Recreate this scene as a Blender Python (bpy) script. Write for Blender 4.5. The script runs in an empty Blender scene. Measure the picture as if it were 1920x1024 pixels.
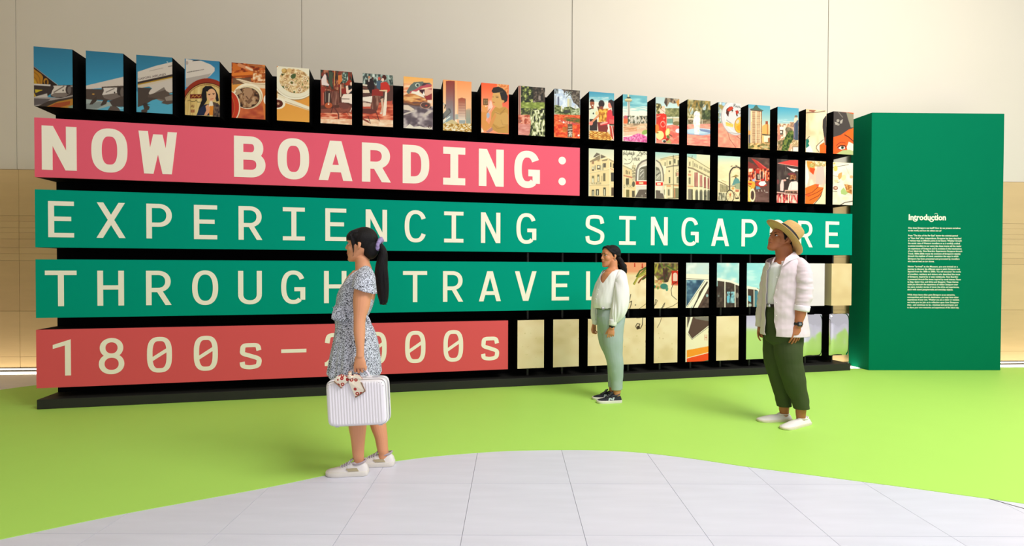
import bpy, bmesh, math, random
import numpy as np
from mathutils import Vector, Matrix, noise as mnoise
random.seed(7)
C = bpy.context.scene.collection
PI = math.pi

# ---------------------------------------------------------------- camera
FPX, PITCH, ROLL, CAM_H = 965.16, -.0131, .0034, 1.32
_c, _s = math.cos(PITCH), math.sin(PITCH)
_cr, _sr = math.cos(ROLL), math.sin(ROLL)
_fwd = Vector((0, _c, _s)); _down = Vector((0, _s, -_c)); _x = Vector((1, 0, 0))
_right = _x * _cr - _down * _sr
_up = -(_x * _sr + _down * _cr)
cam_d = bpy.data.cameras.new('camera')
cam_d.sensor_width = 36.0; cam_d.lens = 36.0 * FPX / 1920.0
cam_d.clip_start = .05; cam_d.clip_end = 200
cam = bpy.data.objects.new('camera', cam_d); C.objects.link(cam)
m = Matrix.Identity(4)
for i in range(3):
    m[i][0] = _right[i]; m[i][1] = _up[i]; m[i][2] = -_fwd[i]
m[2][3] = CAM_H
cam.matrix_world = m
bpy.context.scene.camera = cam

# ---------------------------------------------------------------- world, lights, exposure
vs = bpy.context.scene.view_settings
bpy.context.scene.display_settings.display_device = 'sRGB'
vs.view_transform = 'Standard'; vs.look = 'None'; vs.gamma = 1.0; vs.exposure = 0.0
vs.use_curve_mapping = False
w = bpy.data.worlds.new('world'); bpy.context.scene.world = w
w.use_nodes = True
bg = w.node_tree.nodes['Background']
bg.inputs['Color'].default_value = (.96, .945, 1.0, 1); bg.inputs['Strength'].default_value = .66

def area_light(name, loc, target, size, energy, color=(1, 1, 1), size_y=None):
    d = bpy.data.lights.new(name, 'AREA'); d.energy = energy; d.color = color
    d.shape = 'RECTANGLE'; d.size = size; d.size_y = size_y or size
    o = bpy.data.objects.new(name, d); C.objects.link(o); o.location = loc
    o.rotation_euler = (Vector(target) - Vector(loc)).to_track_quat('-Z', 'Y').to_euler()
    return o
def spot_light(name, loc, target, angle, energy, color=(1, 1, 1), blend=1.0, radius=.25):
    d = bpy.data.lights.new(name, 'SPOT'); d.energy = energy; d.color = color
    d.spot_size = math.radians(angle); d.spot_blend = blend; d.shadow_soft_size = radius
    o = bpy.data.objects.new(name, d); C.objects.link(o); o.location = loc
    o.rotation_euler = (Vector(target) - Vector(loc)).to_track_quat('-Z', 'Y').to_euler()
    return o
area_light('ceiling_light', (4.4, .6, 6.9), (2.4, 4.6, 0), 5.0, 850, (1, .965, .97), 3.6)
spot_light('wall_fill_spot', (4.0, 1.0, 6.6), (3.6, 6.9, 2.8), 80, 470, (1, .93, .82), 1.0, .5)  # unseen spot added to brighten the right of the back wall

# ---------------------------------------------------------------- helpers
def lin(c):
    if isinstance(c, str):
        c = c.lstrip('#'); c = [int(c[i:i + 2], 16) for i in (0, 2, 4)]
    out = []
    for v in c[:3]:
        v = v / 255.0
        out.append(v / 12.92 if v <= .04045 else ((v + .055) / 1.055) ** 2.4)
    return (out[0], out[1], out[2], 1.0)

def W(px, py, Y):
    """point at depth Y seen in direction px, py of the surveyed camera"""
    u, v = px - 960, py - 512
    a = u * _cr + v * _sr; b = -u * _sr + v * _cr
    d = (a, FPX * _c + b * _s, FPX * _s - b * _c)
    t = Y / d[1]
    return Vector((d[0] * t, Y, CAM_H + d[2] * t))

def P2(x, y, z):
    """pixel of a world point (numpy arrays allowed)"""
    z = z - CAM_H
    yf = y * _c + z * _s; zu = -y * _s + z * _c
    u = FPX * x / yf; v = -FPX * zu / yf
    return 960 + u * _cr - v * _sr, 512 + u * _sr + v * _cr

def material(name, col, rough=.6, metallic=0.0, spec=.5, var=0.0, vscale=8.0, bump=0.0, bscale=60.0, stretch=None, emit=None, estr=0.0, coat=0.0, sheen=0.0):
    mt = bpy.data.materials.new(name); mt.use_nodes = True
    nt = mt.node_tree; b = nt.nodes['Principled BSDF']
    c = lin(col) if not (isinstance(col, tuple) and len(col) == 4) else col
    b.inputs['Base Color'].default_value = c
    b.inputs['Roughness'].default_value = rough
    b.inputs['Metallic'].default_value = metallic
    b.inputs['Specular IOR Level'].default_value = spec
    if coat: b.inputs['Coat Weight'].default_value = coat
    if sheen: b.inputs['Sheen Weight'].default_value = sheen
    if emit is not None:
        b.inputs['Emission Color'].default_value = lin(emit); b.inputs['Emission Strength'].default_value = estr
    tc = nt.nodes.new('ShaderNodeTexCoord'); mp = nt.nodes.new('ShaderNodeMapping')
    nt.links.new(tc.outputs['Object'], mp.inputs['Vector'])
    if stretch: mp.inputs['Scale'].default_value = stretch
    n = nt.nodes.new('ShaderNodeTexNoise'); n.inputs['Scale'].default_value = vscale; n.inputs['Detail'].default_value = 4
    nt.links.new(mp.outputs['Vector'], n.inputs['Vector'])
    if var:
        hs = nt.nodes.new('ShaderNodeMixRGB'); hs.blend_type = 'MIX'
        d = tuple(v * (1 - var) for v in c[:3]) + (1,); l = tuple(min(1, v * (1 + var * .6)) for v in c[:3]) + (1,)
        hs.inputs[1].default_value = d; hs.inputs[2].default_value = l
        nt.links.new(n.outputs['Fac'], hs.inputs[0]); nt.links.new(hs.outputs[0], b.inputs['Base Color'])
    if bump:
        n2 = nt.nodes.new('ShaderNodeTexNoise'); n2.inputs['Scale'].default_value = bscale; n2.inputs['Detail'].default_value = 3
        nt.links.new(mp.outputs['Vector'], n2.inputs['Vector'])
        bp = nt.nodes.new('ShaderNodeBump'); bp.inputs['Strength'].default_value = bump; bp.inputs['Distance'].default_value = .01
        nt.links.new(n2.outputs['Fac'], bp.inputs['Height']); nt.links.new(bp.outputs['Normal'], b.inputs['Normal'])
    return mt

def tag(o, label=None, cat=None, group=None, kind=None):
    if label: o['label'] = label
    if cat: o['category'] = cat
    if group: o['group'] = group
    if kind: o['kind'] = kind
    return o

def empty(name, loc):
    o = bpy.data.objects.new(name, None); C.objects.link(o); o.location = loc
    o.empty_display_size = .1
    return o

def root_origin(parent):
    v = Vector((0, 0, 0)); p = parent
    while p is not None:
        v = v + p.location; p = p.parent
    return v

def mesh_obj(name, verts, faces, mat, parent=None, smooth=False, mats=None, fmat=None):
    """verts in world coordinates; the parent chain's location is subtracted"""
    off = root_origin(parent)
    vv = np.asarray(verts, dtype=float).reshape(-1, 3) - np.array(off)
    me = bpy.data.meshes.new(name); me.from_pydata(vv.tolist(), [], [list(f) for f in faces]); me.update()
    o = bpy.data.objects.new(name, me); C.objects.link(o)
    for mm in (mats or [mat]): me.materials.append(mm)
    if fmat is not None: me.polygons.foreach_set('material_index', fmat)
    if smooth: me.polygons.foreach_set('use_smooth', [True] * len(me.polygons))
    if parent is not None: o.parent = parent
    return o

class MB:
    def __init__(self): self.v = []; self.f = []
    def add(self, v, f):
        n = len(self.v); self.v += [tuple(p) for p in v]; self.f += [tuple(i + n for i in q) for q in f]
    def box(self, x0, x1, y0, y1, z0, z1, T=None):
        v = [(x, y, z) for z in (z0, z1) for y in (y0, y1) for x in (x0, x1)]
        if T: v = [T(*p) for p in v]
        self.add(v, [(0, 2, 3, 1), (4, 5, 7, 6), (0, 1, 5, 4), (2, 6, 7, 3), (0, 4, 6, 2), (1, 3, 7, 5)])
    def prism(self, poly, d0, d1, T):
        """poly: (s, z) points anticlockwise, extruded between depths d0 (front) and d1"""
        n = len(poly)
        v = [T(s, d0, z) for s, z in poly] + [T(s, d1, z) for s, z in poly]
        f = [tuple(range(n)), tuple(range(2 * n - 1, n - 1, -1))]
        f += [(i, i + n, (i + 1) % n + n, (i + 1) % n) for i in range(n)]
        self.add(v, f)
    def build(self, name, mat, parent=None, smooth=False):
        return mesh_obj(name, self.v, self.f, mat, parent, smooth)

def bevel(o, w=.004, seg=2):
    md = o.modifiers.new('bevel', 'BEVEL'); md.width = w; md.segments = seg; md.limit_method = 'ANGLE'
    return o
# ================================================================ setting
M = {}
M['upper_wall'] = material('painted wall', (222, 215, 198), .75, var=.03, vscale=1.2)
M['tile'] = material('white marble tile', (226, 228, 242), .34, var=.13, vscale=2.6, stretch=(.6, 4.0, 1), spec=.35)
M['grout'] = material('tile joint', (168, 170, 178), .8)
M['lime'] = material('lime vinyl', (184, 236, 106), .5, var=.02, vscale=3, spec=.25)
M['stone'] = material('beige stone', (216, 186, 134), .6, var=.10, vscale=2.5, stretch=(.6, 1, 3.5), bump=.05, bscale=20)
M['stone2'] = material('beige stone darker', (212, 181, 130), .6, var=.12, vscale=2.8, stretch=(.6, 1, 4), bump=.05, bscale=22)
M['dark_line'] = material('dark joint', (70, 66, 58), .8)
M['black'] = material('matt black paint', (8, 8, 9), .8, spec=.06, var=.2, vscale=6)
M['black_base'] = material('black laminate plinth', (38, 38, 34), .55, spec=.35, var=.1, vscale=5)
M['post'] = material('dark steel post', (44, 44, 38), .5)
M['pink'] = material('pink paint', (236, 96, 118), .7, var=.02, vscale=2, spec=.08)
M['coral'] = material('coral pink paint', (226, 90, 94), .7, var=.02, vscale=2, spec=.08)
M['green'] = material('teal green paint', (0, 152, 128), .7, var=.03, vscale=2, spec=.04)
M['panel'] = material('deep green paint', (0, 115, 80), .7, var=.03, vscale=1.5, spec=.04)
M['cream'] = material('cream vinyl lettering', (252, 243, 224), .6, spec=.3)
M['glow'] = material('light diffuser', (255, 250, 240), .5, emit=(255, 244, 222), estr=5.0)
M['mirror'] = None

TILE = .6; TX0 = -.24; TY0 = 2.51
def wallY(X): return 6.42 + .053 * (X + 6.25)

# floor slab with the material's own joints, then single tiles where they show large
fl = MB(); fl.box(-10, 10, -8, 8.0, -.12, -.006)
floor = fl.build('floor', M['grout'])
tag(floor, kind='structure')
def tile_range():
    for ix in range(-7, 7):
        for iy in range(-4, 3):
            x0 = TX0 + ix * TILE; y0 = TY0 + iy * TILE
            if -4.6 < x0 < 3.9 and y0 < 3.7: yield x0, y0
tm = {}
def slab_tile(x0, y0, x1, y1, parent, name='tile'):
    g = .0012
    mb = MB(); mb.box(x0 + g, x1 - g, y0 + g, y1 - g, -.006, 0.0)
    return mb.build(name, M['tile'], parent)
base_tile = None
for x0, y0 in tile_range():
    if base_tile is None:
        base_tile = slab_tile(0, 0, TILE, TILE, None, 'floor_tile')
        base_tile.parent = floor; base_tile.location = (x0, y0, 0)
    else:
        o = base_tile.copy(); C.objects.link(o); o.parent = floor; o.location = (x0, y0, 0)
# strip of tiles left of the display, up to the wall
for ix in range(-13, -6):
    for iy in range(3, 7):
        x0 = TX0 + ix * TILE; y0 = TY0 + iy * TILE
        o = base_tile.copy(); C.objects.link(o); o.parent = floor; o.location = (x0, y0, 0)
# remaining floor (beneath the vinyl, behind the camera): one tiled surface
rest = MB()
for ix in range(-16, 17):
    for iy in range(-17, 9):
        x0 = TX0 + ix * TILE; y0 = TY0 + iy * TILE
        if (-7 <= ix < 7 and -4 <= iy < 3 and -4.6 < x0 < 3.9 and y0 < 3.7) or (-13 <= ix < -6 and 3 <= iy < 7): continue
        g = .0012; rest.box(x0 + g, x0 + TILE - g, y0 + g, y0 + TILE - g, -.006, 0)
ro = rest.build('floor_tiles_distant', M['tile'], floor); ro['kind'] = 'stuff'
ro.name = 'far_tiles'

# lime vinyl floor covering with its wavy outline
edge = [(-5.9, 1.35), (-5.2, 1.3), (-4.3, 1.42), (-3.5, 1.78), (-2.9, 2.14), (-2.45, 2.45), (-2.12, 2.67), (-1.78, 2.86), (-1.45, 3.04), (-1.17, 3.22),
        (-.90, 3.40), (-.59, 3.53), (-.26, 3.615), (0, 3.66), (.34, 3.68), (.65, 3.675), (.93, 3.63), (1.25, 3.52), (1.55, 3.385),
        (1.98, 3.22), (2.37, 3.07), (2.60, 2.975), (2.77, 2.905), (2.95, 2.83), (3.6, 2.55), (4.6, 2.3), (5.6, 2.3), (6.8, 2.8), (7.7, 4.2), (7.9, 6.0), (7.7, 6.80),
        (6.62, 6.80), (5.5, 6.75), (4.6, 6.68), (3.0, 6.62), (1.0, 6.5), (-1.0, 6.4), (-3.0, 6.2), (-4.4, 5.95), (-5.0, 5.73), (-5.19, 5.61), (-5.37, 5.40),
        (-5.7, 4.9), (-6.1, 4.0), (-6.4, 3.0), (-6.4, 2.0)]
def catmull_closed(pts, n=5):
    out = []; N = len(pts)
    for i in range(N):
        p0, p1, p2, p3 = [np.array(pts[(i + k - 1) % N], float) for k in range(4)]
        for j in range(n):
            t = j / n
            out.append(tuple(.5 * ((2 * p1) + (-p0 + p2) * t + (2 * p0 - 5 * p1 + 4 * p2 - p3) * t * t + (-p0 + 3 * p1 - 3 * p2 + p3) * t ** 3)))
    return out
pe = catmull_closed(edge)
n = len(pe)
bm = bmesh.new()
vt = [bm.verts.new((x, y, .003)) for x, y in pe]; vb = [bm.verts.new((x, y, .0003)) for x, y in pe]
bm.faces.new(vt)
for i in range(n): bm.faces.new((vt[i], vb[i], vb[(i + 1) % n], vt[(i + 1) % n]))
bmesh.ops.triangulate(bm, faces=[f for f in bm.faces if len(f.verts) > 4])
bmesh.ops.recalc_face_normals(bm, faces=bm.faces)
me = bpy.data.meshes.new('floor_covering'); bm.to_mesh(me); bm.free(); me.materials.append(M['lime'])
cov = bpy.data.objects.new('floor_covering', me); C.objects.link(cov)
tag(cov, 'bright lime green vinyl with a wavy edge laid over the pale tiled floor', 'floor covering')

# dark movement joint in the floor at the right
p0 = W(1874, 0, 1); 
jt = MB(); a = np.array([2.73, 2.925]); b_ = np.array([3.10, 2.40]); d = (b_ - a) / np.linalg.norm(b_ - a); nn = np.array([-d[1], d[0]]) * .004
jt.add([(*(a - nn), .0), (*(a + nn), .0), (*(b_ + nn), .0), (*(b_ - nn), .0), (*(a - nn), .0008), (*(a + nn), .0008), (*(b_ + nn), .0008), (*(b_ - nn), .0008)],
       [(0, 1, 2, 3), (7, 6, 5, 4), (0, 4, 5, 1), (1, 5, 6, 2), (2, 6, 7, 3), (3, 7, 4, 0)])
tag(jt.build('trim_1', M['dark_line']), kind='structure')

# back wall: dark core, beige stone slabs below, tall painted panels above
def TW(x, d, z): return (x, wallY(x) + d, z)
wb = MB(); wb.box(-9.66, 9.8, .03, .25, -.1, 7.2, TW)
wall = wb.build('wall_back', M['dark_line']); tag(wall, kind='structure')
seams_up = [-9.66, -6.18, -2.70, .78, 4.26, 7.74, 9.8]
for i in range(len(seams_up) - 1):
    mb = MB(); mb.box(seams_up[i] + .004, seams_up[i + 1] - .004, .015, .03, 2.51, 7.2, TW)
    mb.build('wall_panel', M['upper_wall'], wall)
zs = [.03, .167, .74, 1.37, 1.455, 1.53, 1.64, 1.72, 1.78, 1.86, 1.93, 2.505]
xs = [-9.66, -7.92, -6.15, -4.41, -2.67, -.93, .81, 2.55, 4.9, 6.02, 7.74, 9.8]
for j in range(len(zs) - 1):
    for i in range(len(xs) - 1):
        g = .003 if j in (0, 1, 2, 10) else .0018
        mb = MB(); r = random.Random(i * 31 + j)
        mb.box(xs[i] + .002, xs[i + 1] - .002, r.uniform(0, .002), .03, zs[j] + g / 2, zs[j + 1] - g / 2, TW)
        mb.build('stone_slab', M['stone'] if r.random() < .6 else M['stone2'], wall)

# light trough along the foot of the wall
tr = None
t1 = MB(); t1.box(-9.5, 9.5, -.06, .0, 0, .020, TW); tag(t1.build('trim_2', M['glow']), kind='structure')
t2 = MB(); t2.box(-9.5, 9.5, -.255, -.14, 0, .006, TW); tag(t2.build('trim_3', M['glow']), kind='structure')
t3 = MB(); t3.box(-9.5, 9.5, -.138, -.062, 0, .014, TW); tag(t3.build('trim_4', M['dark_line']), kind='structure')
t4 = MB(); t4.box(-9.5, 9.5, -.012, .03, .0205, .029, TW); tag(t4.build('trim_5', M['dark_line']), kind='structure')

# side wall and ceiling out of the frame, added to block light from left and above
sw_ = MB(); sw_.box(-8.3, -8.0, -5.0, 6.3, -.1, 7.2); tag(sw_.build('wall_left_blocker', M['stone']), kind='structure')
ce = MB(); ce.box(-10, 10, -5.0, 7.3, 7.2, 7.4); tag(ce.build('ceiling_blocker', M['upper_wall']), kind='structure')
# ================================================================ display wall
DX, DY, DA = -4.3112, 4.6568, .2173
DC, DS = math.cos(DA), math.sin(DA)
PC, BW, DEP = .4072, .3008, .3005
SEND = 21 * PC + BW
def TD(s, d, z): return (DX + s * DC - d * DS, DY + s * DS + d * DC, z)
ROWS = {1: (2.7513, 3.2842), 2: (2.1122, 2.6474), 3: (1.4764, 2.0004), 4: (.8360, 1.3681), 5: (.1972, .7287)}
dw = empty('display_stand', TD(0, 0, 0))
tag(dw, 'long black stand carrying pink and teal lettered beams and rows of small picture blocks', 'display')
b = MB(); b.box(0, SEND, DEP, DEP + .06, .09, ROWS[1][1], TD); b.build('back_board', M['black'], dw)
b = MB(); b.box(0, SEND, 0, DEP + .06, .004, .0917, TD); bevel(b.build('plinth', M['black_base'], dw), .003, 1)
for i in range(11, 22):
    c = i * PC + BW / 2
    b = MB(); b.box(c - .011, c + .011, DEP / 2 - .011, DEP / 2 + .011, .0917, ROWS[3][0], TD); b.build('post', M['post'], dw)

# ---- glyphs: strokes in metres, origin at lower left of the glyph box
def sup(cx, cy, a, b, t0, t1, n=2.3, k=28):
    out = []
    for i in range(k + 1):
        t = math.radians(t0 + (t1 - t0) * i / k); c, s = math.cos(t), math.sin(t)
        out.append((cx + a * math.copysign(abs(c) ** (2 / n), c), cy + b * math.copysign(abs(s) ** (2 / n), s)))
    return out
class Poly(list):
    g = 0
_layer = [0]
def layered(polys):
    _layer[0] += 1; out = []
    for p in polys:
        q = Poly(p); q.g = _layer[0]; out.append(q)
    return out
def stroke(pts, tv, th, closed=False):
    P = [np.array(p, float) for p in pts]; q = []
    n = len(P); L = []; R = []
    for i in range(n):
        a = P[(i - 1) % n] if (closed or i > 0) else P[0]
        c = P[(i + 1) % n] if (closed or i < n - 1) else P[-1]
        t = c - a; t = t / (np.linalg.norm(t) + 1e-12); nx, ny = -t[1], t[0]
        h = .5 * math.sqrt((tv * nx) ** 2 + (th * ny) ** 2)
        L.append(P[i] + h * np.array([nx, ny])); R.append(P[i] - h * np.array([nx, ny]))
    for i in range(n if closed else n - 1):
        j = (i + 1) % n; q.append([R[i], R[j], L[j], L[i]])
    return layered(q)
def rect(x0, y0, x1, y1): return layered([[(x0, y0), (x1, y0), (x1, y1), (x0, y1)]])
def diag(x0, y0, x1, y1, tx):
    """parallelogram; x0 / x1 = centre of the horizontal cut ends"""
    h = tx / 2; return layered([[(x0 - h, y0), (x0 + h, y0), (x1 + h, y1), (x1 - h, y1)]])
def spline(pts, k=8):
    out = []; P = [np.array(p, float) for p in pts]; P = [2 * P[0] - P[1]] + P + [2 * P[-1] - P[-2]]
    for i in range(1, len(P) - 2):
        for j in range(k):
            t = j / k; p0, p1, p2, p3 = P[i - 1:i + 3]
            out.append(.5 * ((2 * p1) + (-p0 + p2) * t + (2 * p0 - 5 * p1 + 4 * p2 - p3) * t * t + (-p0 + 3 * p1 - 3 * p2 + p3) * t ** 3))
    out.append(P[-2]); return out
def glyph(ch, H, bold=False):
    """returns (width, list of polygons)"""
    tv = .083 if bold else .046; th = .074 if bold else .040
    k = 1.0
    if ch == 'I':
        w = .234 if bold else .205
        return w, rect(0, 0, w, th) + rect(0, H - th, w, H) + rect(w / 2 - tv / 2, th, w / 2 + tv / 2, H - th)
    if ch == 'N':
        w = .272 if bold else .212
        d = tv * 1.06
        return w, rect(0, 0, tv, H) + rect(w - tv, 0, w, H) + [[(0, H), (w - d, 0), (w, 0), (d, H)]]
    if ch in 'O':
        w = .292 if bold else .226; o = .004
        a = (w - tv) / 2; b = (H + 2 * o - th) / 2
        return w, stroke(sup(w / 2, H / 2, a, b, 0, 360, 2.5 if bold else 2.35, 56)[:-1], tv, th, True)
    if ch == 'W':
        w = .322; t = .078
        q = []
        q += diag(t * .5 + .045, 0, t * .5, H, t); q += diag(t * .5 + .045, 0, w / 2 - .0, H * .93, t)
        q += diag(w - t * .5 - .045, 0, w / 2, H * .93, t); q += diag(w - t * .5 - .045, 0, w - t * .5, H, t)
        return w, q
    if ch == 'B':
        w = .283; q = rect(0, 0, tv, H)
        m1 = H * .52
        q += rect(tv, H - th, w * .55, H) + rect(tv, m1 - th / 2, w * .60, m1 + th / 2) + rect(tv, 0, w * .55, th)
        q += stroke(sup(w * .53, (H - th / 2 + m1) / 2, w * .40 - tv / 2, (H - th / 2 - m1) / 2, -90, 90, 2.2, 16), tv, th)
        q += stroke(sup(w * .53, (m1 + th / 2) / 2, w * .47 - tv / 2, (m1 - th / 2) / 2, -90, 90, 2.2, 16), tv, th)
        return w, q
    if ch == 'A':
        w = .325 if bold else .240; t = tv * 1.08
        return w, diag(t / 2, 0, w / 2 - t * .12, H, t) + diag(w - t / 2, 0, w / 2 + t * .12, H, t) + rect(w * .23, H * .21, w * .77, H * .21 + th)
    if ch == 'R' or ch == 'P':
        w = .288 if bold else .214; q = rect(0, 0, tv, H)
        m1 = H * (.43 if bold else .44)
        if ch == 'P': m1 = H * .40; 
        ow = w * (.97 if ch == 'R' else 1.0)
        cy = (H + m1) / 2
        q += rect(tv, H - th, ow * .5, H) + rect(tv, m1 - th / 2, ow * .5, m1 + th / 2)
        q += stroke(sup(ow * .48, (H - th / 2 + m1) / 2, ow * .52 - tv / 2, (H - th / 2 - m1) / 2, -90, 90, 2.15, 20), tv, th)
        if ch == 'R': q += diag(w - tv * .55, 0, w * .50, m1, tv * 1.1)
        return w, q
    if ch == 'D':
        w = .273; q = rect(0, 0, tv, H) + rect(tv, 0, w * .42, th) + rect(tv, H - th, w * .42, H)
        q += stroke(sup(w * .38, H / 2, w * .62 - tv / 2, (H - th) / 2, -90, 90, 2.5, 26), tv, th)
        return w, q
    if ch in 'GC':
        w = (.290 if bold else .226); o = .004
        a = (w - tv) / 2; b = (H + 2 * o - th) / 2
        ex = 2.4
        if ch == 'C': q = stroke(sup(w / 2, H / 2, a, b, 28, 332, ex, 44), tv, th)
        else:
            q = stroke(sup(w / 2, H / 2, a, b, 30, 309, ex, 44), tv, th)
            q += rect(w - tv - .002, H * .115, w - .002, H * .50) + rect(w * .54, H * .50 - th, w - tv, H * .50)
        return w, q
    if ch == ':':
        w = .09; r = .043; q = []
        for cy in (H * .21, H * .79): q += [[(w / 2 + r * math.cos(t * PI / 12), cy + r * math.sin(t * PI / 12)) for t in range(24)]]
        return w, q
    if ch == 'E':
        w = .202
        return w, rect(0, 0, tv, H) + rect(tv, 0, w, th) + rect(tv, H - th, w, H) + rect(tv, H * .515 - th / 2, w * .89, H * .515 + th / 2)
    if ch == 'X':
        w = .236; t = .052
        return w, diag(t / 2, 0, w - t / 2 - .004, H, t) + diag(w - t / 2, 0, t / 2 + .004, H, t)
    if ch == 'T':
        w = .248; return w, rect(0, H - th, w, H) + rect(w / 2 - tv / 2, 0, w / 2 + tv / 2, H - th)
    if ch == 'H':
        w = .216; return w, rect(0, 0, tv, H) + rect(w - tv, 0, w, H) + rect(tv, H * .52 - th / 2, w - tv, H * .52 + th / 2)
    if ch == 'U':
        w = .214; r = H * .30
        return w, rect(0, r, tv, H) + rect(w - tv, r, w, H) + stroke(sup(w / 2, r, (w - tv) / 2, r - th / 2 + .003, 180, 360, 2.2, 26), tv, th)
    if ch == 'V':
        w = .244; t = .050
        return w, diag(w / 2 - t * .1, 0, t / 2, H, t) + diag(w / 2 + t * .1, 0, w - t / 2, H, t)
    if ch == 'L':
        w = .19; return w, rect(0, 0, tv, H) + rect(tv, 0, w, th)
    if ch == '1':
        w = .141; return w, rect(w - tv, 0, w, H * .93) + [[(0, H * .745), (w, H * .875), (w, H), (0, H * .855)]]
    if ch == '8':
        w = .208; o = .003; m1 = H * .515; 
        q = stroke(sup(w / 2, (H + o - th / 2 + m1) / 2, w * .46 - tv / 2, (H + o - th / 2 - m1) / 2, 0, 360, 2.1, 36)[:-1], tv, th, True)
        q += stroke(sup(w / 2, (m1 + th / 2 - o) / 2, w * .5 - tv / 2, (m1 - th / 2 + o) / 2, 0, 360, 2.1, 36)[:-1], tv, th, True)
        return w, q
    if ch == '0':
        w = .210; o = .003
        q = stroke(sup(w / 2, H / 2, (w - tv) / 2, (H + 2 * o - th) / 2, 0, 360, 2.9, 56)[:-1], tv, th, True)
        q += [[(tv * .9, H * .31), (w - tv * .9, H * .57), (w - tv * .9, H * .69), (tv * .9, H * .43)]]
        return w, q
    if ch == '-':
        w = .235; return w, rect(0, H * .44, w, H * .44 + .036)
    if ch == 'S' or ch == 's':
        w = .226 if ch == 'S' else .198
        h = H if ch == 'S' else H * .75; o = .004; x = w - tv / 2; y = h + o - th / 2; t2 = tv / 2
        pts = [(x, h * .72), (w * .80, h * .91), (w * .5, y), (w * .2, h * .91), (t2 + .004, h * .745), (w * .17, h * .61), (w * .5, h * .51),
               (w * .84, h * .40), (x, h * .255), (w * .80, h * .075 + th * .25), (w * .48, -o + th / 2), (w * .17, h * .085 + th * .2), (t2, h * .28)]
        return w, stroke(spline(pts, 6), tv, th)
    if ch == '2':
        w = .21; pts = [(tv / 2, H * .70), (w * .2, H * .91), (w * .5, H - th / 2), (w * .82, H * .91), (w - tv / 2, H * .72), (w * .78, H * .50), (tv * .6, th * .6)]
        return w, stroke(spline(pts, 7), tv, th) + rect(0, 0, w, th)
    return .1, []

def beam(row, n, mat, text, zb, H, c0, adv, bold, label):
    z0, z1 = ROWS[row]; s1 = (n - 1) * PC + BW
    mb = MB(); mb.box(0, s1, 0, .02, z0, z1, TD)
    bo = MB(); bo.box(0, s1, .02, DEP, z0, z1, TD)
    body = bo.build('beam', M['black'], dw); body['label'] = label
    face = mb.build('face_board', mat, body)
    for i, ch in enumerate(text):
        if ch == ' ': continue
        w, polys = glyph(ch, H, bold)
        sc = c0 + adv * i - w / 2
        mb = MB(); ranks = {}
        for q_, p in enumerate(polys):
            rk_ = ranks.setdefault(getattr(p, 'g', -q_), len(ranks))
            ar = sum(p[k_][0] * p[(k_ + 1) % len(p)][1] - p[(k_ + 1) % len(p)][0] * p[k_][1] for k_ in range(len(p)))
            if ar < 0: p = p[::-1]
            mb.prism([(sc + x, zb + y) for x, y in p], -.0020 - .00016 * rk_, .0, TD)
        if ch == ':':
            for p in polys:
                mb = MB(); mb.prism([(sc + x, zb + y) for x, y in p], -.0022, .0, TD); mb.build('colon_dot', M['cream'], body)
            continue
        o = mb.build('dash' if ch == '-' else ('colon' if ch == ':' else ('digit' if ch.isdigit() else 'letter')), M['cream'], body)
        nm = {'-': 'cream dash', ':': 'cream colon'}.get(ch, 'cream %s %s' % ('digit' if ch.isdigit() else ('small letter' if ch == 's' else 'capital letter'), ch))
        o['label'] = nm
beam(2, 13, M['pink'], 'NOW BOARDING:', 2.180, .399, .193, .399, True, 'pink beam with bold cream letters at the top')
beam(3, 22, M['green'], 'EXPERIENCING SINGAPORE', 1.570, .328, .203, .3975, False, 'full length teal beam with cream letters')
beam(4, 14, M['green'], 'THROUGH TRAVEL', .941, .325, .197, .3975, False, 'shorter teal beam with cream letters')
beam(5, 11, M['coral'], '1800s-2000s', .304, .332, .200, .3975, False, 'coral pink beam with cream years at the bottom')
# ================================================================ introduction panel
PX0, PY0, PX1, PY1, PH = 4.571, 6.572, 6.285, 6.601, 3.291
pl = empty('text_panel', (PX0, PY0, 0))
tag(pl, 'tall deep green slab panel with small white introduction text right of the display', 'panel')
pa = math.atan2(PY1 - PY0, PX1 - PX0); PWID = math.hypot(PX1 - PX0, PY1 - PY0)
def TP(s, d, z): return (PX0 + s * math.cos(pa) - d * math.sin(pa) - d * .12, PY0 + s * math.sin(pa) + d * math.cos(pa), z)
b = MB(); b.box(0, PWID, 0, .33, .004, PH, TP); bevel(b.build('board', M['panel'], pl), .003, 1)
def text_mesh(name, txt, size, mat, parent, T, s0, z0, align='LEFT', extrude=.0006, offset=0.0, shear=0.0, sx=1.0, fit=None, d=-.001):
    cu = bpy.data.curves.new(name, 'FONT'); cu.body = txt; cu.size = size; cu.align_x = align
    cu.resolution_u = 3; cu.offset = offset; cu.shear = shear
    to = bpy.data.objects.new(name, cu); C.objects.link(to)
    dg = bpy.context.evaluated_depsgraph_get(); dg.update()
    me = bpy.data.meshes.new_from_object(to.evaluated_get(dg))
    bpy.data.objects.remove(to)
    co = np.array([v.co[:] for v in me.vertices]) if len(me.vertices) else np.zeros((0, 3))
    faces = [tuple(p.vertices) for p in me.polygons]
    bpy.data.meshes.remove(me)
    if len(co) == 0: return None
    if fit: sx = fit / (co[:, 0].max() - min(0, co[:, 0].min()))
    V = [T(s0 + x * sx, d, z0 + y) for x, y, _ in co]
    return mesh_obj(name, V, faces, mat, parent)
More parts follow.
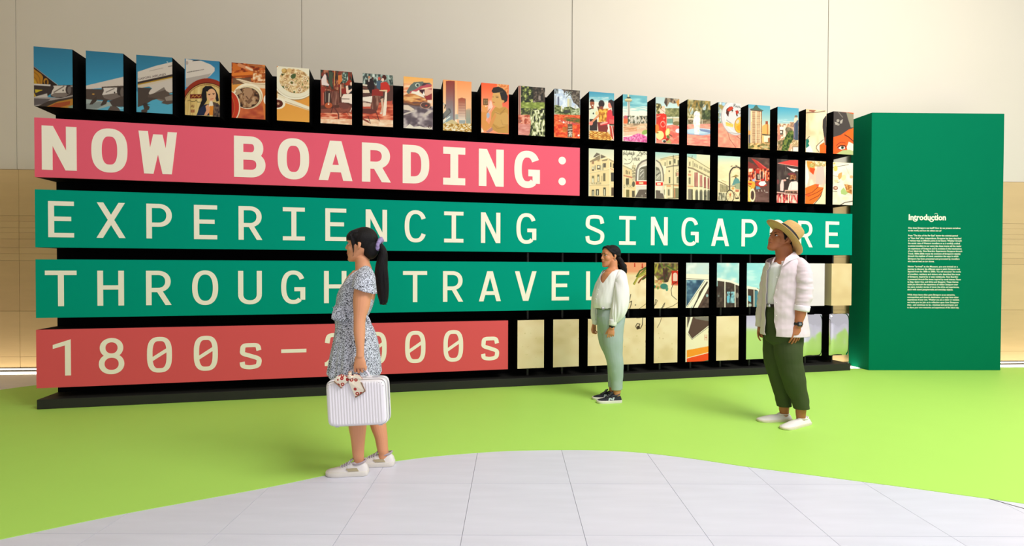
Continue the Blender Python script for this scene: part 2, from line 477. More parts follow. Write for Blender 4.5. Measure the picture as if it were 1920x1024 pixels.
# ================================================================ printed picture blocks
def hexc(c): return np.array([int(c[i:i + 2], 16) for i in (0, 2, 4)], float)
def vnoise(x, y, seed=0):
    xi = np.floor(x).astype(int); yi = np.floor(y).astype(int); fx = x - xi; fy = y - yi
    def h(a, b):
        n = (a * 374761393 + b * 668265263 + seed * 1442695041) & 0x7fffffff
        n = (n ^ (n >> 13)) * 1274126177 & 0x7fffffff
        return ((n ^ (n >> 16)) & 0xffff) / 65535.0
    fx = fx * fx * (3 - 2 * fx); fy = fy * fy * (3 - 2 * fy)
    return (h(xi, yi) * (1 - fx) + h(xi + 1, yi) * fx) * (1 - fy) + (h(xi, yi + 1) * (1 - fx) + h(xi + 1, yi + 1) * fx) * fy
class Art:
    """paints flat print colours on sample points of one block, in survey coordinates"""
    def __init__(s, px, py):
        s.px, s.py = px, py; s.c = np.zeros((len(px), 3)) + 200; s.frame(0, 0, 1)
    def frame(s, ox, oy, k): s.u = (s.px - ox) * k; s.v = (s.py - oy) * k; s.k = k; return s
    def put(s, m, col, al=1.0):
        if isinstance(col, str): col = hexc(col)
        m = np.asarray(m, float)[:, None] * al; s.c = s.c * (1 - m) + col * m; return s
    def fill(s, col): return s.put(np.ones(len(s.u)), col)
    def grad(s, v0, v1, c0, c1, mask=None, ax='v'):
        q = s.v if ax == 'v' else s.u
        t = np.clip((q - v0) / (v1 - v0), 0, 1)[:, None]; col = hexc(c0) * (1 - t) + hexc(c1) * t
        m = (np.ones(len(s.u)) if mask is None else mask)
        return s.put(m, col)
    def inpoly(s, pts):
        ins = np.zeros(len(s.u), bool); n = len(pts)
        for i in range(n):
            x0, y0 = pts[i]; x1, y1 = pts[(i + 1) % n]
            if y0 == y1: continue
            c = ((y0 > s.v) != (y1 > s.v)) & (s.u < (x1 - x0) * (s.v - y0) / (y1 - y0) + x0); ins ^= c
        return ins
    def poly(s, pts, col, al=1.0):
        if isinstance(pts[0], (int, float)): pts = [(pts[i], pts[i + 1]) for i in range(0, len(pts), 2)]
        return s.put(s.inpoly(pts), col, al)
    def mell(s, cx, cy, rx, ry, rot=0.0):
        c, n = math.cos(rot), math.sin(rot); x = s.u - cx; y = s.v - cy
        return ((x * c + y * n) / rx) ** 2 + ((-x * n + y * c) / ry) ** 2
    def ell(s, cx, cy, rx, ry, col, rot=0.0, al=1.0): return s.put(s.mell(cx, cy, rx, ry, rot) < 1, col, al)
    def ring(s, cx, cy, rx, ry, w, col, rot=0.0):
        d = np.sqrt(s.mell(cx, cy, rx, ry, rot)); return s.put(np.abs(d - 1) * min(rx, ry) < w / 2, col)
    def line(s, pts, w, col, al=1.0):
        if isinstance(pts[0], (int, float)): pts = [(pts[i], pts[i + 1]) for i in range(0, len(pts), 2)]
        best = np.full(len(s.u), 1e9)
        for (x0, y0), (x1, y1) in zip(pts[:-1], pts[1:]):
            dx, dy = x1 - x0, y1 - y0; L = dx * dx + dy * dy + 1e-9
            t = np.clip(((s.u - x0) * dx + (s.v - y0) * dy) / L, 0, 1)
            best = np.minimum(best, np.hypot(s.u - x0 - t * dx, s.v - y0 - t * dy))
        soft = .5 * s.k
        return s.put(np.clip((w / 2 + soft * .5 - best) / soft, 0, 1), col, al)
    def tex(s, su, sv, cols, mask=None, seed=1, al=1.0):
        n = vnoise(s.u / su, s.v / sv, seed) * .65 + vnoise(s.u / su * 2.1, s.v / sv * 2.1, seed + 5) * .35
        n = np.clip((n - .22) / .56, 0, .9999) * (len(cols) - 1); i = n.astype(int); t = (n - i)[:, None]
        C_ = np.array(sorted([hexc(c) for c in cols], key=lambda q: q.sum())); col = C_[i] * (1 - t) + C_[np.minimum(i + 1, len(cols) - 1)] * t
        return s.put(np.ones(len(s.u)) if mask is None else mask, col, al)
    def rect(s, x0, y0, x1, y1, col, al=1.0): return s.put((s.u >= x0) & (s.u <= x1) & (s.v >= y0) & (s.v <= y1), col, al)
    def m(s, x0, y0, x1, y1): return (s.u >= x0) & (s.u <= x1) & (s.v >= y0) & (s.v <= y1)

def a_tail(a):
    a.frame(50, 80, 7.316); a.grad(40, 580, '3f829c', '4a9cb8')
    a.poly([70, 300, 420, 575, 420, 640, 70, 640], '3a2c28'); a.line([70, 308, 425, 580], 5, 'd8d0c8')
    a.poly([78, 340, 200, 430, 225, 470, 215, 570, 78, 570], 'b8862e')
    a.line([80, 385, 150, 440, 180, 490, 185, 560], 5, '6a4a28'); a.line([80, 450, 130, 500, 155, 560], 4, '6a4a28'); a.line([85, 350, 215, 440], 3, '5a3a20')
    a.poly([80, 470, 120, 520, 140, 565, 80, 565], 'c9a63a'); a.poly([78, 520, 105, 555, 78, 555], '3a2c28')
    a.ell(262, 530, 32, 42, 'b8862e'); a.ell(268, 545, 20, 34, '4a3424'); a.ell(290, 545, 12, 32, 'a87a30')
    a.poly([78, 580, 340, 590, 340, 690, 260, 760, 78, 760], '4c403c'); a.poly([112, 640, 220, 650, 122, 690], 'c9b23a'); a.poly([80, 640, 130, 740, 80, 740], 'c9a63a')
    a.poly([76, 560, 325, 574, 325, 598, 76, 582], 'cfc6be'); a.poly([325, 585, 640, 580, 640, 740, 480, 770, 330, 740], '4c403c')
    a.poly([365, 590, 545, 588, 560, 680, 500, 700, 420, 700, 330, 725, 350, 660, 375, 620], 'd2c8bc'); a.line([375, 680, 510, 600], 16, '8a7d74')
    a.poly([330, 720, 380, 690, 540, 685, 600, 700, 520, 745, 380, 748], '8a7d74'); a.ell(570, 645, 36, 62, '4c403c'); a.ell(585, 650, 26, 52, '7a706a'); a.ell(500, 655, 9, 12, '3a302c')
    a.rect(600, 585, 640, 610, '9a928a')
    a.poly([80, 750, 280, 695, 275, 745, 470, 760, 640, 715, 640, 900, 70, 900], 'a9a09a'); a.poly([82, 752, 280, 700, 290, 750], 'c6bdb4')
    a.poly([82, 762, 325, 772, 250, 840, 82, 862], '6e6664'); a.poly([160, 870, 300, 800, 560, 755, 640, 735, 640, 780, 400, 830, 280, 880], '54483f')
    a.poly([265, 880, 420, 810, 640, 765, 640, 905], 'b8863c'); a.poly([300, 880, 400, 830, 600, 800, 590, 850, 450, 890], 'a85a34'); a.poly([560, 885, 640, 850, 640, 905], '8fa08c')
def a_sky(a):
    a.frame(50, 80, 7.316); a.grad(100, 580, '3d809a', '4a9ebc')
    a.poly([810, 590, 1340, 465, 1340, 600, 810, 640], 'd4c8bc'); a.poly([812, 635, 1030, 640, 1030, 605, 1340, 590, 1340, 800, 812, 780], '5e5048')
    a.poly([812, 775, 1050, 800, 1200, 830, 1200, 880, 980, 920, 812, 920], 'a8b0aa'); a.poly([812, 840, 1000, 810, 1100, 840, 960, 905, 812, 912], '8e9490')
    a.poly([1050, 620, 1240, 615, 1240, 690, 1110, 740, 1035, 715, 1060, 660], 'd8cec4'); a.line([1090, 680, 1200, 630], 14, '968a82'); a.poly([1040, 720, 1240, 690, 1290, 740, 1150, 790, 1060, 760], '83766e')
    a.ell(1275, 665, 38, 60, '4a403c'); a.ell(1310, 680, 28, 60, '7a6e66'); a.ell(1206, 684, 9, 12, '302824'); a.ell(915, 706, 18, 7, 'd8a850')
    a.poly([860, 850, 900, 780, 960, 740, 960, 800, 900, 848], '544840'); a.poly([1010, 860, 1050, 790, 1110, 790, 1090, 840, 1030, 866], '544840')
    a.poly([960, 920, 1130, 870, 1220, 890, 1340, 850, 1340, 950, 960, 950], '6cb0c4'); a.poly([1130, 800, 1340, 770, 1340, 880, 1180, 880], '5a4e48'); a.poly([1110, 930, 1150, 870, 1250, 880, 1290, 940], '6a5c54')
    a.poly([1225, 870, 1300, 900, 1340, 880, 1340, 900, 1280, 910], 'a8d0d8')
def a_fuse(a):
    a.frame(250, 95, 7.316); a.grad(60, 300, '3f8098', '4690ac'); a.put(a.v > 560, '62aec4')
    a.poly([60, 290, 300, 210, 560, 148, 560, 330, 60, 440], 'd4c9bc'); a.poly([450, 150, 470, 152, 485, 172], 'e8e0d8')
    a.poly([60, 428, 560, 318, 560, 352, 60, 458], '4a3c36'); a.poly([60, 458, 560, 350, 560, 366, 60, 474], 'b89436'); a.poly([60, 474, 560, 366, 560, 430, 60, 520], 'd0c0a8')
    for i in range(13): a.ell(225 + i * 15, 278 - i * 3.3, 5, 6, '8d8078', al=.7)
    for i in range(5): a.ell(482 + i * 15, 218 - i * 3, 4, 9, '5a504a')
    a.poly([200, 480, 560, 380, 560, 640, 400, 620, 220, 620, 200, 560, 260, 520], 'cfc4b8'); a.poly([240, 610, 420, 500, 470, 580, 560, 560, 560, 640, 400, 700, 300, 660], '8a7e74')
    a.poly([60, 505, 250, 515, 210, 580, 240, 640, 380, 650, 260, 680, 160, 740, 60, 775], '5a4e46')
    a.poly([200, 610, 430, 540, 520, 590, 560, 600, 560, 720, 470, 740, 380, 720, 430, 680, 300, 650, 200, 640], '6a5c52'); a.poly([430, 640, 560, 600, 560, 680, 450, 690], '9c9084')
    a.poly([490, 590, 556, 572, 556, 600, 500, 600], '62aec4'); a.poly([130, 735, 160, 715, 235, 742, 190, 742, 225, 770, 215, 810, 150, 810], '4c423c'); a.ell(185, 785, 34, 34, '54483f'); a.ell(150, 830, 44, 26, '5a4c44')
def a_nose(a):
    a.frame(250, 95, 7.316); a.grad(130, 420, '3f84a4', '56a0c0')
    a.poly([720, 110, 810, 130, 930, 138, 1060, 190, 1115, 235, 1115, 280, 1060, 340, 980, 400, 820, 470, 720, 500], 'd6ccc0'); a.poly([720, 380, 980, 330, 1070, 310, 1000, 400, 800, 480, 720, 500], 'b6aca2')
    a.ell(735, 168, 20, 26, 'b8a89c'); a.line([815, 140, 905, 132], 9, '2c2420')
    for i in range(16): a.ell(740 + i * 15, 298 - i * 2.7, 5, 7, '4a403c' if i < 11 else '8a7e76')
    a.put(a.mell(1010, 800, 380, 420) < 1, '9c3e24'); a.put(a.mell(1010, 800, 340, 362) < 1, '5c2418'); a.put(a.mell(1012, 803, 336, 354) < 1, 'c8a868'); a.put(a.mell(1012, 806, 326, 342) < 1, '7a4424')
    a.put(a.mell(1012, 808, 322, 338) < 1, 'd8c080'); a.tex(30, 200, ['c8aa6a', 'e2cc92', 'd8bc7c'], a.mell(1012, 808, 318, 334) < 1, 3)
    a.line([782, 560, 782, 890], 5, '9a8050'); a.rect(778, 598, 935, 655, '7a2c20'); a.line([800, 640, 820, 615, 840, 640, 870, 612, 900, 640, 925, 610], 7, 'd8a850')
    a.line([745, 690, 770, 680, 800, 700, 850, 695, 860, 675, 880, 705, 940, 705], 6, '5a5030'); a.line([790, 775, 808, 745, 820, 775, 800, 765], 5, '6a3a24'); a.line([830, 745, 832, 775, 820, 776], 5, '6a3a24')
    for i in range(3): a.rect(790 + i * 18, 808, 802 + i * 18, 850, '8a3024', .85)
    a.poly([950, 520, 990, 485, 1070, 485, 1130, 540, 1160, 600, 1175, 690, 1140, 700, 1100, 560, 1000, 560, 1010, 680, 960, 760, 880, 860, 900, 780, 940, 680, 935, 600], '221e20')
    a.ell(1072, 610, 62, 88, 'e2b48c'); a.line([1025, 600, 1055, 596], 6, '2a1c18'); a.line([1085, 590, 1115, 590], 6, '2a1c18'); a.line([1060, 665, 1095, 660], 7, 'b03028'); a.ell(1042, 606, 9, 5, '201818'); a.ell(1100, 598, 9, 5, '201818')
    a.poly([865, 890, 900, 800, 980, 740, 1040, 730, 1050, 890], '2c3450'); a.poly([1090, 700, 1160, 720, 1200, 770, 1200, 910, 1090, 910], '6a5444'); a.tex(18, 30, ['3a3438', '8a7460', '5a4a48'], a.inpoly([(1100, 720), (1200, 760), (1200, 910), (1110, 910)]), 8)
    a.poly([1055, 690, 1085, 700, 1100, 760, 1050, 800, 1030, 760], 'eadcc4'); a.poly([1045, 760, 1100, 755, 1090, 885, 1040, 885], 'e0943a'); a.poly([990, 760, 1030, 735, 1050, 800, 1040, 850, 1010, 885, 970, 885, 1000, 820], 'e0a880'); a.line([1070, 690, 1078, 760], 6, 'e8dcd0')
def a_pork(a):
    a.frame(430, 110, 8.194); a.fill('e0a050'); a.grad(400, 940, 'd88a50', 'e8a850', a.u > 430)
    a.poly([50, 70, 560, 110, 560, 400, 50, 330], 'b05a28'); a.tex(60, 40, ['8a3c1c', 'c8682c', 'e09858', '7a3418'], a.v < 380, 2)
    a.poly([50, 72, 140, 85, 180, 170, 50, 190], 'd07a34'); a.line([150, 95, 330, 165], 50, 'd69468'); a.line([260, 130, 350, 175], 30, 'e8c8a8'); a.line([60, 245, 420, 215], 52, 'e0883c'); a.line([70, 275, 380, 262], 26, 'b05c24')
    a.line([290, 85, 560, 140], 30, 'b87848'); a.poly([420, 190, 560, 170, 560, 350, 400, 370], 'd29060'); a.tex(38, 30, ['e8c098', 'a05a38', 'f0d8b8', 'c87838'], a.m(360, 180, 560, 372), 5)
    a.poly([50, 300, 330, 290, 340, 380, 50, 400], '7c6450', .8); a.poly([95, 312, 150, 310, 380, 370, 560, 372, 560, 460, 440, 450, 250, 390], 'e8d4b4'); a.line([110, 325, 330, 385, 560, 400], 5, 'a88c6c')
    a.poly([260, 700, 560, 480, 560, 940, 130, 920], 'd88848'); a.tex(120, 60, ['b4563c', 'd87c4c', 'c46a44'], a.inpoly([(150, 740), (430, 700), (500, 600), (540, 940), (120, 920)]), 4)
    a.put(a.mell(285, 575, 228, 196) < 1, 'f2e6cc'); a.put(a.mell(290, 590, 212, 172) < 1, 'cbb48c'); a.put(a.mell(285, 588, 205, 166) < 1, 'e8d8b4'); a.put(a.mell(268, 600, 198, 158) < 1, '5c4234')
    a.tex(46, 40, ['3c2820', '9a7454', 'c8a888', '6a4c38', 'b08c68'], a.mell(268, 600, 190, 150) < 1, 9)
    a.poly([240, 450, 340, 450, 365, 520, 330, 590, 280, 650, 210, 600, 230, 520], 'b49070'); a.line([260, 580, 290, 620], 14, '6a4a38'); a.poly([90, 480, 150, 455, 200, 520, 120, 560], 'c0a484'); a.poly([330, 640, 400, 620, 400, 700, 290, 710], 'c0a07c'); a.poly([250, 660, 330, 610, 360, 640, 300, 700], '8a6850')
    a.put(a.mell(-10, 740, 178, 250) < 1, 'f0e0c4'); a.put(a.mell(-18, 740, 168, 244) < 1, 'c8482c'); a.put(a.mell(-40, 745, 120, 220) < 1, 'c89048'); a.put(a.mell(-44, 745, 118, 218) < 1, 'b03424')
    a.ell(600, 630, 75, 90, 'f4ecdc')
def a_noodle(a):
    a.frame(430, 110, 8.194); a.grad(100, 960, 'e09a48', 'eab058')
    a.put(a.mell(1010, 330, 345, 312, .1) < 1, 'b89868'); a.put(a.mell(1015, 318, 345, 308, .1) < 1, 'f2ecd8'); a.put(a.mell(1015, 318, 330, 288, .1) < 1, 'ded4b8'); a.put(a.mell(1018, 312, 322, 280, .1) < 1, 'ece4cc')
    msk = a.mell(1010, 345, 245, 185, .25) < 1
    a.tex(26, 20, ['b0885a', 'e0c494', 'f0e0bc', 'c8a070', 'e8d0a0'], msk, 6); a.tex(40, 34, ['5c6c3c', '5c6c3c', 'd8bc8c', 'd8bc8c', 'f0e0c0'], msk & (a.tex and vnoise(a.u / 40, a.v / 34, 31) > .68), 2)
    for i, (x, y) in enumerate([(860, 320), (960, 370), (1070, 390), (1165, 305), (1170, 370), (1080, 480), (1160, 450), (960, 270), (1060, 230), (880, 430)]):
        a.ring(x, y, 34, 28, 9, 'f0e4cc' if i % 2 else 'e8caa0', .3 * i); a.ring(x, y, 22, 18, 5, 'a87c50', .3 * i)
    for i in range(9): a.line([820 + i * 14, 360 + (i % 3) * 14, 870 + i * 14, 470 + (i % 4) * 8], 5, 'b8905c' if i % 2 else 'f0dcb4')
    a.ell(845, 185, 42, 36, 'b08a48'); a.ell(835, 180, 34, 28, 'd8b878'); a.ell(920, 180, 38, 32, 'e0bc84'); a.ell(985, 270, 34, 44, '5c6c44', .7); a.ell(815, 245, 16, 16, '4c5c38')
    a.line([740, 525, 830, 590, 900, 640], 16, '6a5838'); a.poly([740, 530, 850, 590, 1230, 740, 1230, 800, 860, 680, 740, 640], 'f0e6cc'); a.line([860, 660, 1230, 790], 7, 'b8905c')
    a.put(a.mell(745, 690, 115, 86) < 1, 'f4ead2'); a.put(a.mell(740, 692, 84, 62) < 1, '6c3424'); a.ell(752, 690, 18, 20, 'c8a080'); a.line([740, 560, 850, 610], 10, 'e8d8b4')
def a_cafe(a):
    a.frame(595, 125, 8.533); a.fill('6a4438'); a.tex(40, 60, ['3a3430', '8a5040', 'c08868', '4a5848', '9a4030'], a.v < 420, 3)
    a.poly([60, 680, 555, 640, 555, 830, 60, 840], '9a5c4c'); a.tex(90, 30, ['c85c40', 'e8a080', 'a85440', 'f0c0a0'], a.v > 740, 7); a.tex(60, 26, ['f0cca8', 'f8e0c8', 'e8b898'], a.v > 840, 9)
    a.poly([65, 200, 120, 110, 145, 150, 150, 250, 190, 290, 180, 310, 70, 290], 'e8d8d0'); a.line([150, 110, 190, 250], 28, '40403c'); a.poly([180, 80, 250, 90, 240, 330, 190, 280], '5a6450')
    a.line([275, 70, 275, 300], 14, 'd8a068'); a.line([300, 70, 300, 300], 8, '804838'); a.poly([330, 140, 390, 130, 400, 220, 350, 290, 330, 270], 'd88850'); a.line([400, 130, 420, 260], 14, 'd8dcd0'); a.tex(18, 22, ['485850', 'c8d8cc', '6a7c6c'], a.m(400, 90, 490, 260), 4)
    a.line([505, 85, 505, 210], 24, 'a04434'); a.poly([440, 290, 480, 230, 530, 210, 550, 240, 500, 300], 'b04830'); a.poly([60, 320, 130, 320, 110, 620, 60, 620], 'a84c3c'); a.line([95, 420, 95, 600], 10, 'd89078')
    a.poly([110, 400, 200, 380, 220, 580, 110, 580], '54423c'); a.line([190, 430, 185, 570], 16, 'e0d0c0'); a.line([130, 400, 130, 560], 8, '98887c')
    a.poly([120, 330, 340, 380, 340, 400, 120, 350], '7a4430'); a.poly([205, 390, 335, 400, 345, 610, 250, 620], '94685a'); a.tex(10, 120, ['704438', 'b88c78', '8a5c50'], a.inpoly([(210, 395), (330, 400), (340, 605), (252, 615)]), 2)
    a.line([375, 290, 375, 480], 12, 'e8d0b8'); a.poly([385, 350, 460, 350, 460, 440, 390, 430], 'a03c34'); a.poly([480, 300, 555, 300, 555, 430, 480, 430], '302c2c'); a.poly([455, 310, 490, 300, 500, 380, 555, 350, 555, 380, 490, 440, 465, 420], 'f0d4c0'); a.ell(540, 275, 18, 30, 'e8c8b0')
    a.poly([385, 500, 420, 440, 555, 435, 555, 600, 500, 580, 390, 570], 'f0e0d0'); a.line([390, 515, 510, 518], 12, '6a5044'); a.poly([345, 580, 420, 570, 530, 620, 540, 660, 420, 680, 350, 640], '84544a')
    a.line([350, 650, 380, 700, 500, 690, 510, 640], 8, 'a86a58'); a.line([380, 760, 470, 720, 510, 780], 6, '5a342c'); a.line([250, 620, 340, 760, 340, 830], 20, '7a4840'); a.line([250, 630, 220, 740], 10, '5c3830'); a.ell(180, 620, 60, 45, 'c06840'); a.ell(180, 600, 12, 14, 'f8e8d0'); a.line([525, 720, 555, 660], 10, 'f0e0d0')
def a_waiter(a):
    a.frame(595, 125, 8.533); a.fill('6a4c44'); a.tex(30, 46, ['3a4440', 'b8c8c0', '54605c', '8a9488', 'd8dcd0'], a.v < 300, 3)
    a.poly([720, 620, 1200, 540, 1200, 970, 720, 970], 'c86450'); a.tex(120, 30, ['a84c3c', 'e08868', 'c86048', 'f0b090'], a.v > 600, 7); a.tex(60, 30, ['f0d0b0', 'f8e4cc', 'e8c0a0'], a.v > 830 + (a.u - 720) * .06, 9)
    a.poly([790, 220, 880, 180, 920, 300, 900, 440, 820, 420, 790, 300], '3a2c2c'); a.line([825, 165, 825, 235], 16, 'e8dcd0'); a.ell(830, 170, 18, 22, 'c89878'); a.ell(885, 185, 16, 20, '54382c')
    a.poly([945, 230, 1020, 230, 1000, 380, 950, 370], '5c7080'); a.ell(990, 190, 22, 26, 'c86c5c'); a.line([720, 290, 790, 300], 24, 'e8dcc8'); a.poly([725, 370, 820, 370, 840, 420, 730, 420], 'e8d4bc'); a.line([725, 330, 800, 345], 14, '8a5c48')
    a.poly([875, 370, 960, 350, 1050, 400, 1050, 470, 870, 480], 'a04038'); a.poly([1010, 260, 1100, 240, 1150, 290, 1165, 380, 1120, 420, 1080, 380, 1010, 370], 'cc4438'); a.ell(1070, 175, 34, 44, '5c2c24'); a.ell(1045, 210, 22, 26, 'f0d0bc'); a.line([1120, 150, 1150, 280], 22, '9cb4a8')
    a.poly([985, 375, 1120, 370, 1120, 400, 1000, 390], 'e8c8a0'); a.poly([1085, 400, 1115, 400, 1110, 640, 1095, 780, 1045, 790, 1060, 640], 'f2e4d0'); a.poly([1010, 520, 1060, 500, 1055, 740, 1010, 750, 1030, 640], 'd8b8a0'); a.ell(1020, 745, 22, 12, 'e8d8c8')
    a.poly([720, 490, 880, 470, 870, 560, 860, 580, 720, 560], 'f0e4d4'); a.poly([725, 570, 860, 590, 850, 640, 730, 640], 'e4ccb8'); a.line([720, 548, 850, 575], 8, '6a4438'); a.poly([890, 460, 1015, 470, 960, 700, 850, 700, 870, 560], '94685a'); a.tex(12, 140, ['6c4438', 'b48c78', '84584c'], a.inpoly([(895, 468), (1005, 475), (955, 695), (858, 695)]), 2)
    a.poly([720, 670, 840, 670, 950, 700, 940, 740, 850, 760, 720, 740], '7c4840'); a.line([810, 790, 850, 910], 9, '5c342c'); a.line([940, 720, 990, 870], 9, '54302a'); a.line([820, 870, 730, 830], 7, '8a5040'); a.line([970, 850, 880, 800], 7, '8a5040'); a.poly([720, 820, 820, 870, 840, 910, 720, 850], '9a5444'); a.line([1160, 420, 1170, 540], 30, '6c4c44')
def a_beast(a):
    a.frame(740, 130, 6.4); a.grad(90, 230, 'f6bc68', 'f8c89c'); a.grad(220, 330, 'f8d8b8', 'f2cca8', a.v > 220); a.tex(90, 16, ['e8845c', 'f8cca0', 'f4b88c', 'f8dcc0'], a.m(90, 170, 200, 300), 3, .8)
    a.poly([95, 320, 160, 290, 300, 300, 380, 340, 390, 380, 200, 420, 95, 400], 'cc8850'); a.tex(70, 20, ['8a6458', 'e0a468', 'c07c50', 'f0c890'], a.m(95, 310, 390, 420), 5)
    a.poly([140, 270, 190, 190, 230, 155, 340, 145, 350, 165, 420, 160, 445, 190, 350, 200, 270, 235, 200, 260, 170, 300], '768078'); a.poly([180, 270, 260, 235, 350, 175, 447, 185, 440, 210, 340, 225, 260, 265, 190, 290], 'c8646c'); a.poly([350, 160, 420, 165, 350, 195, 320, 200], '604c54')
    a.ell(275, 190, 28, 24, 'd8dcc8'); a.ell(278, 192, 19, 17, '4a5a5c'); a.ell(278, 192, 9, 9, '1c2024'); a.ell(283, 188, 4, 4, 'f0f0e8')
    a.poly([195, 285, 210, 262, 280, 270, 350, 320, 360, 345, 250, 300], 'f2ead8'); a.poly([295, 245, 360, 240, 360, 290, 350, 310, 300, 265], '54303c'); a.poly([330, 310, 350, 262, 362, 318], 'f4f0e4'); a.poly([270, 262, 290, 250, 300, 290], 'f4f0e4'); a.poly([360, 330, 447, 290, 447, 365, 380, 370], 'a04448'); a.poly([360, 240, 447, 220, 447, 290, 370, 320], 'e8c0a8'); a.poly([385, 235, 447, 222, 447, 250], 'd07c78')
    a.poly([95, 400, 300, 400, 330, 430, 300, 460, 95, 440], '7c5c50'); a.line([100, 380, 230, 420, 320, 415], 16, 'a4704c')
    a.poly([95, 420, 447, 470, 447, 720, 95, 710], '8c7f84'); a.tex(60, 50, ['6c6068', 'b0a4a4', '8c7f84', 'cdc2bc', '74686c'], a.v > 445 + 0 * a.u, 9); a.poly([98, 430, 160, 430, 240, 480, 200, 500, 98, 480], 'e4d4c0'); a.line([110, 540, 230, 500], 18, 'd8ccc0')
    a.poly([300, 400, 350, 385, 430, 415, 440, 470, 360, 470, 310, 440], '6c5450'); a.ring(370, 430, 60, 38, 7, 'c8a088'); a.ell(380, 435, 14, 9, 'c85c4c'); a.poly([395, 370, 447, 375, 447, 410, 400, 395], 'f0dcc8'); a.line([350, 560, 440, 500], 26, 'cfc4b8', .7); a.ell(400, 520, 50, 18, 'd8ccc0', -.5, .7)
    a.poly([130, 700, 180, 655, 230, 690, 300, 680, 360, 700, 447, 690, 447, 720, 130, 712], 'e8e0d0'); a.ring(420, 690, 17, 15, 6, '6c4a48')
def a_towers(a):
    a.frame(740, 130, 6.4); a.grad(120, 620, 'f6b070', 'f8e4c8'); a.grad(120, 400, 'f6a468', 'f6c498', a.u > 750)
    m1 = a.m(615, 140, 722, 640) | a.inpoly([(615, 152), (640, 138), (680, 138), (722, 160), (722, 170), (615, 170)]); a.grad(140, 640, 'a04c40', 'a4b8bc', m1)
    for i in range(9): a.line([622 + i * 12, 380, 622 + i * 12, 635], 3, '7c8488', .8)
    a.rect(700, 165, 722, 620, '8c4c48', .35); m2 = a.m(763, 350, 850, 600) | a.inpoly([(763, 352), (805, 340), (850, 352)]); a.grad(340, 600, 'b06048', 'e0d4c4', m2)
    for i in range(12): a.line([768, 400 + i * 16, 848, 402 + i * 16], 3, 'e4c8a8' if i % 2 else 'a07c6c', .7)
    a.line([850, 360, 850, 600], 4, '8c7468'); a.grad(470, 660, 'd0b498', 'a8b4a8', a.inpoly([(855, 485), (880, 472), (915, 472), (915, 660), (855, 650)]))
    for i in range(6): a.line([862 + i * 9, 490, 862 + i * 9, 640], 2.5, '7c8880')
    a.poly([770, 605, 850, 605, 840, 700, 780, 700], 'aab0ac'); a.line([770, 607, 850, 607], 6, 'e8e8dc'); a.poly([570, 660, 690, 600, 780, 660, 915, 660, 915, 745, 570, 730], 'd4c498'); a.tex(16, 12, ['c89438', 'e8dcc0', '8c7c58', 'd8b870', 'f0ead8'], a.v > 652, 4)
    a.poly([572, 540, 640, 470, 665, 470, 680, 515, 590, 600, 572, 610], '6c6a68'); a.poly([590, 520, 630, 480, 650, 480, 668, 512, 600, 580], '8c8a84'); a.line([572, 632, 660, 570], 14, 'dfe4dc'); a.line([572, 655, 640, 605], 10, '98b0b0'); a.line([572, 400, 610, 430, 600, 465], 12, '54504c'); a.ell(590, 420, 12, 14, 'd8ccb8'); a.rect(725, 540, 762, 600, 'b8b8ac')
def a_lady(a):
    a.frame(890, 145, 8.536); a.grad(80, 420, 'f46a3c', 'f6a47c'); a.rect(360, 90, 540, 290, 'e08c50'); a.tex(16, 14, ['e8a468', 'd87c44', 'f0bc88'], a.m(362, 100, 540, 290), 3); a.grad(290, 600, 'f06a4c', 'f49070', (a.u > 440) & (a.v > 280)); a.line([360, 92, 360, 150], 4, 'f8d8c0')
    a.poly([105, 480, 250, 360, 290, 480, 240, 560, 200, 700, 105, 700], 'f2b49c'); a.poly([215, 480, 262, 365, 290, 470, 240, 540], 'f4d0c0')
    a.poly([295, 240, 400, 235, 460, 380, 440, 420, 450, 500, 330, 500, 345, 465, 300, 445, 285, 400, 280, 340], 'dcb070'); a.poly([270, 220, 300, 165, 380, 148, 450, 180, 500, 230, 530, 310, 520, 380, 460, 418, 470, 370, 430, 360, 400, 240, 330, 250, 290, 248], '38302c'); a.line([390, 240, 450, 232], 5, 'a08464'); a.ell(462, 385, 12, 20, 'd8a868')
    a.line([345, 322, 378, 326], 8, '3a2c24'); a.line([335, 300, 380, 302], 4, '5a4030'); a.line([290, 312, 300, 315], 6, '3a2c24'); a.line([292, 395, 318, 402], 8, 'b8442c'); a.ell(282, 355, 9, 22, 'dcb070')
    a.poly([270, 560, 330, 470, 400, 500, 440, 480, 490, 470, 540, 520, 540, 900, 380, 890, 270, 830, 260, 700], 'caa058'); a.poly([330, 540, 420, 580, 500, 560, 540, 600, 540, 760, 400, 800, 300, 740], 'd4ac68'); a.line([330, 560, 400, 590, 490, 500], 8, 'a8824c'); a.line([290, 750, 360, 820, 480, 800], 6, 'a8824c'); a.line([420, 680, 450, 760, 530, 760], 5, 'b08a50'); a.line([410, 600, 470, 540], 5, 'a8824c')
    a.poly([105, 560, 150, 470, 200, 480, 210, 560, 180, 690, 240, 760, 340, 560, 330, 600, 260, 780, 190, 860, 130, 840, 105, 740], 'e0a05c'); a.poly([110, 460, 180, 430, 215, 480, 190, 560, 120, 560], 'e8a868'); a.poly([240, 720, 330, 560, 345, 620, 280, 780, 220, 830], 'dca060'); a.rect(135, 340, 215, 445, '806038'); a.rect(148, 362, 205, 428, 'b09068'); a.line([178, 375, 178, 415], 7, '3c2c20'); a.ring(176, 395, 20, 20, 4, '4a3828')
    a.ell(215, 610, 26, 44, 'b8bcc8'); a.line([205, 560, 250, 500], 7, '8c6c50'); a.ell(180, 465, 10, 8, 'f4ecd8'); a.poly([105, 800, 150, 870, 105, 880], 'f4e4c8'); a.poly([180, 870, 280, 800, 290, 850, 220, 890], 'b88c88')
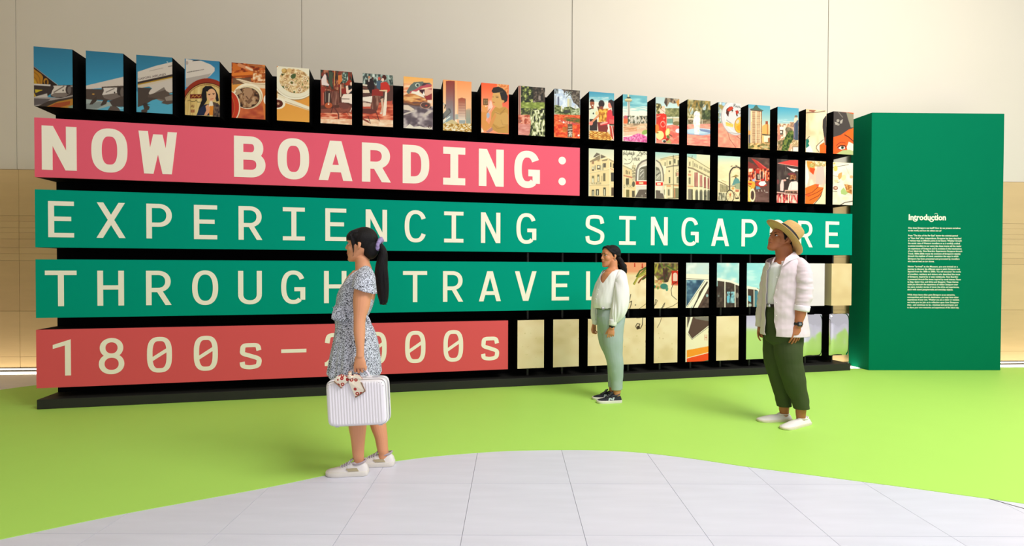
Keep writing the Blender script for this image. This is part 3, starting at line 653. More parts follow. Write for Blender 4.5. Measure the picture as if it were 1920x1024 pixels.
def a_garden(a):
    a.frame(890, 145, 8.536); a.fill('5c6044'); a.tex(34, 30, ['2c3024', '8c9854', '4c5438', 'c8cc84', '3c4430'], a.v < 600, 3); a.tex(40, 50, ['2c2824', '54483c', '807468', '3c3830', '9c9088'], (a.u > 930) & (a.v < 440), 8)
    a.tex(60, 30, ['8c9c4c', 'a8b464', 'c8d088', '7c8844'], a.m(740, 400, 1120, 500), 5); a.tex(20, 50, ['34382c', 'e0e0c0', '6c7448', 'c8cc9c', '4c5038', 'f0ecd0'], (a.u > 870) & (a.v > 520), 12); a.tex(30, 30, ['4c5438', 'a0a864', '3c4434'], a.m(740, 490, 900, 600), 2)
    a.poly([740, 600, 880, 610, 900, 720, 880, 910, 690, 910, 690, 640], 'd4907c'); a.tex(34, 24, ['c86c54', 'e8b49c', 'a85c48', 'e09880'], a.m(690, 600, 880, 760), 6); a.tex(60, 30, ['d8988c', 'c88478', 'e0aca0'], (a.v > 750) & (a.u < 885 - (a.v - 750) * .1), 7); a.ell(720, 700, 30, 30, 'a86c5c')
    a.rect(690, 128, 740, 600, 'b08070'); a.line([700, 130, 700, 590], 9, 'd8b8a8'); a.line([722, 130, 718, 590], 6, '8c5c50'); a.line([738, 130, 732, 590], 7, 'e0c4b4')
def a_flowers(a):
    a.frame(1030, 155, 8.9); a.grad(90, 400, 'a8b8d0', 'dce0e0'); a.tex(40, 40, ['c8d4e0', 'e0e8ec', 'b8c8dc'], a.v < 400, 3); a.tex(20, 20, ['a8b0b8', '5c5c58', '7c8484'], a.m(85, 90, 150, 185), 3)
    a.poly([195, 105, 510, 130, 510, 450, 470, 380, 400, 330, 350, 200, 280, 140, 240, 200, 240, 140], '6c6058'); a.tex(24, 24, ['544a40', '8c8478', '4c4440', '746a5c'], a.inpoly([(200, 108), (510, 132), (510, 430), (460, 370), (400, 310), (350, 190), (280, 135)]), 6); a.tex(14, 20, ['c8d0d8', '5c544c', '7c8478'], a.m(240, 150, 380, 260) & (vnoise(a.u / 14, a.v / 14, 8) > .5), 6)
    a.rect(133, 232, 166, 400, '74788c'); a.rect(133, 232, 142, 400, '9ca0b0'); a.poly([90, 210, 118, 215, 118, 400, 90, 400], 'b8bcc0'); a.rect(300, 265, 335, 420, 'd8d4b0'); a.rect(338, 270, 372, 400, 'c0c4bc'); a.rect(420, 370, 450, 430, 'c8c8c0'); a.rect(195, 380, 215, 490, 'e8e4c8'); a.line([345, 280, 345, 400], 4, '848c88')
    a.tex(26, 20, ['5c6838', '8c9464', '404c30', 'a8b080'], a.inpoly([(85, 380), (130, 370), (200, 400), (230, 450), (250, 410), (350, 400), (440, 440), (510, 420), (510, 560), (380, 560), (85, 520)]), 4); a.ell(290, 480, 60, 26, '4c5048'); a.tex(20, 14, ['a8b08c', '6c7850', 'c8d0b0'], a.m(360, 450, 510, 570), 9); a.rect(197, 390, 213, 480, 'e4e0c4')
    a.tex(30, 16, ['d85c30', 'e87844', 'c85030', 'f09060'], a.v > 530 + (a.u - 85) * .03, 5); a.tex(30, 18, ['6c7434', 'a08c3c', '5c6430', 'b85c34'], a.inpoly([(230, 590), (300, 570), (510, 600), (510, 680), (400, 670), (240, 620)]), 7); a.tex(20, 14, ['c06060', 'e89c78', 'd84c48', 'f0c0a0'], a.inpoly([(160, 620), (300, 640), (510, 690), (510, 740), (300, 700), (160, 650)]), 8)
    a.tex(40, 34, ['e0502c', 'f08850', 'e86c34', 'f4a468', 'd04828'], a.v > 700, 11); a.rect(305, 690, 385, 915, '6c6050', .9); a.ell(238, 662, 16, 14, 'f4ece0'); a.ell(490, 880, 18, 16, 'f4ece0'); a.tex(20, 30, ['8c8a3c', 'c8843c'], a.m(225, 740, 300, 820), 4, .6)
    for p in ([322, 745, 372, 740], [312, 790, 382, 782], [318, 835, 380, 828], [345, 812, 343, 860], [330, 860, 365, 850], [325, 880, 375, 868], [340, 860, 330, 905], [362, 850, 366, 905]): a.line(p, 9, 'f0ead8')
def a_family(a):
    a.frame(1030, 155, 8.9); a.grad(150, 300, '4c9cb4', '84bcc4'); a.grad(300, 460, 'd8dcd0', 'f0e4d0', a.v > 285 + (a.u - 670) * .1); a.tex(60, 14, ['8cc4cc', 'f0e8dc', 'b8d4d0'], a.m(665, 240, 990, 320), 3, .7)
    a.poly([672, 430, 740, 410, 810, 440, 800, 610, 672, 605], 'd8dcc4'); a.ell(715, 345, 36, 62, 'a05c38'); a.put((a.mell(712, 325, 40, 52) < 1) & (a.v < 318), '1c1814'); a.ell(722, 378, 14, 8, 'f4ece0'); a.rect(700, 400, 740, 440, 'a05c38'); a.line([672, 440, 700, 430], 20, '3c342c')
    a.poly([672, 605, 800, 612, 800, 800, 672, 800], '403430'); a.line([830, 540, 690, 680], 34, 'd89870'); a.ell(695, 680, 32, 34, 'e8907c'); a.ell(735, 515, 12, 16, '3c3c38')
    a.poly([800, 420, 880, 440, 990, 430, 960, 520, 950, 640, 830, 650, 820, 500], 'd8a040'); a.tex(24, 40, ['c07c2c', 'f0cc74', 'a8702c', 'e8b84c'], a.inpoly([(830, 440), (970, 440), (960, 650), (820, 660)]), 6); a.ell(870, 355, 50, 64, '3a2c28'); a.ell(868, 420, 34, 26, '94543c'); a.poly([790, 400, 840, 400, 830, 480], '6c4c3c'); a.ell(790, 510, 22, 34, 'f0c88c')
    a.poly([800, 660, 960, 660, 980, 760, 960, 830, 820, 830], '8c3c34'); a.poly([970, 470, 1030, 440, 1086, 560, 1086, 700, 1010, 690, 850, 720, 850, 690, 950, 650], 'd84850'); a.ell(1015, 375, 36, 56, 'e0907c'); a.poly([985, 300, 1030, 280, 1086, 310, 1086, 560, 1055, 550, 1040, 400, 1010, 330, 985, 340], '302428'); a.line([860, 690, 960, 665], 26, 'f0b4a0'); a.poly([1000, 690, 1086, 690, 1086, 720, 1000, 715], '504c38')
    a.poly([1000, 720, 1086, 725, 1086, 960, 1030, 930], 'c8503c'); a.line([1040, 720, 1075, 940], 10, 'f0ece0'); a.line([1062, 730, 1086, 880], 8, '2c3430'); a.poly([1000, 610, 1086, 620, 1086, 690, 1000, 680], 'd88c78', .6)
    a.tex(36, 22, ['b87c30', 'f0c468', 'f8dc94', 'd89c44'], a.inpoly([(668, 800), (980, 830), (1050, 930), (1040, 960), (668, 945)]), 5)
    for i in range(4):
        for j in range(5): a.ring(700 + j * 72, 828 + i * 36 + j * 3, 34, 16, 5, 'a86c28')
def a_tower(a):
    a.frame(1160, 170, 9.75); a.grad(60, 320, '6cacb4', '8cc4c8'); a.tex(160, 40, ['6cacb4', 'a0d0d0', '78b4bc'], a.v < 330, 3); a.grad(310, 480, 'e8e4d4', 'f0e8d0', a.v > 320 - 0 * a.u); a.tex(90, 14, ['8cc4c8', 'f0e8d8', 'c8d8cc'], a.m(80, 280, 530, 380), 5, .8)
    a.rect(158, 200, 206, 660, 'dcd4c8'); a.rect(176, 200, 190, 660, 'a0988c'); a.rect(196, 200, 206, 640, 'b8b0a4'); a.ell(178, 172, 68, 30, 'e0d0a4'); a.line([115, 178, 242, 180], 10, '8c8460'); a.line([130, 198, 228, 200], 8, '7c7458'); a.ell(184, 126, 38, 14, '4c4c44'); a.rect(165, 60, 190, 115, 'e8d8a8'); a.line([145, 145, 220, 150], 10, 'c0b080')
    a.tex(20, 50, ['5c6450', 'e0d8c4', '8c8c78', 'f0ece0', '54584c'], a.m(85, 460, 530, 600), 6); a.ell(240, 525, 20, 40, 'f0e8d8'); a.ell(300, 530, 14, 36, 'f4f0e4'); a.poly([430, 470, 490, 550, 480, 580, 440, 540], 'f4e4c8'); a.poly([85, 510, 165, 510, 165, 590, 130, 620, 85, 600], 'e07c4c'); a.poly([90, 510, 110, 450, 160, 460, 165, 510], 'c86c74')
    for i in range(16): a.line([215 + i * 19, 450 + (i * 37 % 50), 215 + i * 19, 700], 5, '5c5444')
    a.tex(60, 14, ['e8d0b0', '8c7860', 'd8b48c'], a.m(85, 600, 530, 690), 8, .85); a.poly([85, 720, 200, 660, 320, 700, 530, 690, 530, 780, 85, 830], 'e0b898'); a.tex(70, 16, ['d8a07c', 'b8905c', 'e8c8a8'], a.m(85, 660, 330, 750), 9)
    for i in range(22): a.line([95 + i * 20, 750, 95 + i * 20, 830], 4, 'f4ece0')
    a.ell(480, 760, 60, 40, '9cb464', -.5); a.tex(20, 22, ['d868a0', 'f0a8c8', 'c85090', 'e888b4'], a.inpoly([(85, 850), (200, 840), (350, 780), (440, 800), (530, 850), (530, 950), (85, 920)]), 7)
    for i in range(10): a.ell(100 + i * 44, 905 - (i % 3) * 22, 8, 6, '5c7040')
def a_sling(a):
    a.frame(1160, 170, 9.75); a.grad(110, 340, 'b8c8c4', 'c8dcd8'); a.tex(30, 40, ['7c6c58', '9c8c74', '54483c', 'b8a890'], a.inpoly([(850, 130), (1110, 150), (1110, 200), (1060, 230), (1000, 240), (930, 210), (880, 300), (830, 220)]), 4); a.poly([1050, 200, 1110, 150, 1112, 260, 1085, 300], 'c89850')
    a.tex(30, 26, ['8c8c60', 'a8a474', '6c7048'], a.m(850, 320, 1112, 480), 6); a.poly([680, 260, 740, 250, 790, 330, 760, 420, 690, 420], 'a0945c'); a.tex(20, 30, ['7c7440', 'e0d4a0', '54502c'], a.inpoly([(684, 230), (770, 240), (800, 330), (750, 420), (684, 440)]), 9)
    a.rect(860, 490, 1112, 510, 'e8d0b0'); a.rect(880, 510, 990, 600, '8cac98'); a.rect(990, 505, 1112, 600, 'c8bc9c'); a.line([990, 460, 990, 600], 6, '54584c'); a.ell(1060, 600, 70, 40, '8c8058')
    for i in range(6): a.line([890 + i * 17, 512, 890 + i * 17, 600], 4, '5c7c70')
    a.poly([870, 640, 990, 620, 1112, 650, 1112, 980, 684, 960, 684, 640], 'e8907c'); a.tex(60, 40, ['e07c6c', 'f0a48c', 'd87060'], a.inpoly([(880, 640), (1112, 650), (1112, 980), (880, 970)]), 3)
    a.poly([750, 420, 820, 410, 870, 440, 885, 560, 870, 700, 865, 890, 700, 900, 684, 760, 684, 440], 'd83c28'); a.poly([684, 420, 750, 430, 720, 560, 684, 620], 'c8503c'); a.line([878, 480, 872, 690], 8, 'f0b0a0'); a.poly([720, 560, 800, 700, 850, 860, 720, 900], 'e04c30'); a.ell(800, 370, 56, 48, 'e8d0bc'); a.line([760, 330, 850, 400], 8, 'a07c60'); a.rect(790, 280, 846, 330, 'e0c4a8')
    a.ring(810, 612, 42, 54, 8, 'f4b8a4'); a.line([770, 590, 810, 560, 840, 600], 6, 'f4c8b4'); a.line([815, 490, 820, 520], 6, 'f0c4b0'); a.line([835, 490, 840, 515], 6, 'f0c4b0'); a.line([700, 480, 760, 460], 14, 'f0a890'); a.ell(700, 700, 40, 90, 'e88840')
    a.ell(755, 815, 72, 82, 'f4d898'); a.ell(712, 770, 20, 14, '84703c'); a.ell(895, 760, 44, 76, 'f0b85c', .2); a.ell(895, 760, 32, 62, 'f8dc9c', .2); a.ell(905, 850, 26, 40, '6c8048', -.4); a.line([920, 800, 975, 835], 14, '5c5444'); a.ell(890, 900, 28, 36, 'a83424'); a.ell(830, 920, 40, 30, 'c8ccb8'); a.ell(838, 930, 26, 24, '40403c'); a.poly([870, 930, 930, 890, 970, 960, 870, 960], 'b8ac6c'); a.ell(1090, 735, 52, 42, 'd0d4dc'); a.ell(1092, 732, 42, 32, 'f0f0f4')
def a_fount(a):
    a.frame(1280, 180, 9.75); a.fill('b0b49c'); a.tex(44, 60, ['6c6c48', 'a89c6c', '8c8458', 'c8c09c', '54583c'], a.v < 430, 3); a.ell(155, 270, 40, 70, 'c8d8d8', al=.7); a.ell(395, 210, 30, 60, 'd0dce0', al=.8)
    for x, y, x2, y2 in ((230, 90, 130, 300), (250, 90, 200, 260), (270, 90, 320, 240), (440, 90, 380, 200), (460, 100, 500, 230), (130, 90, 110, 220)): a.line([x, y, x2, y2], 22, 'b08c44', .7)
    a.tex(30, 40, ['54603c', '7c8458', '404a30'], a.m(360, 260, 516, 500), 7); a.line([352, 90, 352, 500], 10, '54503c'); a.rect(97, 408, 200, 430, 'e8d4b8'); a.tex(30, 20, ['8c7c60', '6c6044', 'a89878'], a.m(97, 430, 516, 510), 5)
    a.poly([97, 520, 516, 510, 516, 925, 97, 900], 'f09484'); a.tex(70, 30, ['f4a08c', 'e8887c', 'f8b49c'], a.v > 525, 6); a.put(a.mell(300, 655, 260, 66) < 1, 'a8c0d0'); a.put((a.mell(300, 640, 250, 50) < 1), 'c0d4dc'); a.poly([300, 600, 500, 625, 510, 680, 330, 640], '8494b4'); a.line([97, 705, 510, 738], 10, 'd07c74')
    a.poly([210, 360, 200, 340, 220, 290, 260, 270, 310, 300, 322, 360, 322, 460, 300, 700, 220, 700, 210, 560, 190, 480, 195, 430, 215, 400], 'f8f2e0'); a.tex(14, 30, ['f8f4e4', 'd8ccb0', 'f8f4e8', 'fcf8ec'], a.inpoly([(215, 300), (260, 275), (310, 305), (318, 450), (295, 690), (225, 690), (215, 540), (200, 460)]), 4); a.ell(240, 352, 7, 8, '8c8068'); a.line([200, 375, 235, 380], 5, 'a89878')
    a.line([356, 430, 356, 510], 12, 'd8d0b8')
def a_plate(a):
    a.frame(1280, 180, 9.75); a.fill('b8c0b0'); a.tex(30, 30, ['8ca0b0', 'c8ccb8', 'a09c68', 'd0dce0'], a.v < 500, 3); a.poly([662, 150, 760, 180, 720, 260, 662, 200], 'a8985c'); a.ell(750, 150, 30, 30, 'a8c8d8')
    a.poly([660, 500, 1066, 500, 1066, 955, 660, 940], 'f4a084'); a.tex(70, 60, ['f0907c', 'f8b094', 'f49c84'], a.v > 505, 6); a.put(a.mell(960, 400, 258, 325, -.15) < 1, 'b8a8a0'); a.put(a.mell(968, 395, 252, 320, -.15) < 1, 'd8d2ce'); a.put(a.mell(985, 390, 215, 285, -.15) < 1, 'e4e0dc'); a.put(a.mell(1000, 392, 205, 275, -.15) < 1, 'd6d2d0')
    a.poly([790, 310, 800, 240, 850, 200, 900, 190, 930, 230, 900, 260, 850, 290, 835, 380, 815, 360], '5c3024'); a.poly([810, 260, 850, 205, 910, 195, 925, 225, 890, 260, 850, 285], 'c8482c'); a.ell(908, 268, 14, 16, '54402c'); a.line([895, 300, 915, 292], 5, 'c86c50'); a.poly([965, 270, 1010, 262, 1030, 300, 1000, 330, 1005, 370, 975, 340], 'b8402c'); a.poly([975, 320, 1005, 340, 1005, 372, 985, 370], '4c3028')
    a.line([940, 145, 930, 200], 6, '3c4438'); a.line([940, 150, 965, 150, 955, 172, 935, 175, 965, 185, 955, 205], 6, '3c4438'); a.line([985, 175, 972, 205, 995, 195, 998, 210], 6, '3c4438'); a.line([1010, 180, 1012, 215], 6, '3c4438'); a.line([1012, 195, 1030, 185], 5, '3c4438'); a.line([1040, 185, 1030, 215, 1058, 210], 6, '3c4438'); a.ring(1045, 295, 22, 34, 6, '5c6450', .4)
    a.line([800, 440, 840, 470, 890, 500], 7, '74604c'); a.poly([785, 470, 930, 515, 925, 575, 790, 545], 'e8c870'); a.line([790, 500, 920, 540], 6, 'c89c3c'); a.put(a.mell(1050, 530, 106, 150, .15) < 1, 'c09048'); a.put(a.mell(1052, 532, 95, 138, .15) < 1, 'ecb84c'); a.ell(1005, 470, 26, 40, 'd0c4b0', .4); a.poly([980, 560, 1066, 500, 1066, 660, 1000, 620], 'e8a430'); a.line([830, 665, 1066, 700], 10, 'a8a09c')
    a.line([825, 670, 860, 790, 970, 940], 9, '8c6058'); a.line([990, 735, 1066, 800], 10, '7c5c54')
def a_pagoda(a):
    a.frame(1395, 190, 10.236); a.grad(60, 500, '60acc0', 'd8d8c0'); a.grad(450, 700, 'd8d0b0', 'e8c080', a.v > 450); a.poly([85, 120, 130, 140, 130, 560, 90, 560], 'a8a8ac')
    a.poly([350, 480, 400, 440, 470, 440, 470, 640, 350, 640], 'e8b46c'); a.rect(412, 380, 460, 440, 'a85c38'); a.rect(440, 440, 466, 640, 'c88c50'); a.poly([350, 620, 500, 640, 500, 670, 350, 650], '6c6448'); a.rect(380, 660, 500, 790, 'f0dcc0'); a.rect(460, 700, 500, 790, 'b07c54'); a.rect(85, 560, 135, 640, 'd8a060'); a.rect(85, 640, 130, 800, '6c6870')
    a.poly([130, 180, 345, 190, 345, 800, 315, 840, 120, 830], 'f4d8b0'); a.rect(322, 190, 345, 800, 'a07854'); a.tex(10, 16, ['8c6848', 'c09468'], a.m(324, 200, 344, 790), 3)
    for i in range(29): y = 195 + i * 22; a.rect(155, y, 222, y + 11, '8a5c3c'); a.rect(240, y + 3, 310, y + 13, '8a5438')
    a.line([232, 190, 232, 830], 8, 'fce8c8'); a.line([318, 190, 318, 830], 6, 'fce8c8')
    for i in range(22): a.rect(134, 400 + i * 19, 148, 408 + i * 19, 'b88858')
    a.poly([120, 150, 180, 130, 205, 90, 225, 72, 250, 72, 275, 120, 310, 145, 380, 178, 345, 195, 140, 180], '5c7464'); a.line([125, 160, 200, 178, 340, 190], 14, '6c4c40')
    a.tex(34, 24, ['8c8450', 'e8b878', 'b8946c', '747848', 'f0d0a0'], a.v > 800 - (a.u > 340) * 20, 7); a.poly([150, 830, 300, 850, 300, 915, 140, 905], 'f0c888', .7); a.ell(165, 865, 30, 26, '7c7840'); a.ell(280, 860, 26, 22, '6c6c3c'); a.ell(410, 880, 60, 26, 'c0b488')
def a_city(a):
    a.frame(1395, 190, 10.236); a.grad(110, 440, '54a8c0', 'b4ccc8'); a.tex(80, 10, ['a0ccd0', 'e0e4dc', '90c0c8'], a.m(640, 340, 960, 400), 3, .6); a.tex(22, 30, ['e8d0b0', 'b89070', 'f0e4d0', '8c7c70', 'd8a884'], a.v > 430 - (a.u > 880) * 30, 5)
    a.poly([645, 460, 680, 450, 690, 680, 645, 700], 'd8987c'); a.rect(685, 490, 790, 545, 'f4e8d8'); a.rect(690, 550, 750, 640, '6c6054'); a.rect(695, 570, 730, 610, 'f0e4d4'); a.rect(755, 460, 800, 680, 'ecd8c4'); a.poly([645, 640, 720, 650, 700, 720, 645, 760], 'c88878')
    a.poly([740, 945, 800, 700, 860, 560, 940, 560, 930, 760, 870, 840, 850, 950], '5c7438'); a.tex(26, 34, ['4c6430', '7c8c48', '384c28', '94944c'], a.inpoly([(660, 950), (760, 740), (860, 560), (960, 580), (940, 760), (880, 830), (850, 950)]), 8); a.tex(30, 40, ['8c7c58', 'b0946c', '6c6848', 'c8a484'], a.inpoly([(645, 760), (760, 740), (720, 945), (645, 940)]), 9); a.ell(850, 545, 60, 50, '6c6850', al=.7)
    a.ell(1000, 290, 30, 24, '94806c'); a.poly([960, 340, 975, 310, 1030, 310, 1042, 360, 1042, 420, 955, 440], 'e8d0b4'); a.poly([955, 430, 1000, 400, 1010, 370, 1042, 360, 1042, 780, 950, 720], '5c6878'); a.rect(955, 430, 972, 700, '8c7c8c'); a.rect(1005, 400, 1020, 740, '4c5868')
    a.poly([900, 830, 930, 745, 1042, 745, 1042, 860, 930, 860], 'd8c098'); a.rect(925, 860, 1042, 970, 'a88c70'); a.rect(940, 880, 1040, 965, 'e0dcd4'); a.poly([870, 900, 890, 810, 915, 830, 900, 945, 850, 945], 'e8b090'); a.tex(18, 18, ['c8ac84', 'e8d4ac', 'a88c64'], a.m(925, 750, 1042, 850), 6)
def a_hat(a):
    a.frame(1500, 200, 5.2545); a.fill('ecd4b0'); a.tex(60, 90, ['f4dcb8', 'e8c8a0', 'f4e0c4'], None, 3); a.line([62, 62, 110, 58, 170, 56, 245, 44], 6, '54443c'); a.poly([90, 32, 160, 36, 130, 56, 90, 44], 'a86c58'); a.line([55, 330, 95, 292], 5, '3c3430'); a.poly([58, 330, 82, 315, 92, 345, 82, 360, 95, 390, 75, 420, 60, 430, 58, 380], '1c8070')
    a.poly([60, 410, 100, 380, 130, 450, 60, 452], 'f0ece0'); a.poly([255, 90, 228, 130, 222, 200, 236, 290, 245, 380, 260, 380, 260, 90], '4c4440'); a.line([255, 92, 228, 130, 224, 200, 240, 300], 4, '3c3430'); a.poly([200, 350, 232, 332, 242, 470, 195, 465, 165, 420, 170, 385], 'f4e8cc'); a.line([228, 325, 165, 385, 160, 410, 190, 450], 5, '3c3028'); a.poly([192, 380, 238, 350, 260, 470, 195, 460], 'e07828'); a.line([245, 300, 252, 460], 8, 'a05030'); a.put(a.m(246, 380, 262, 470), 'e0682c')
def a_face(a):
    a.frame(1500, 200, 5.2545); a.fill('f07030'); a.poly([322, 40, 400, 50, 480, 60, 530, 75, 530, 210, 480, 225, 400, 280, 322, 302], '5a524e'); a.poly([455, 55, 530, 75, 530, 205, 500, 205, 470, 110], 'a09a84'); a.line([380, 55, 420, 105], 7, '948c80'); a.poly([440, 270, 530, 205, 530, 350, 480, 300], 'f07a2c'); a.line([440, 278, 480, 300, 524, 340], 8, '5c2c20')
    a.poly([340, 150, 372, 158, 382, 180, 350, 178], 'b4aca0'); a.ell(374, 138, 14, 15, 'b4aca0'); a.poly([395, 140, 424, 122, 414, 165, 396, 168], 'bcb4a8'); a.ell(376, 176, 14, 10, 'a8a094'); a.line([360, 385, 380, 362, 410, 350, 445, 358], 6, 'a04428'); a.poly([365, 405, 400, 380, 440, 378, 470, 410, 420, 430, 380, 425], 'c8502c'); a.poly([375, 408, 405, 390, 440, 395, 445, 415, 410, 425], 'f0ece0'); a.ell(418, 403, 15, 15, '5a7c68'); a.ell(418, 403, 8, 8, '1c2020'); a.line([372, 402, 400, 382, 440, 382, 452, 395], 7, '3c2820')
    a.poly([480, 345, 530, 370, 530, 475, 470, 440, 460, 400], 'f0ecd4'); a.poly([350, 470, 420, 430, 490, 425, 530, 440, 530, 476, 325, 468], 'c0c890')
def a_hand(a):
    a.frame(1500, 200, 5.2545); a.fill('f0d8bc'); a.tex(60, 110, ['f4e0c8', 'e4c8b0', 'f0dcc4', 'dcc4b4'], None, 4); a.poly([170, 570, 230, 580, 245, 700, 215, 770, 150, 770], 'd8c4b8'); a.poly([65, 535, 110, 538, 150, 570, 130, 670, 95, 640, 72, 590], 'f0a048'); a.poly([95, 600, 150, 610, 132, 672, 100, 640], 'e05c28'); a.ell(118, 580, 22, 20, 'b0b878'); a.tex(16, 14, ['e8a848', 'f0ecd8', '8c9c5c', 'd87830'], a.m(110, 537, 258, 590), 7, .6); a.poly([70, 590, 90, 700, 66, 780, 52, 760, 52, 560], 'f4ecdc')
    a.poly([52, 800, 150, 762, 188, 765, 180, 790, 236, 798, 236, 820, 200, 880, 165, 925, 125, 962, 52, 962], 'f08030'); a.line([52, 868, 120, 845, 180, 790], 5, '843c20'); a.line([80, 885, 170, 845, 232, 805], 5, '843c20'); a.line([95, 922, 180, 880, 225, 830], 5, '843c20'); a.ell(172, 778, 13, 12, 'e0684c'); a.line([236, 808, 200, 890, 140, 962], 6, '3c342c'); a.ell(80, 870, 26, 14, 'e05c34', al=.6)
    a.poly([245, 760, 258, 760, 258, 965, 140, 965, 205, 890], 'f0e0bc')
def a_blossom(a):
    a.frame(1500, 200, 5.2545); a.fill('f2e6cc'); a.tex(50, 50, ['f4ead4', 'ece0c4', 'f4ecdc'], None, 3); a.line([326, 600, 400, 585, 480, 572], 4, '544c44'); a.line([450, 590, 490, 680], 3, 'b8b0a4'); a.line([326, 680, 370, 688, 400, 680], 3, '6c5c4c'); a.line([340, 730, 370, 750, 395, 742], 3, '6c5c4c'); a.ell(350, 610, 20, 28, 'f0d078'); a.ell(338, 560, 10, 8, 'f0c878')
    a.poly([380, 660, 415, 645, 412, 700, 385, 720, 370, 690], 'f0b070'); a.ell(430, 700, 22, 30, 'f4dcb0', .4); a.ell(360, 735, 18, 16, 'f4d4a8'); a.ell(350, 802, 24, 20, 'a87468'); a.ell(352, 800, 14, 10, 'e8c0a0'); a.line([326, 835, 365, 838], 4, '544c44'); a.ell(505, 692, 16, 16, 'f0b888'); a.poly([400, 830, 430, 795, 455, 830, 480, 850, 440, 870, 405, 860], 'b8cc88'); a.poly([440, 770, 465, 765, 510, 790, 500, 860, 470, 840, 450, 810], 'c88c54'); a.tex(12, 14, ['c07c3c', 'e8b878', '9c6c3c'], a.inpoly([(435, 765), (510, 775), (512, 865), (460, 840)]), 5); a.line([395, 972, 440, 945, 520, 932], 9, '6c625c'); a.line([440, 868, 512, 870], 3, 'a89c8c')
def a_hotel1(a):
    a.frame(1095, 270, 9.31); a.grad(70, 250, 'd0d4bc', 'e4e0c4'); a.poly([98, 290, 100, 270, 170, 235, 290, 178, 420, 235, 532, 295, 532, 925, 92, 912], 'e8d4a4'); a.poly([160, 228, 220, 150, 290, 180, 385, 225, 300, 260, 180, 240], '7c7260'); a.line([100, 282, 290, 182, 285, 260, 425, 240, 532, 300], 9, 'f4ecd0'); a.poly([105, 300, 285, 200, 285, 270, 105, 320], '9c8e70'); a.poly([310, 285, 420, 255, 400, 290, 320, 300], '9c8e70'); a.poly([430, 250, 532, 300, 532, 330, 440, 290], 'c0b088')
    for x, y, w_, h_, c in ((135, 300, 40, 50, 'b08c6c'), (232, 275, 40, 30, 'b89870'), (136, 400, 38, 70, '746850'), (228, 370, 52, 76, '6c6250'), (332, 335, 50, 76, '746c5c'), (458, 320, 20, 86, '5c5444'), (503, 340, 20, 80, '5c5444'), (136, 555, 42, 130, '8c8464'), (230, 535, 40, 130, '847c60'), (334, 510, 40, 140, '847a60'), (470, 500, 60, 155, '5c5a50'), (134, 800, 46, 120, '5c5848'), (205, 790, 56, 110, '5c5848'), (336, 760, 44, 150, '5c5a4c'), (476, 760, 52, 150, '6c5c48')): a.rect(x, y, x + w_, y + h_, c)
    for x, y, w_, h_ in ((140, 405, 28, 36), (238, 380, 34, 40), (140, 600, 30, 76), (240, 570, 20, 86), (150, 820, 14, 90), (225, 810, 18, 80), (350, 790, 14, 110)): a.rect(x, y, x + w_, y + h_, 'e0dcc0')
    for x in (185, 285, 320): a.rect(x, 375 if x < 300 else 345, x + 20, 455, 'a8a48c')
    a.rect(300, 555, 322, 655, 'c8b88c'); a.line([92, 500, 300, 470, 440, 430, 532, 470], 8, 'f4e8c4'); a.line([92, 510, 440, 445], 4, 'a8946c'); a.line([92, 715, 300, 720, 440, 700, 532, 715], 8, 'f0e0b8'); a.line([92, 728, 440, 715], 5, 'a08c64'); a.tex(14, 30, ['e8d8b0', 'a89c78'], a.m(92, 670, 300, 708), 4); a.line([300, 300, 305, 460], 6, 'f4ecd0'); a.line([448, 290, 455, 910], 12, 'f4e4bc'); a.line([458, 430, 532, 465], 10, 'c88c6c'); a.rect(92, 900, 532, 925, 'd8c494', .5)
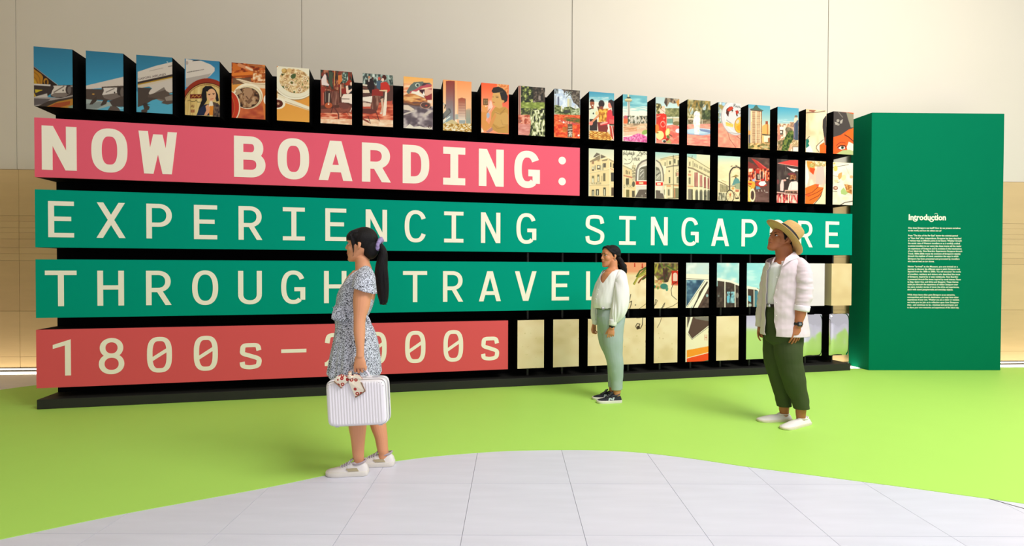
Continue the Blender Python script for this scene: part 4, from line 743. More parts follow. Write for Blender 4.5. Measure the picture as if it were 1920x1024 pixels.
def a_hotel2(a):
    a.frame(1095, 270, 9.31); a.grad(100, 400, 'e4e2c8', 'ece4c8'); a.poly([682, 360, 840, 440, 900, 480, 900, 940, 682, 930], 'e4d0a0'); a.line([682, 380, 850, 455], 14, 'a8a488'); a.rect(850, 370, 885, 640, 'd8cca4'); a.line([860, 330, 868, 380], 5, '7c7864'); a.tex(14, 14, ['c8bc98', '8c866c', 'e8dcb8'], a.m(838, 370, 900, 640), 5)
    for x in (730, 756, 782): a.rect(x, 455 + (x - 730) * .5, x + 14, 530, '54503c')
    a.poly([690, 540, 845, 575, 845, 600, 690, 560], 'c88c70'); a.rect(730, 600, 785, 710, '6c6850'); a.rect(735, 800, 790, 930, '847c50'); a.rect(838, 815, 885, 930, '6c6450'); a.ell(864, 700, 26, 50, '6c6a58'); a.rect(695, 720, 712, 780, '8c8468'); a.tex(12, 20, ['e8dcb4', 'a89c74'], a.m(690, 710, 840, 760), 7); a.line([720, 580, 720, 930], 6, 'f4e8c4'); a.line([682, 770, 850, 800], 7, 'f0e4bc')
    a.poly([905, 660, 915, 440, 950, 360, 1020, 300, 1106, 262, 1106, 940, 880, 935, 930, 850], 'd8d0bc'); a.line([908, 640, 918, 450, 950, 370, 1010, 310, 1106, 272], 30, '8c8478'); a.line([935, 640, 945, 460, 990, 400, 1106, 350], 16, 'f0ecdc'); a.poly([950, 630, 960, 440, 1000, 405, 1106, 380, 1106, 635], '74705e'); a.rect(968, 440, 1050, 620, 'b4b0a0'); a.rect(976, 448, 1042, 612, '8a8678'); a.line([985, 480, 1020, 450], 12, 'e0dccc'); a.line([975, 560, 1035, 490], 14, 'd8d4c4'); a.line([1000, 600, 1040, 560], 8, 'c8c4b4')
    a.rect(905, 650, 1106, 712, 'd83c28'); a.rect(960, 668, 1035, 698, 'f0d8a8'); a.rect(960, 635, 1106, 650, 'f0ecdc'); a.poly([905, 712, 1106, 712, 1106, 730, 905, 730], 'f0ecdc'); a.poly([930, 860, 960, 800, 1106, 790, 1106, 940, 890, 935], '74685c'); a.rect(905, 740, 1106, 795, 'e0d8c8'); a.ell(1076, 860, 7, 9, 'f0e8d8'); a.line([990, 935, 1010, 890], 5, 'c8c0b0'); a.line([1015, 935, 1028, 890], 5, 'c8c0b0')
    ink = '2c2820'
    for p in ([690, 145, 684, 190, 700, 190], [705, 125, 703, 190], [712, 165, 722, 155, 716, 180, 732, 185], [745, 115, 740, 190, 750, 188], [765, 155, 758, 212], [768, 160, 785, 158, 780, 182, 765, 184], [800, 118, 795, 188], [798, 165, 812, 155, 810, 188], [826, 150, 824, 188], [838, 148, 834, 188, 848, 184], [858, 150, 856, 188], [870, 125, 866, 190], [884, 150, 882, 188], [945, 130, 985, 120, 975, 150, 950, 192, 925, 195], [975, 155, 1000, 150, 995, 190], [1015, 158, 1005, 180, 1020, 188, 1030, 165, 1015, 155], [1052, 125, 1045, 185, 1058, 186], [1035, 150, 1068, 148], [1075, 165, 1085, 155, 1078, 180, 1094, 184], [695, 262, 715, 262, 740, 285], [780, 272, 810, 265], [858, 200, 835, 215, 838, 240, 850, 255, 835, 300, 805, 335, 760, 348, 700, 345], [875, 245, 868, 285], [890, 240, 885, 288], [892, 250, 908, 240, 905, 286], [925, 240, 918, 288, 935, 280], [950, 240, 945, 290], [968, 245, 958, 270, 970, 290], [915, 215, 960, 205, 1010, 210]): a.line(p, 6.5, ink)
def a_round(a):
    a.frame(1220, 275, 9.31); a.grad(90, 250, 'a8ccc4', 'd8d8c0'); a.poly([92, 260, 180, 210, 320, 165, 505, 145, 505, 920, 88, 905], 'e0d4ac'); a.line([170, 215, 330, 180, 505, 152], 8, '8c8468'); a.line([180, 235, 340, 205, 505, 190], 14, 'c4b48c'); a.line([280, 360, 400, 335, 505, 330], 22, '9c927a'); a.poly([180, 320, 270, 350, 250, 480, 210, 460], 'ece0c0')
    for x, y, w_, h_ in ((245, 270, 14, 66), (322, 252, 32, 60), (405, 215, 30, 78), (470, 235, 30, 85), (315, 530, 28, 110), (455, 530, 18, 110), (478, 525, 16, 115), (435, 450, 16, 70), (300, 745, 38, 110), (222, 750, 22, 90)): a.rect(x, y, x + w_, y + h_, '7c7a60')
    a.ell(324, 428, 14, 17, '8c7c60'); a.ring(468, 418, 20, 20, 6, '847c64'); a.poly([450, 450, 505, 450, 505, 510, 450, 510], 'd0a488'); a.line([395, 150, 398, 890], 8, '4c4a3c'); a.line([285, 240, 285, 330], 5, '54503c'); a.line([230, 670, 300, 660, 505, 668], 8, '8c7c5c'); a.poly([275, 675, 350, 672, 350, 700, 280, 700], 'd8a474'); a.poly([400, 672, 505, 672, 505, 695, 400, 690], 'd8a878')
    a.rect(400, 725, 505, 890, '8c8c68'); a.rect(405, 730, 430, 890, 'c89870'); a.poly([320, 745, 345, 745, 345, 860, 320, 850], 'f0dcc0', .4); a.line([262, 700, 262, 900], 16, 'f0e8c8'); a.line([360, 740, 360, 900], 12, 'f0e8c8'); a.line([300, 900, 505, 895], 10, '54503c')
    a.poly([88, 260, 150, 270, 200, 340, 225, 470, 225, 640, 240, 905, 88, 905], 'dcd4bc'); a.line([100, 240, 160, 285, 205, 380, 222, 500, 222, 600], 22, '8a8274'); a.poly([88, 350, 140, 370, 175, 440, 185, 600, 88, 600], '84806c'); a.poly([95, 410, 150, 420, 170, 480, 170, 580, 95, 580], 'b4b09c'); a.line([100, 500, 150, 460], 16, '5c5a4c'); a.line([100, 560, 165, 480], 10, 'd8d4c0'); a.rect(88, 625, 215, 680, 'e04030'); a.rect(112, 635, 175, 668, 'f4dcc0'); a.rect(88, 600, 185, 622, 'f0ecd8'); a.poly([88, 760, 165, 765, 170, 810, 215, 820, 240, 905, 88, 905], '746a5e'); a.poly([88, 690, 200, 690, 200, 760, 88, 755], 'e8dcc8')
def a_arcade(a):
    a.frame(1220, 275, 9.31); a.grad(130, 300, 'a0c8c0', 'e0d8b8'); a.grad(200, 420, 'd8d8bc', 'ecd8a8', a.u > 800); a.poly([648, 175, 740, 195, 1050, 395, 1050, 940, 645, 930], 'e0d4ac'); a.line([648, 175, 740, 210, 1050, 400], 8, '7c7458'); a.line([725, 160, 722, 200], 8, '54503c'); a.poly([648, 350, 740, 370, 1040, 530, 1040, 560, 740, 400, 648, 375], '9c8c70'); a.line([648, 385, 740, 410, 1040, 560], 7, 'f0e4c0')
    for i, x in enumerate((765, 788, 812, 852, 872, 890, 928, 946, 964, 990, 1005, 1020)): a.rect(x, 290 + (x - 765) * .52, x + 10, 350 + (x - 765) * .45, '7c745c')
    for x in (668, 684): a.rect(x, 262, x + 10, 335, '847c60')
    a.line([738, 250, 740, 360], 6, '54503c')
    for x0, x1, y0, y1 in ((762, 828, 450, 695), (858, 902, 495, 695), (928, 968, 530, 720), (994, 1028, 550, 735)): a.tex(9, 200, ['b07c70', 'd8a898', '945c54', 'c89484'], a.m(x0, y0, x1, y1), x0); a.line([x0, y1, x1, y1 + 4], 7, '5c4c40')
    for x in (838, 915, 980, 1036): a.line([x, 470 + (x - 838) * .3, x, 930], 13, 'f4ecd0')
    for x in (804, 880, 952, 1012): a.put((a.mell(x, 800, 26, 50) < 1) | a.m(x - 26, 800, x + 26, 935), '84806c'); a.put((a.mell(x - 3, 815, 15, 40) < 1) | a.m(x - 18, 815, x + 12, 935), '6c6a5c')
    a.line([760, 720, 1040, 745], 8, 'f0e4c4'); a.rect(655, 740, 715, 920, '8c8474'); a.rect(715, 745, 735, 930, '54503c'); a.line([752, 420, 755, 930], 14, 'ece0bc'); a.ell(682, 436, 17, 20, 'a08c70'); a.poly([652, 470, 705, 475, 705, 515, 652, 505], 'd8a484'); a.rect(665, 540, 695, 655, '746c54'); a.line([680, 560, 680, 650], 5, 'e0d4b0'); a.line([648, 690, 745, 695], 14, 'd8a880'); a.rect(950, 850, 975, 880, '54503c')
def a_rick(a):
    a.frame(1340, 285, 10.236); a.grad(70, 260, 'b8d4c8', 'ecdcb8'); a.grad(240, 560, 'f0dcb8', 'f0e0b4', a.v > 240); a.tex(120, 60, ['f0d0a8', 'f4e4bc', 'ecd8b0'], a.v > 260, 3, .6)
    a.poly([72, 555, 200, 620, 275, 670, 275, 940, 70, 940], 'e4d4a8'); a.line([72, 560, 200, 622, 275, 672], 12, '6c6450'); a.line([72, 585, 270, 690], 6, 'f4ecd0'); a.line([130, 540, 220, 580], 6, '8c7c60')
    for x in (104, 128, 150, 176, 200, 222, 245): a.rect(x, 610 + (x - 104) * .35, x + 14, 770, '6c6850')
    a.tex(12, 60, ['5c5a4c', 'e0d8bc', '8c866c'], a.m(70, 780, 220, 940), 4); a.line([70, 770, 250, 790], 7, 'f0e4c0')
    a.line([288, 730, 288, 420, 305, 360, 350, 305, 420, 285, 470, 300, 498, 330], 26, '544a40'); a.line([310, 420, 335, 360, 380, 325, 430, 318, 495, 345], 5, 'a8987c'); a.line([312, 280, 335, 268], 12, '3c3830'); a.line([400, 258, 430, 262], 10, '3c3830')
    a.poly([315, 485, 370, 460, 400, 435, 425, 440, 465, 465, 400, 478], 'b09c60'); a.line([325, 482, 460, 462], 8, '54482c'); a.ell(405, 498, 20, 16, '5c4838'); a.poly([345, 600, 375, 520, 420, 495, 460, 520, 490, 580, 490, 720, 420, 710, 400, 640, 330, 640], '6c9c98'); a.poly([380, 620, 490, 590, 490, 720, 390, 700], 'a8ac8c'); a.line([320, 640, 430, 600], 10, '84a49c'); a.line([310, 655, 400, 660], 8, '54503c'); a.ell(350, 700, 26, 26, 'd8a464'); a.poly([395, 720, 470, 725, 460, 770, 400, 765], 'c88468')
    a.ring(296, 850, 76, 118, 12, '4c463c'); a.ring(296, 850, 64, 104, 4, 'a89c7c'); a.line([296, 760, 296, 940], 4, '8c8064'); a.line([240, 850, 350, 850], 4, '8c8064'); a.line([256, 780, 336, 920], 4, '8c8064'); a.line([336, 780, 256, 920], 4, '8c8064'); a.ell(300, 820, 16, 30, 'c87c54'); a.line([375, 770, 400, 880, 460, 880, 490, 760], 9, '4c463c'); a.line([400, 800, 450, 880], 6, '4c463c'); a.ell(430, 890, 40, 14, '4c4438')
def a_market(a):
    a.frame(1340, 285, 10.236); a.fill('6c4c44'); a.tex(90, 60, ['5c4840', '7c6054', '684c44'], a.v < 400, 3); a.poly([700, 120, 780, 150, 1030, 330, 1020, 360, 860, 310], 'c04438'); a.poly([780, 150, 830, 180, 1000, 310, 960, 310], 'e0605c'); a.poly([645, 180, 860, 300, 870, 335, 645, 310], '9a3c34', .8); a.tex(22, 46, ['8c2c28', 'e0b89c', 'c84c34', '54302c', 'e88c58'], a.m(645, 320, 1056, 560), 6); a.rect(655, 320, 718, 380, 'f0d8c0'); a.poly([775, 330, 865, 330, 870, 420, 790, 400], 'c84434')
    for x in (775, 870, 928, 970): a.line([x, 370, x + 4, 550], 12, 'f0e0c8')
    a.rect(800, 420, 870, 540, '4c3430'); a.rect(890, 370, 920, 540, '4c302c'); a.poly([820, 440, 860, 430, 865, 520, 830, 520], 'e8d4c0', .7); a.poly([720, 530, 770, 510, 775, 590, 730, 570], 'a8b4d8'); a.ell(920, 540, 34, 28, 'c83c34'); a.poly([780, 590, 850, 560, 900, 600, 1000, 620, 1000, 650, 880, 670, 790, 640], 'c04838'); a.poly([840, 610, 880, 565, 960, 560, 990, 610, 940, 650, 880, 650], 'f0ece4')
    a.poly([790, 660, 850, 670, 880, 700, 800, 720], '74a0b4'); a.poly([640, 720, 1056, 640, 1056, 970, 640, 960], '74544c'); a.tex(90, 60, ['6c4c44', '84645c', '74544c'], a.v > 770, 8); a.poly([790, 660, 850, 665, 885, 700, 800, 722], '74a0b4'); a.poly([640, 550, 720, 560, 770, 570, 780, 650, 740, 740, 720, 720, 690, 660, 640, 640], 'e8b048'); a.poly([645, 590, 720, 600, 700, 640, 645, 620], 'd0582c'); a.poly([640, 650, 700, 680, 690, 960, 640, 950], 'f0cc6c'); a.ring(725, 830, 46, 110, 18, 'e8dcb8'); a.ell(727, 820, 18, 60, '544840')
    for x in (840, 900, 955): a.line([x, 730, x + 8, 760], 8, 'e8dccc')
    a.line([980, 772, 1025, 772], 6, 'f0ece0'); a.line([790, 850, 800, 960], 6, 'a8847c')
def a_stall(a):
    a.frame(1450, 290, 10.236); a.fill('5a4c48'); a.tex(60, 90, ['544440', '685c54', '4c403c'], None, 3); a.poly([85, 160, 310, 105, 475, 105, 475, 230, 330, 210], 'd8544c'); a.line([85, 165, 330, 208, 475, 228], 8, 'f0b8a4'); a.poly([255, 235, 330, 262, 475, 285, 475, 320, 430, 315, 400, 338, 350, 315], 'f0e0dc'); a.line([235, 210, 235, 330], 5, '8c7c78'); a.ell(350, 375, 80, 26, '8c4448'); a.ell(380, 430, 58, 44, '94643c'); a.tex(14, 20, ['6c3c28', 'e8c088', 'a86c44'], a.m(320, 385, 440, 480), 6); a.ell(368, 490, 26, 22, '302824')
    a.poly([130, 690, 130, 580, 160, 480, 190, 480, 205, 600, 190, 700], 'f0ccc4'); a.poly([200, 700, 200, 500, 240, 460, 310, 460, 300, 600, 260, 690], '4c3c38'); a.ell(218, 492, 30, 18, 'e0b0a0'); a.ell(270, 450, 20, 12, 'f4e0d0'); a.poly([275, 690, 310, 560, 340, 520, 440, 510, 475, 540, 475, 720, 290, 700], 'f2dcd4'); a.line([345, 540, 335, 690], 4, 'c8a8a0'); a.ell(90, 520, 22, 50, '84504c')
    a.poly([75, 720, 475, 740, 475, 940, 70, 930], '7c3838'); a.line([72, 722, 220, 740], 16, 'f4c8b8'); a.rect(220, 680, 475, 745, 'e8b8a8'); a.tex(12, 20, ['3c2824', 'a88468'], a.m(230, 700, 460, 740), 5); a.line([215, 755, 475, 768], 12, 'f4d8c8'); a.tex(30, 60, ['c84848', 'f4dccc', '5c3430', 'e8a090'], a.v > 775, 9)
    for x in (92, 165, 290): a.line([x, 760, x, 930], 22 if x > 100 else 16, 'f4e0c8' if x > 100 else 'e07c74')
    for x in (200, 355, 462): a.line([x, 780, x, 930], 16, 'c03840')
CREAM = ['ecd8b6', 'e4cfa8', 'f0dfc0']
def a_cream(a): a.frame(0, 0, 1); a.fill('ecd8b4'); a.tex(26, 22, CREAM, None, 5); a.tex(2, 2, ['c8b47c', 'e6d6a2'], vnoise(a.u / 5, a.v / 5, 9) > .93, 3, .5)
def a_letter1(a):
    a.frame(1160, 485, 4.761); a.fill('f0dcb8'); a.tex(60, 60, ['f0dcb8', 'ecd6b0', 'f4e4c4'], None, 3); a.rect(0, 0, 250, 132, 'e8a880'); a.grad(110, 150, 'e8a880', 'ecdcae', a.m(0, 118, 250, 150)); a.rect(138, 40, 148, 76, 'c8442c'); a.rect(206, 44, 216, 86, 'c8442c'); a.ell(212, 78, 9, 8, 'b83c28')
    for p, c in (([250, 85, 180, 150, 135, 225], '7c8438'), ([250, 110, 200, 140, 165, 150], 'a0a048'), ([240, 150, 195, 190, 178, 215], '8c5430'), ([250, 130, 170, 170, 140, 228], 'b8ac50'), ([250, 75, 190, 110, 160, 160], '5c7030'), ([250, 160, 215, 185], '54682c')): a.line(p, 13, c)
    a.line([108, 320, 90, 400, 78, 402], 6, '3c3024'); a.line([90, 395, 115, 380, 110, 415, 98, 448], 6, '3c3024'); a.ell(150, 414, 5, 5, '4c3c2c'); a.line([248, 400, 215, 425, 180, 450], 3.5, '7c6848')
def a_letter2(a):
    a.frame(1160, 485, 4.761); a.fill('f0dcb8'); a.tex(60, 60, ['f0dcb8', 'ecd6b0', 'f4e4c4'], None, 3); a.tex(30, 34, ['4c5c30', '8c8c48', '6c4c40', 'a89c50', '54382c', '84684c'], a.inpoly([(305, 40), (533, 40), (533, 100), (470, 130), (440, 210), (400, 215), (350, 190), (305, 130)]), 6)
    for p, c in (([350, 50, 330, 120], 'b8ac50'), ([380, 45, 400, 100], '74803c'), ([320, 60, 306, 130], 'a8a44c'), ([420, 60, 530, 120], '5c6c34'), ([400, 90, 410, 190], '5c3c38')): a.line(p, 14, c)
    a.tex(18, 16, ['f0e0b4', '94a060', 'e8886c', 'c8b878'], a.m(310, 190, 390, 270), 4); a.ell(405, 248, 34, 26, '4c8c80'); a.ell(430, 270, 12, 20, '5c9480'); a.ell(350, 262, 10, 14, '8c9c50'); a.ell(320, 250, 12, 12, '54946c'); a.rect(472, 108, 535, 225, 'c83c24'); a.put((a.mell(504, 150, 20, 24) < 1) | a.m(484, 150, 524, 200), 'e8c8b8'); a.rect(470, 224, 533, 240, 'c83c24', .6)
    a.line([520, 205, 485, 230, 468, 280, 475, 330, 515, 365], 4.5, '3c2c24'); a.line([312, 448, 325, 400, 330, 365, 345, 375, 330, 410, 306, 430], 4, '3c3024'); a.line([388, 450, 395, 420, 412, 395, 402, 430, 380, 440], 4, '3c3024'); a.line([415, 446, 480, 425, 533, 390], 3.5, '5c4834')
def a_letter3(a): a_cream(a); a.frame(1160, 485, 4.761); a.line([215, 530, 212, 590, 195, 622, 165, 630, 152, 605, 165, 580, 190, 585, 178, 618], 6, '3c2c20'); a.ell(176, 614, 14, 15, '4c3828'); a.line([160, 532, 195, 530], 3, '7c6848'); a.ell(243, 740, 5, 12, '8c7850')
def a_letter4(a): a_cream(a); a.frame(1160, 485, 4.761); a.line([382, 530, 370, 570, 345, 615], 3.5, '5c4834'); a.ell(365, 708, 3, 3, 'a87850'); a.ell(396, 715, 3, 3, 'b08458')
def a_bus1(a):
    a.frame(1160, 485, 4.761); a.fill('dce4e0'); a.tex(60, 50, ['ccdcdc', 'e8ece8', 'd0dcd8'], None, 3); a.poly([600, 135, 812, 142, 812, 450, 600, 450], 'f0ead8'); a.line([600, 178, 800, 186], 3, '6c5c50'); a.poly([604, 190, 765, 190, 690, 300, 604, 430], '54748c'); a.tex(40, 40, ['3c5870', '8cb0c0', '5c7c94', '486480'], a.inpoly([(606, 192), (762, 192), (685, 300), (606, 425)]), 5)
    a.poly([625, 448, 690, 345, 650, 448], '84a4a4'); a.poly([800, 188, 775, 240, 690, 330, 600, 448, 640, 448, 720, 330], 'f0ead8'); a.poly([790, 200, 720, 300, 700, 360, 660, 440, 668, 446, 740, 320, 800, 220], '5c5044'); a.line([770, 200, 612, 430], 3, '6c5c50'); a.poly([812, 230, 812, 450, 700, 450, 750, 350, 800, 260], '6c544c'); a.poly([812, 190, 800, 260, 700, 450, 665, 450, 760, 270], 'f0ead8'); a.ell(790, 330, 10, 14, 'a8c0c4'); a.tex(20, 24, ['54403c', '7c6860'], a.m(740, 360, 812, 450) & a.inpoly([(812, 300), (812, 450), (720, 450)]), 7)
def a_bus1b(a):
    a.frame(1160, 485, 4.761); a.fill('f0e6cc'); a.poly([612, 520, 650, 520, 612, 620], '6c6058'); a.poly([655, 520, 812, 520, 812, 590, 655, 715, 620, 660], '6c544c'); a.poly([670, 520, 812, 522, 812, 560, 690, 540], '8c847c'); a.line([660, 522, 618, 662, 655, 718, 812, 600], 4, 'f4f0e0'); a.line([650, 524, 612, 655], 18, 'f0ead8'); a.line([618, 672, 655, 722, 812, 604], 3, '54443c')
    for p in ([770, 680, 770, 728], [788, 680, 788, 730], [770, 704, 788, 704]): a.line(p, 4, 'd06048')
    a.line([800, 655, 812, 648], 4, '54443c'); a.poly([608, 818, 812, 780, 812, 832, 608, 886], 'f4a438'); a.poly([608, 892, 812, 840, 812, 905, 700, 930, 608, 932], 'f05c28'); a.poly([720, 925, 812, 902, 812, 925], '4c7058')
def a_bus2(a):
    a.frame(1280, 485, 4.994); a.grad(40, 250, 'b4dcdc', 'd4e8e4'); a.tex(60, 50, ['a8d8dc', 'e8ece4', 'b8dcdc', 'c8e4e4'], None, 3); a.poly([326, 185, 532, 250, 532, 465, 326, 465], '584840'); a.tex(24, 30, ['4c3c38', '6c5c54', '504440'], a.v > 260, 5); a.poly([326, 180, 450, 205, 532, 240, 532, 258, 450, 225, 326, 206], 'f0eadc'); a.line([396, 215, 396, 465], 9, 'f0eadc'); a.line([490, 240, 492, 465], 8, 'f0eadc'); a.tex(14, 24, ['8cc0d0', '54484a', 'a8ccd4'], a.m(415, 310, 485, 415), 7); a.line([450, 310, 440, 420], 7, '302824'); a.poly([416, 350, 440, 350, 440, 410, 416, 405], '7cc0d8'); a.ell(512, 345, 12, 25, 'a09890'); a.rect(328, 340, 345, 360, '98a0a0', .6)
def a_bus3(a):
    a.frame(1280, 485, 4.994); a.grad(40, 280, 'a0dce0', 'c4e8e8'); a.tex(80, 30, ['a0d8e0', 'd8ecec', 'a8dce0'], None, 3, .6); a.poly([600, 255, 700, 275, 730, 300, 760, 330, 760, 465, 600, 465], '584840'); a.poly([600, 255, 690, 272, 735, 305, 720, 312, 690, 292, 600, 282], 'f0eadc'); a.line([606, 275, 608, 465], 8, 'f0eadc'); a.line([668, 285, 668, 465], 8, 'f0eadc'); a.rect(675, 300, 706, 460, '5c8c9c'); a.line([710, 295, 712, 465], 9, 'f0eadc'); a.poly([612, 345, 640, 350, 640, 410, 615, 395], '7cc4dc'); a.line([650, 350, 646, 420], 8, '302824'); a.ell(630, 435, 14, 16, 'b8c0bc'); a.line([722, 300, 726, 465], 10, 'e4dccc')
def a_white(a): a.fill('e8dee6'); a.tex(30, 30, ['e6dce6', 'ece4ea'], None, 3)
def a_beige(a): a.frame(0, 0, 1); a.fill('e8d0a8'); a.tex(26, 22, ['e8d0a8', 'e2c8a0', 'ecd8b4'], None, 5)

M['print'] = bpy.data.materials.new('printed picture'); M['print'].use_nodes = True
nt = M['print'].node_tree; bs = nt.nodes['Principled BSDF']; ca = nt.nodes.new('ShaderNodeVertexColor'); ca.layer_name = 'ink'
nt.links.new(ca.outputs['Color'], bs.inputs['Base Color']); bs.inputs['Roughness'].default_value = .6; bs.inputs['Specular IOR Level'].default_value = .2
M['mirror'] = material('mirror foil', (232, 230, 232), .07, 1.0)

def art_block(col, row, fn, label, wrap=False):
    s0 = col * PC; s1 = s0 + BW; z0, z1 = ROWS[row]
    bo = MB(); bo.box(s0, s1, .004, DEP, z0, z1, TD)
    blk = bo.build('picture_block', M['black'], dw); blk['label'] = label
    a_, b_ = TD(s0, 0, z0), TD(s1, 0, z1)
    pxa, pya = P2(np.array(a_[0]), np.array(a_[1]), np.array(a_[2])); pxb, pyb = P2(np.array(b_[0]), np.array(b_[1]), np.array(b_[2]))
    nx = int(abs(pxb - pxa) * 1.45) + 2; ny = int(abs(pyb - pya) * 1.45) + 2
    S, Z = np.meshgrid(np.linspace(s0, s1, nx), np.linspace(z0, z1, ny))
    S = S.ravel(); Z = Z.ravel()
    X = DX + S * DC; Y = DY + S * DS
    px, py = P2(X, Y, Z)
    acc = 0
    for jx, jy in ((-.2, -.07), (.07, -.2), (.2, .07), (-.07, .2)): a = Art(px + jx, py + jy); fn(a); acc = acc + np.clip(a.c, 0, 255)
    a.c = acc / 4
    off = np.array(root_origin(blk))
    co = np.stack([X, Y, Z], 1) - off
    idx = np.arange(nx * ny).reshape(ny, nx)
    f = np.stack([idx[:-1, :-1], idx[:-1, 1:], idx[1:, 1:], idx[1:, :-1]], -1).reshape(-1, 4)
    me = bpy.data.meshes.new('print'); nv = len(co); nf = len(f)
    me.vertices.add(nv); me.vertices.foreach_set('co', co.ravel()); me.loops.add(nf * 4); me.loops.foreach_set('vertex_index', f.ravel().astype(np.int32))
    me.polygons.add(nf); me.polygons.foreach_set('loop_start', np.arange(0, nf * 4, 4, dtype=np.int32)); me.polygons.foreach_set('loop_total', np.full(nf, 4, dtype=np.int32)); me.update(calc_edges=True)
    c = np.clip(a.c / 255, 0, 1) ** 1.22; c = np.where(c <= .04045, c / 12.92, ((c + .055) / 1.055) ** 2.4)
    at = me.color_attributes.new('ink', 'FLOAT_COLOR', 'POINT'); at.data.foreach_set('color', np.concatenate([c, np.ones((nv, 1))], 1).ravel())
    me.materials.append(M['print']); o = bpy.data.objects.new('print', me); C.objects.link(o); o.parent = blk
    if wrap:
        e = MB(); e.box(s0 - .002, s0, .0, DEP, z0, z1, TD); e.build('edge_strip', wrap, blk)
    return blk
R1 = [(a_tail, 'an aircraft tail and engine'), (a_sky, 'an aircraft engine against blue sky'), (a_fuse, 'an airliner fuselage with lettering'), (a_nose, 'an aircraft nose above a tin with a drinking woman'),
      (a_pork, 'a bowl of braised pork'), (a_noodle, 'a plate of noodles'), (a_cafe, 'cafe guests and chairs'), (a_waiter, 'a waiter in a red jacket'), (a_beast, 'a painted toothy creature'), (a_towers, 'sunset office towers'),
      (a_lady, 'a dark haired woman in yellow'), (a_garden, 'garden foliage'), (a_flowers, 'orange flower beds and a skyline'), (a_family, 'three people at a food table'), (a_tower, 'a viewing tower above pink flowers'),
      (a_sling, 'a red cocktail with fruit'), (a_fount, 'a white fountain statue'), (a_plate, 'a painted oval plate'), (a_pagoda, 'a tall hotel with a green roof'), (a_city, 'a tree lined city street'), (a_hat, 'the brim of a dark cap'), (a_face, 'an orange face under a dark cap')]
for i, (fn, lb) in enumerate(R1): art_block(i, 1, fn, 'picture block showing ' + lb)
R2 = [(a_hotel1, 'a colonial corner building'), (a_hotel2, 'script lettering above a train front'), (a_round, 'a rounded colonial facade'), (a_arcade, 'a long arcade with blinds'), (a_rick, 'a rider with a wheel and arch'), (a_market, 'a night market under a red awning'), (a_stall, 'a drinks stall'), (a_hand, 'an orange hand'), (a_blossom, 'pale sketched blossoms')]
for i, (fn, lb) in enumerate(R2): art_block(13 + i, 2, fn, 'picture block showing ' + lb)
M['beige_print'] = material('beige print', (232, 208, 168), .6, spec=.2)
R4 = [(a_letter1, 'handwriting below green leaves'), (a_letter2, 'a painted tree and red arch with handwriting'), (a_bus1, 'a bus windscreen'), (a_bus2, 'bus side windows'), (a_bus3, 'the rear of the bus'), (a_white, 'plain white'), (a_white, 'plain white'), (a_beige, 'plain beige')]
for i, (fn, lb) in enumerate(R4): art_block(14 + i, 4, fn, 'picture block showing ' + lb, M['beige_print'] if i == 7 else False)
R5 = [(a_cream, 'plain cream paper'), (a_cream, 'plain cream paper'), (a_cream, 'plain cream paper'), (a_letter3, 'a curl of handwriting'), (a_letter4, 'a pen stroke on cream paper'), (a_bus1b, 'a bus front with orange stripes'), (a_cream, 'plain cream paper')]
for i, (fn, lb) in enumerate(R5): art_block(11 + i, 5, fn, 'picture block showing ' + lb)

# mirror foil blocks: one flat, the last ones with soft bulging corners
def mirror_block(col, row, bulge, label):
    s0 = col * PC; s1 = s0 + BW; z0, z1 = ROWS[row]
    bo = MB(); bo.box(s0 + (.02 if bulge else 0), s1 - (.02 if bulge else 0), .045 if bulge else .004, DEP, z0 + (.025 if bulge else 0), z1 - (.025 if bulge else 0), TD); blk = bo.build('picture_block', M['black'], dw); blk['label'] = label
    n = 40; v = []; f = []
    for j in range(n + 1):
        for i in range(n + 1):
            u = i / n * 2 - 1; w_ = j / n * 2 - 1; r = (abs(u) ** 8 + abs(w_) ** 8)
            d = .0 + bulge * (.035 * min(1, r) + .006 * mnoise.noise(Vector((u * 1.3 + col, w_ * .9, 0))))
            k = 1 - bulge * .02 * min(1, abs(u * w_) ** 6)
            v.append(TD((s0 + s1) / 2 + u * BW / 2 * k, d, (z0 + z1) / 2 + w_ * (z1 - z0) / 2 * k))
    for j in range(n):
        for i in range(n): q = j * (n + 1) + i; f.append((q, q + 1, q + n + 2, q + n + 1))
    mesh_obj('mirror_face', v, f, M['mirror'], blk, smooth=True)
mirror_block(18, 5, 0, 'flat mirror foil block reflecting the floor')
mirror_block(19, 5, 0, 'flat mirror foil block reflecting the floor')
mirror_block(20, 5, 1, 'rounded mirror foil block')
mirror_block(21, 5, 1, 'rounded mirror foil block at the lower right end')

# ================================================================ lettering on prints and on the panel
M['ink_brown'] = material('brown lettering ink', (92, 74, 72), .6, spec=.2)
def text_on_block(name, txt, size, px, py, ang, fit, mat, col, row):
    """flat lettering on a block face, placed from surveyed wall coordinates"""
    blk = [o for o in bpy.data.objects if o.parent == dw and o.get('label', '').startswith('picture block showing an airliner')][0]
    u, v = px - 960, py - 512; a = u * _cr + v * _sr; b = -u * _sr + v * _cr
    d = np.array([a, FPX * _c + b * _s, FPX * _s - b * _c]); nrm = np.array([-DS, DC]); t = (np.array([DX, DY]) @ nrm) / (d[:2] @ nrm)
    P = d[:2] * t; s0 = (P - np.array([DX, DY])) @ np.array([DC, DS]); z0 = CAM_H + d[2] * t
    ca_, sa_ = math.cos(ang), math.sin(ang)
    T = lambda x, dd, y: TD(s0 + (x * ca_ - y * sa_), dd, z0 + (x * sa_ + y * ca_))
    return text_mesh(name, txt, size, mat, blk, T, 0, 0, fit=fit)
text_on_block('lettering', 'GAPORE AIRLINES', .028, 258.8, 150.6, .28, .245, M['ink_brown'], 2, 1)

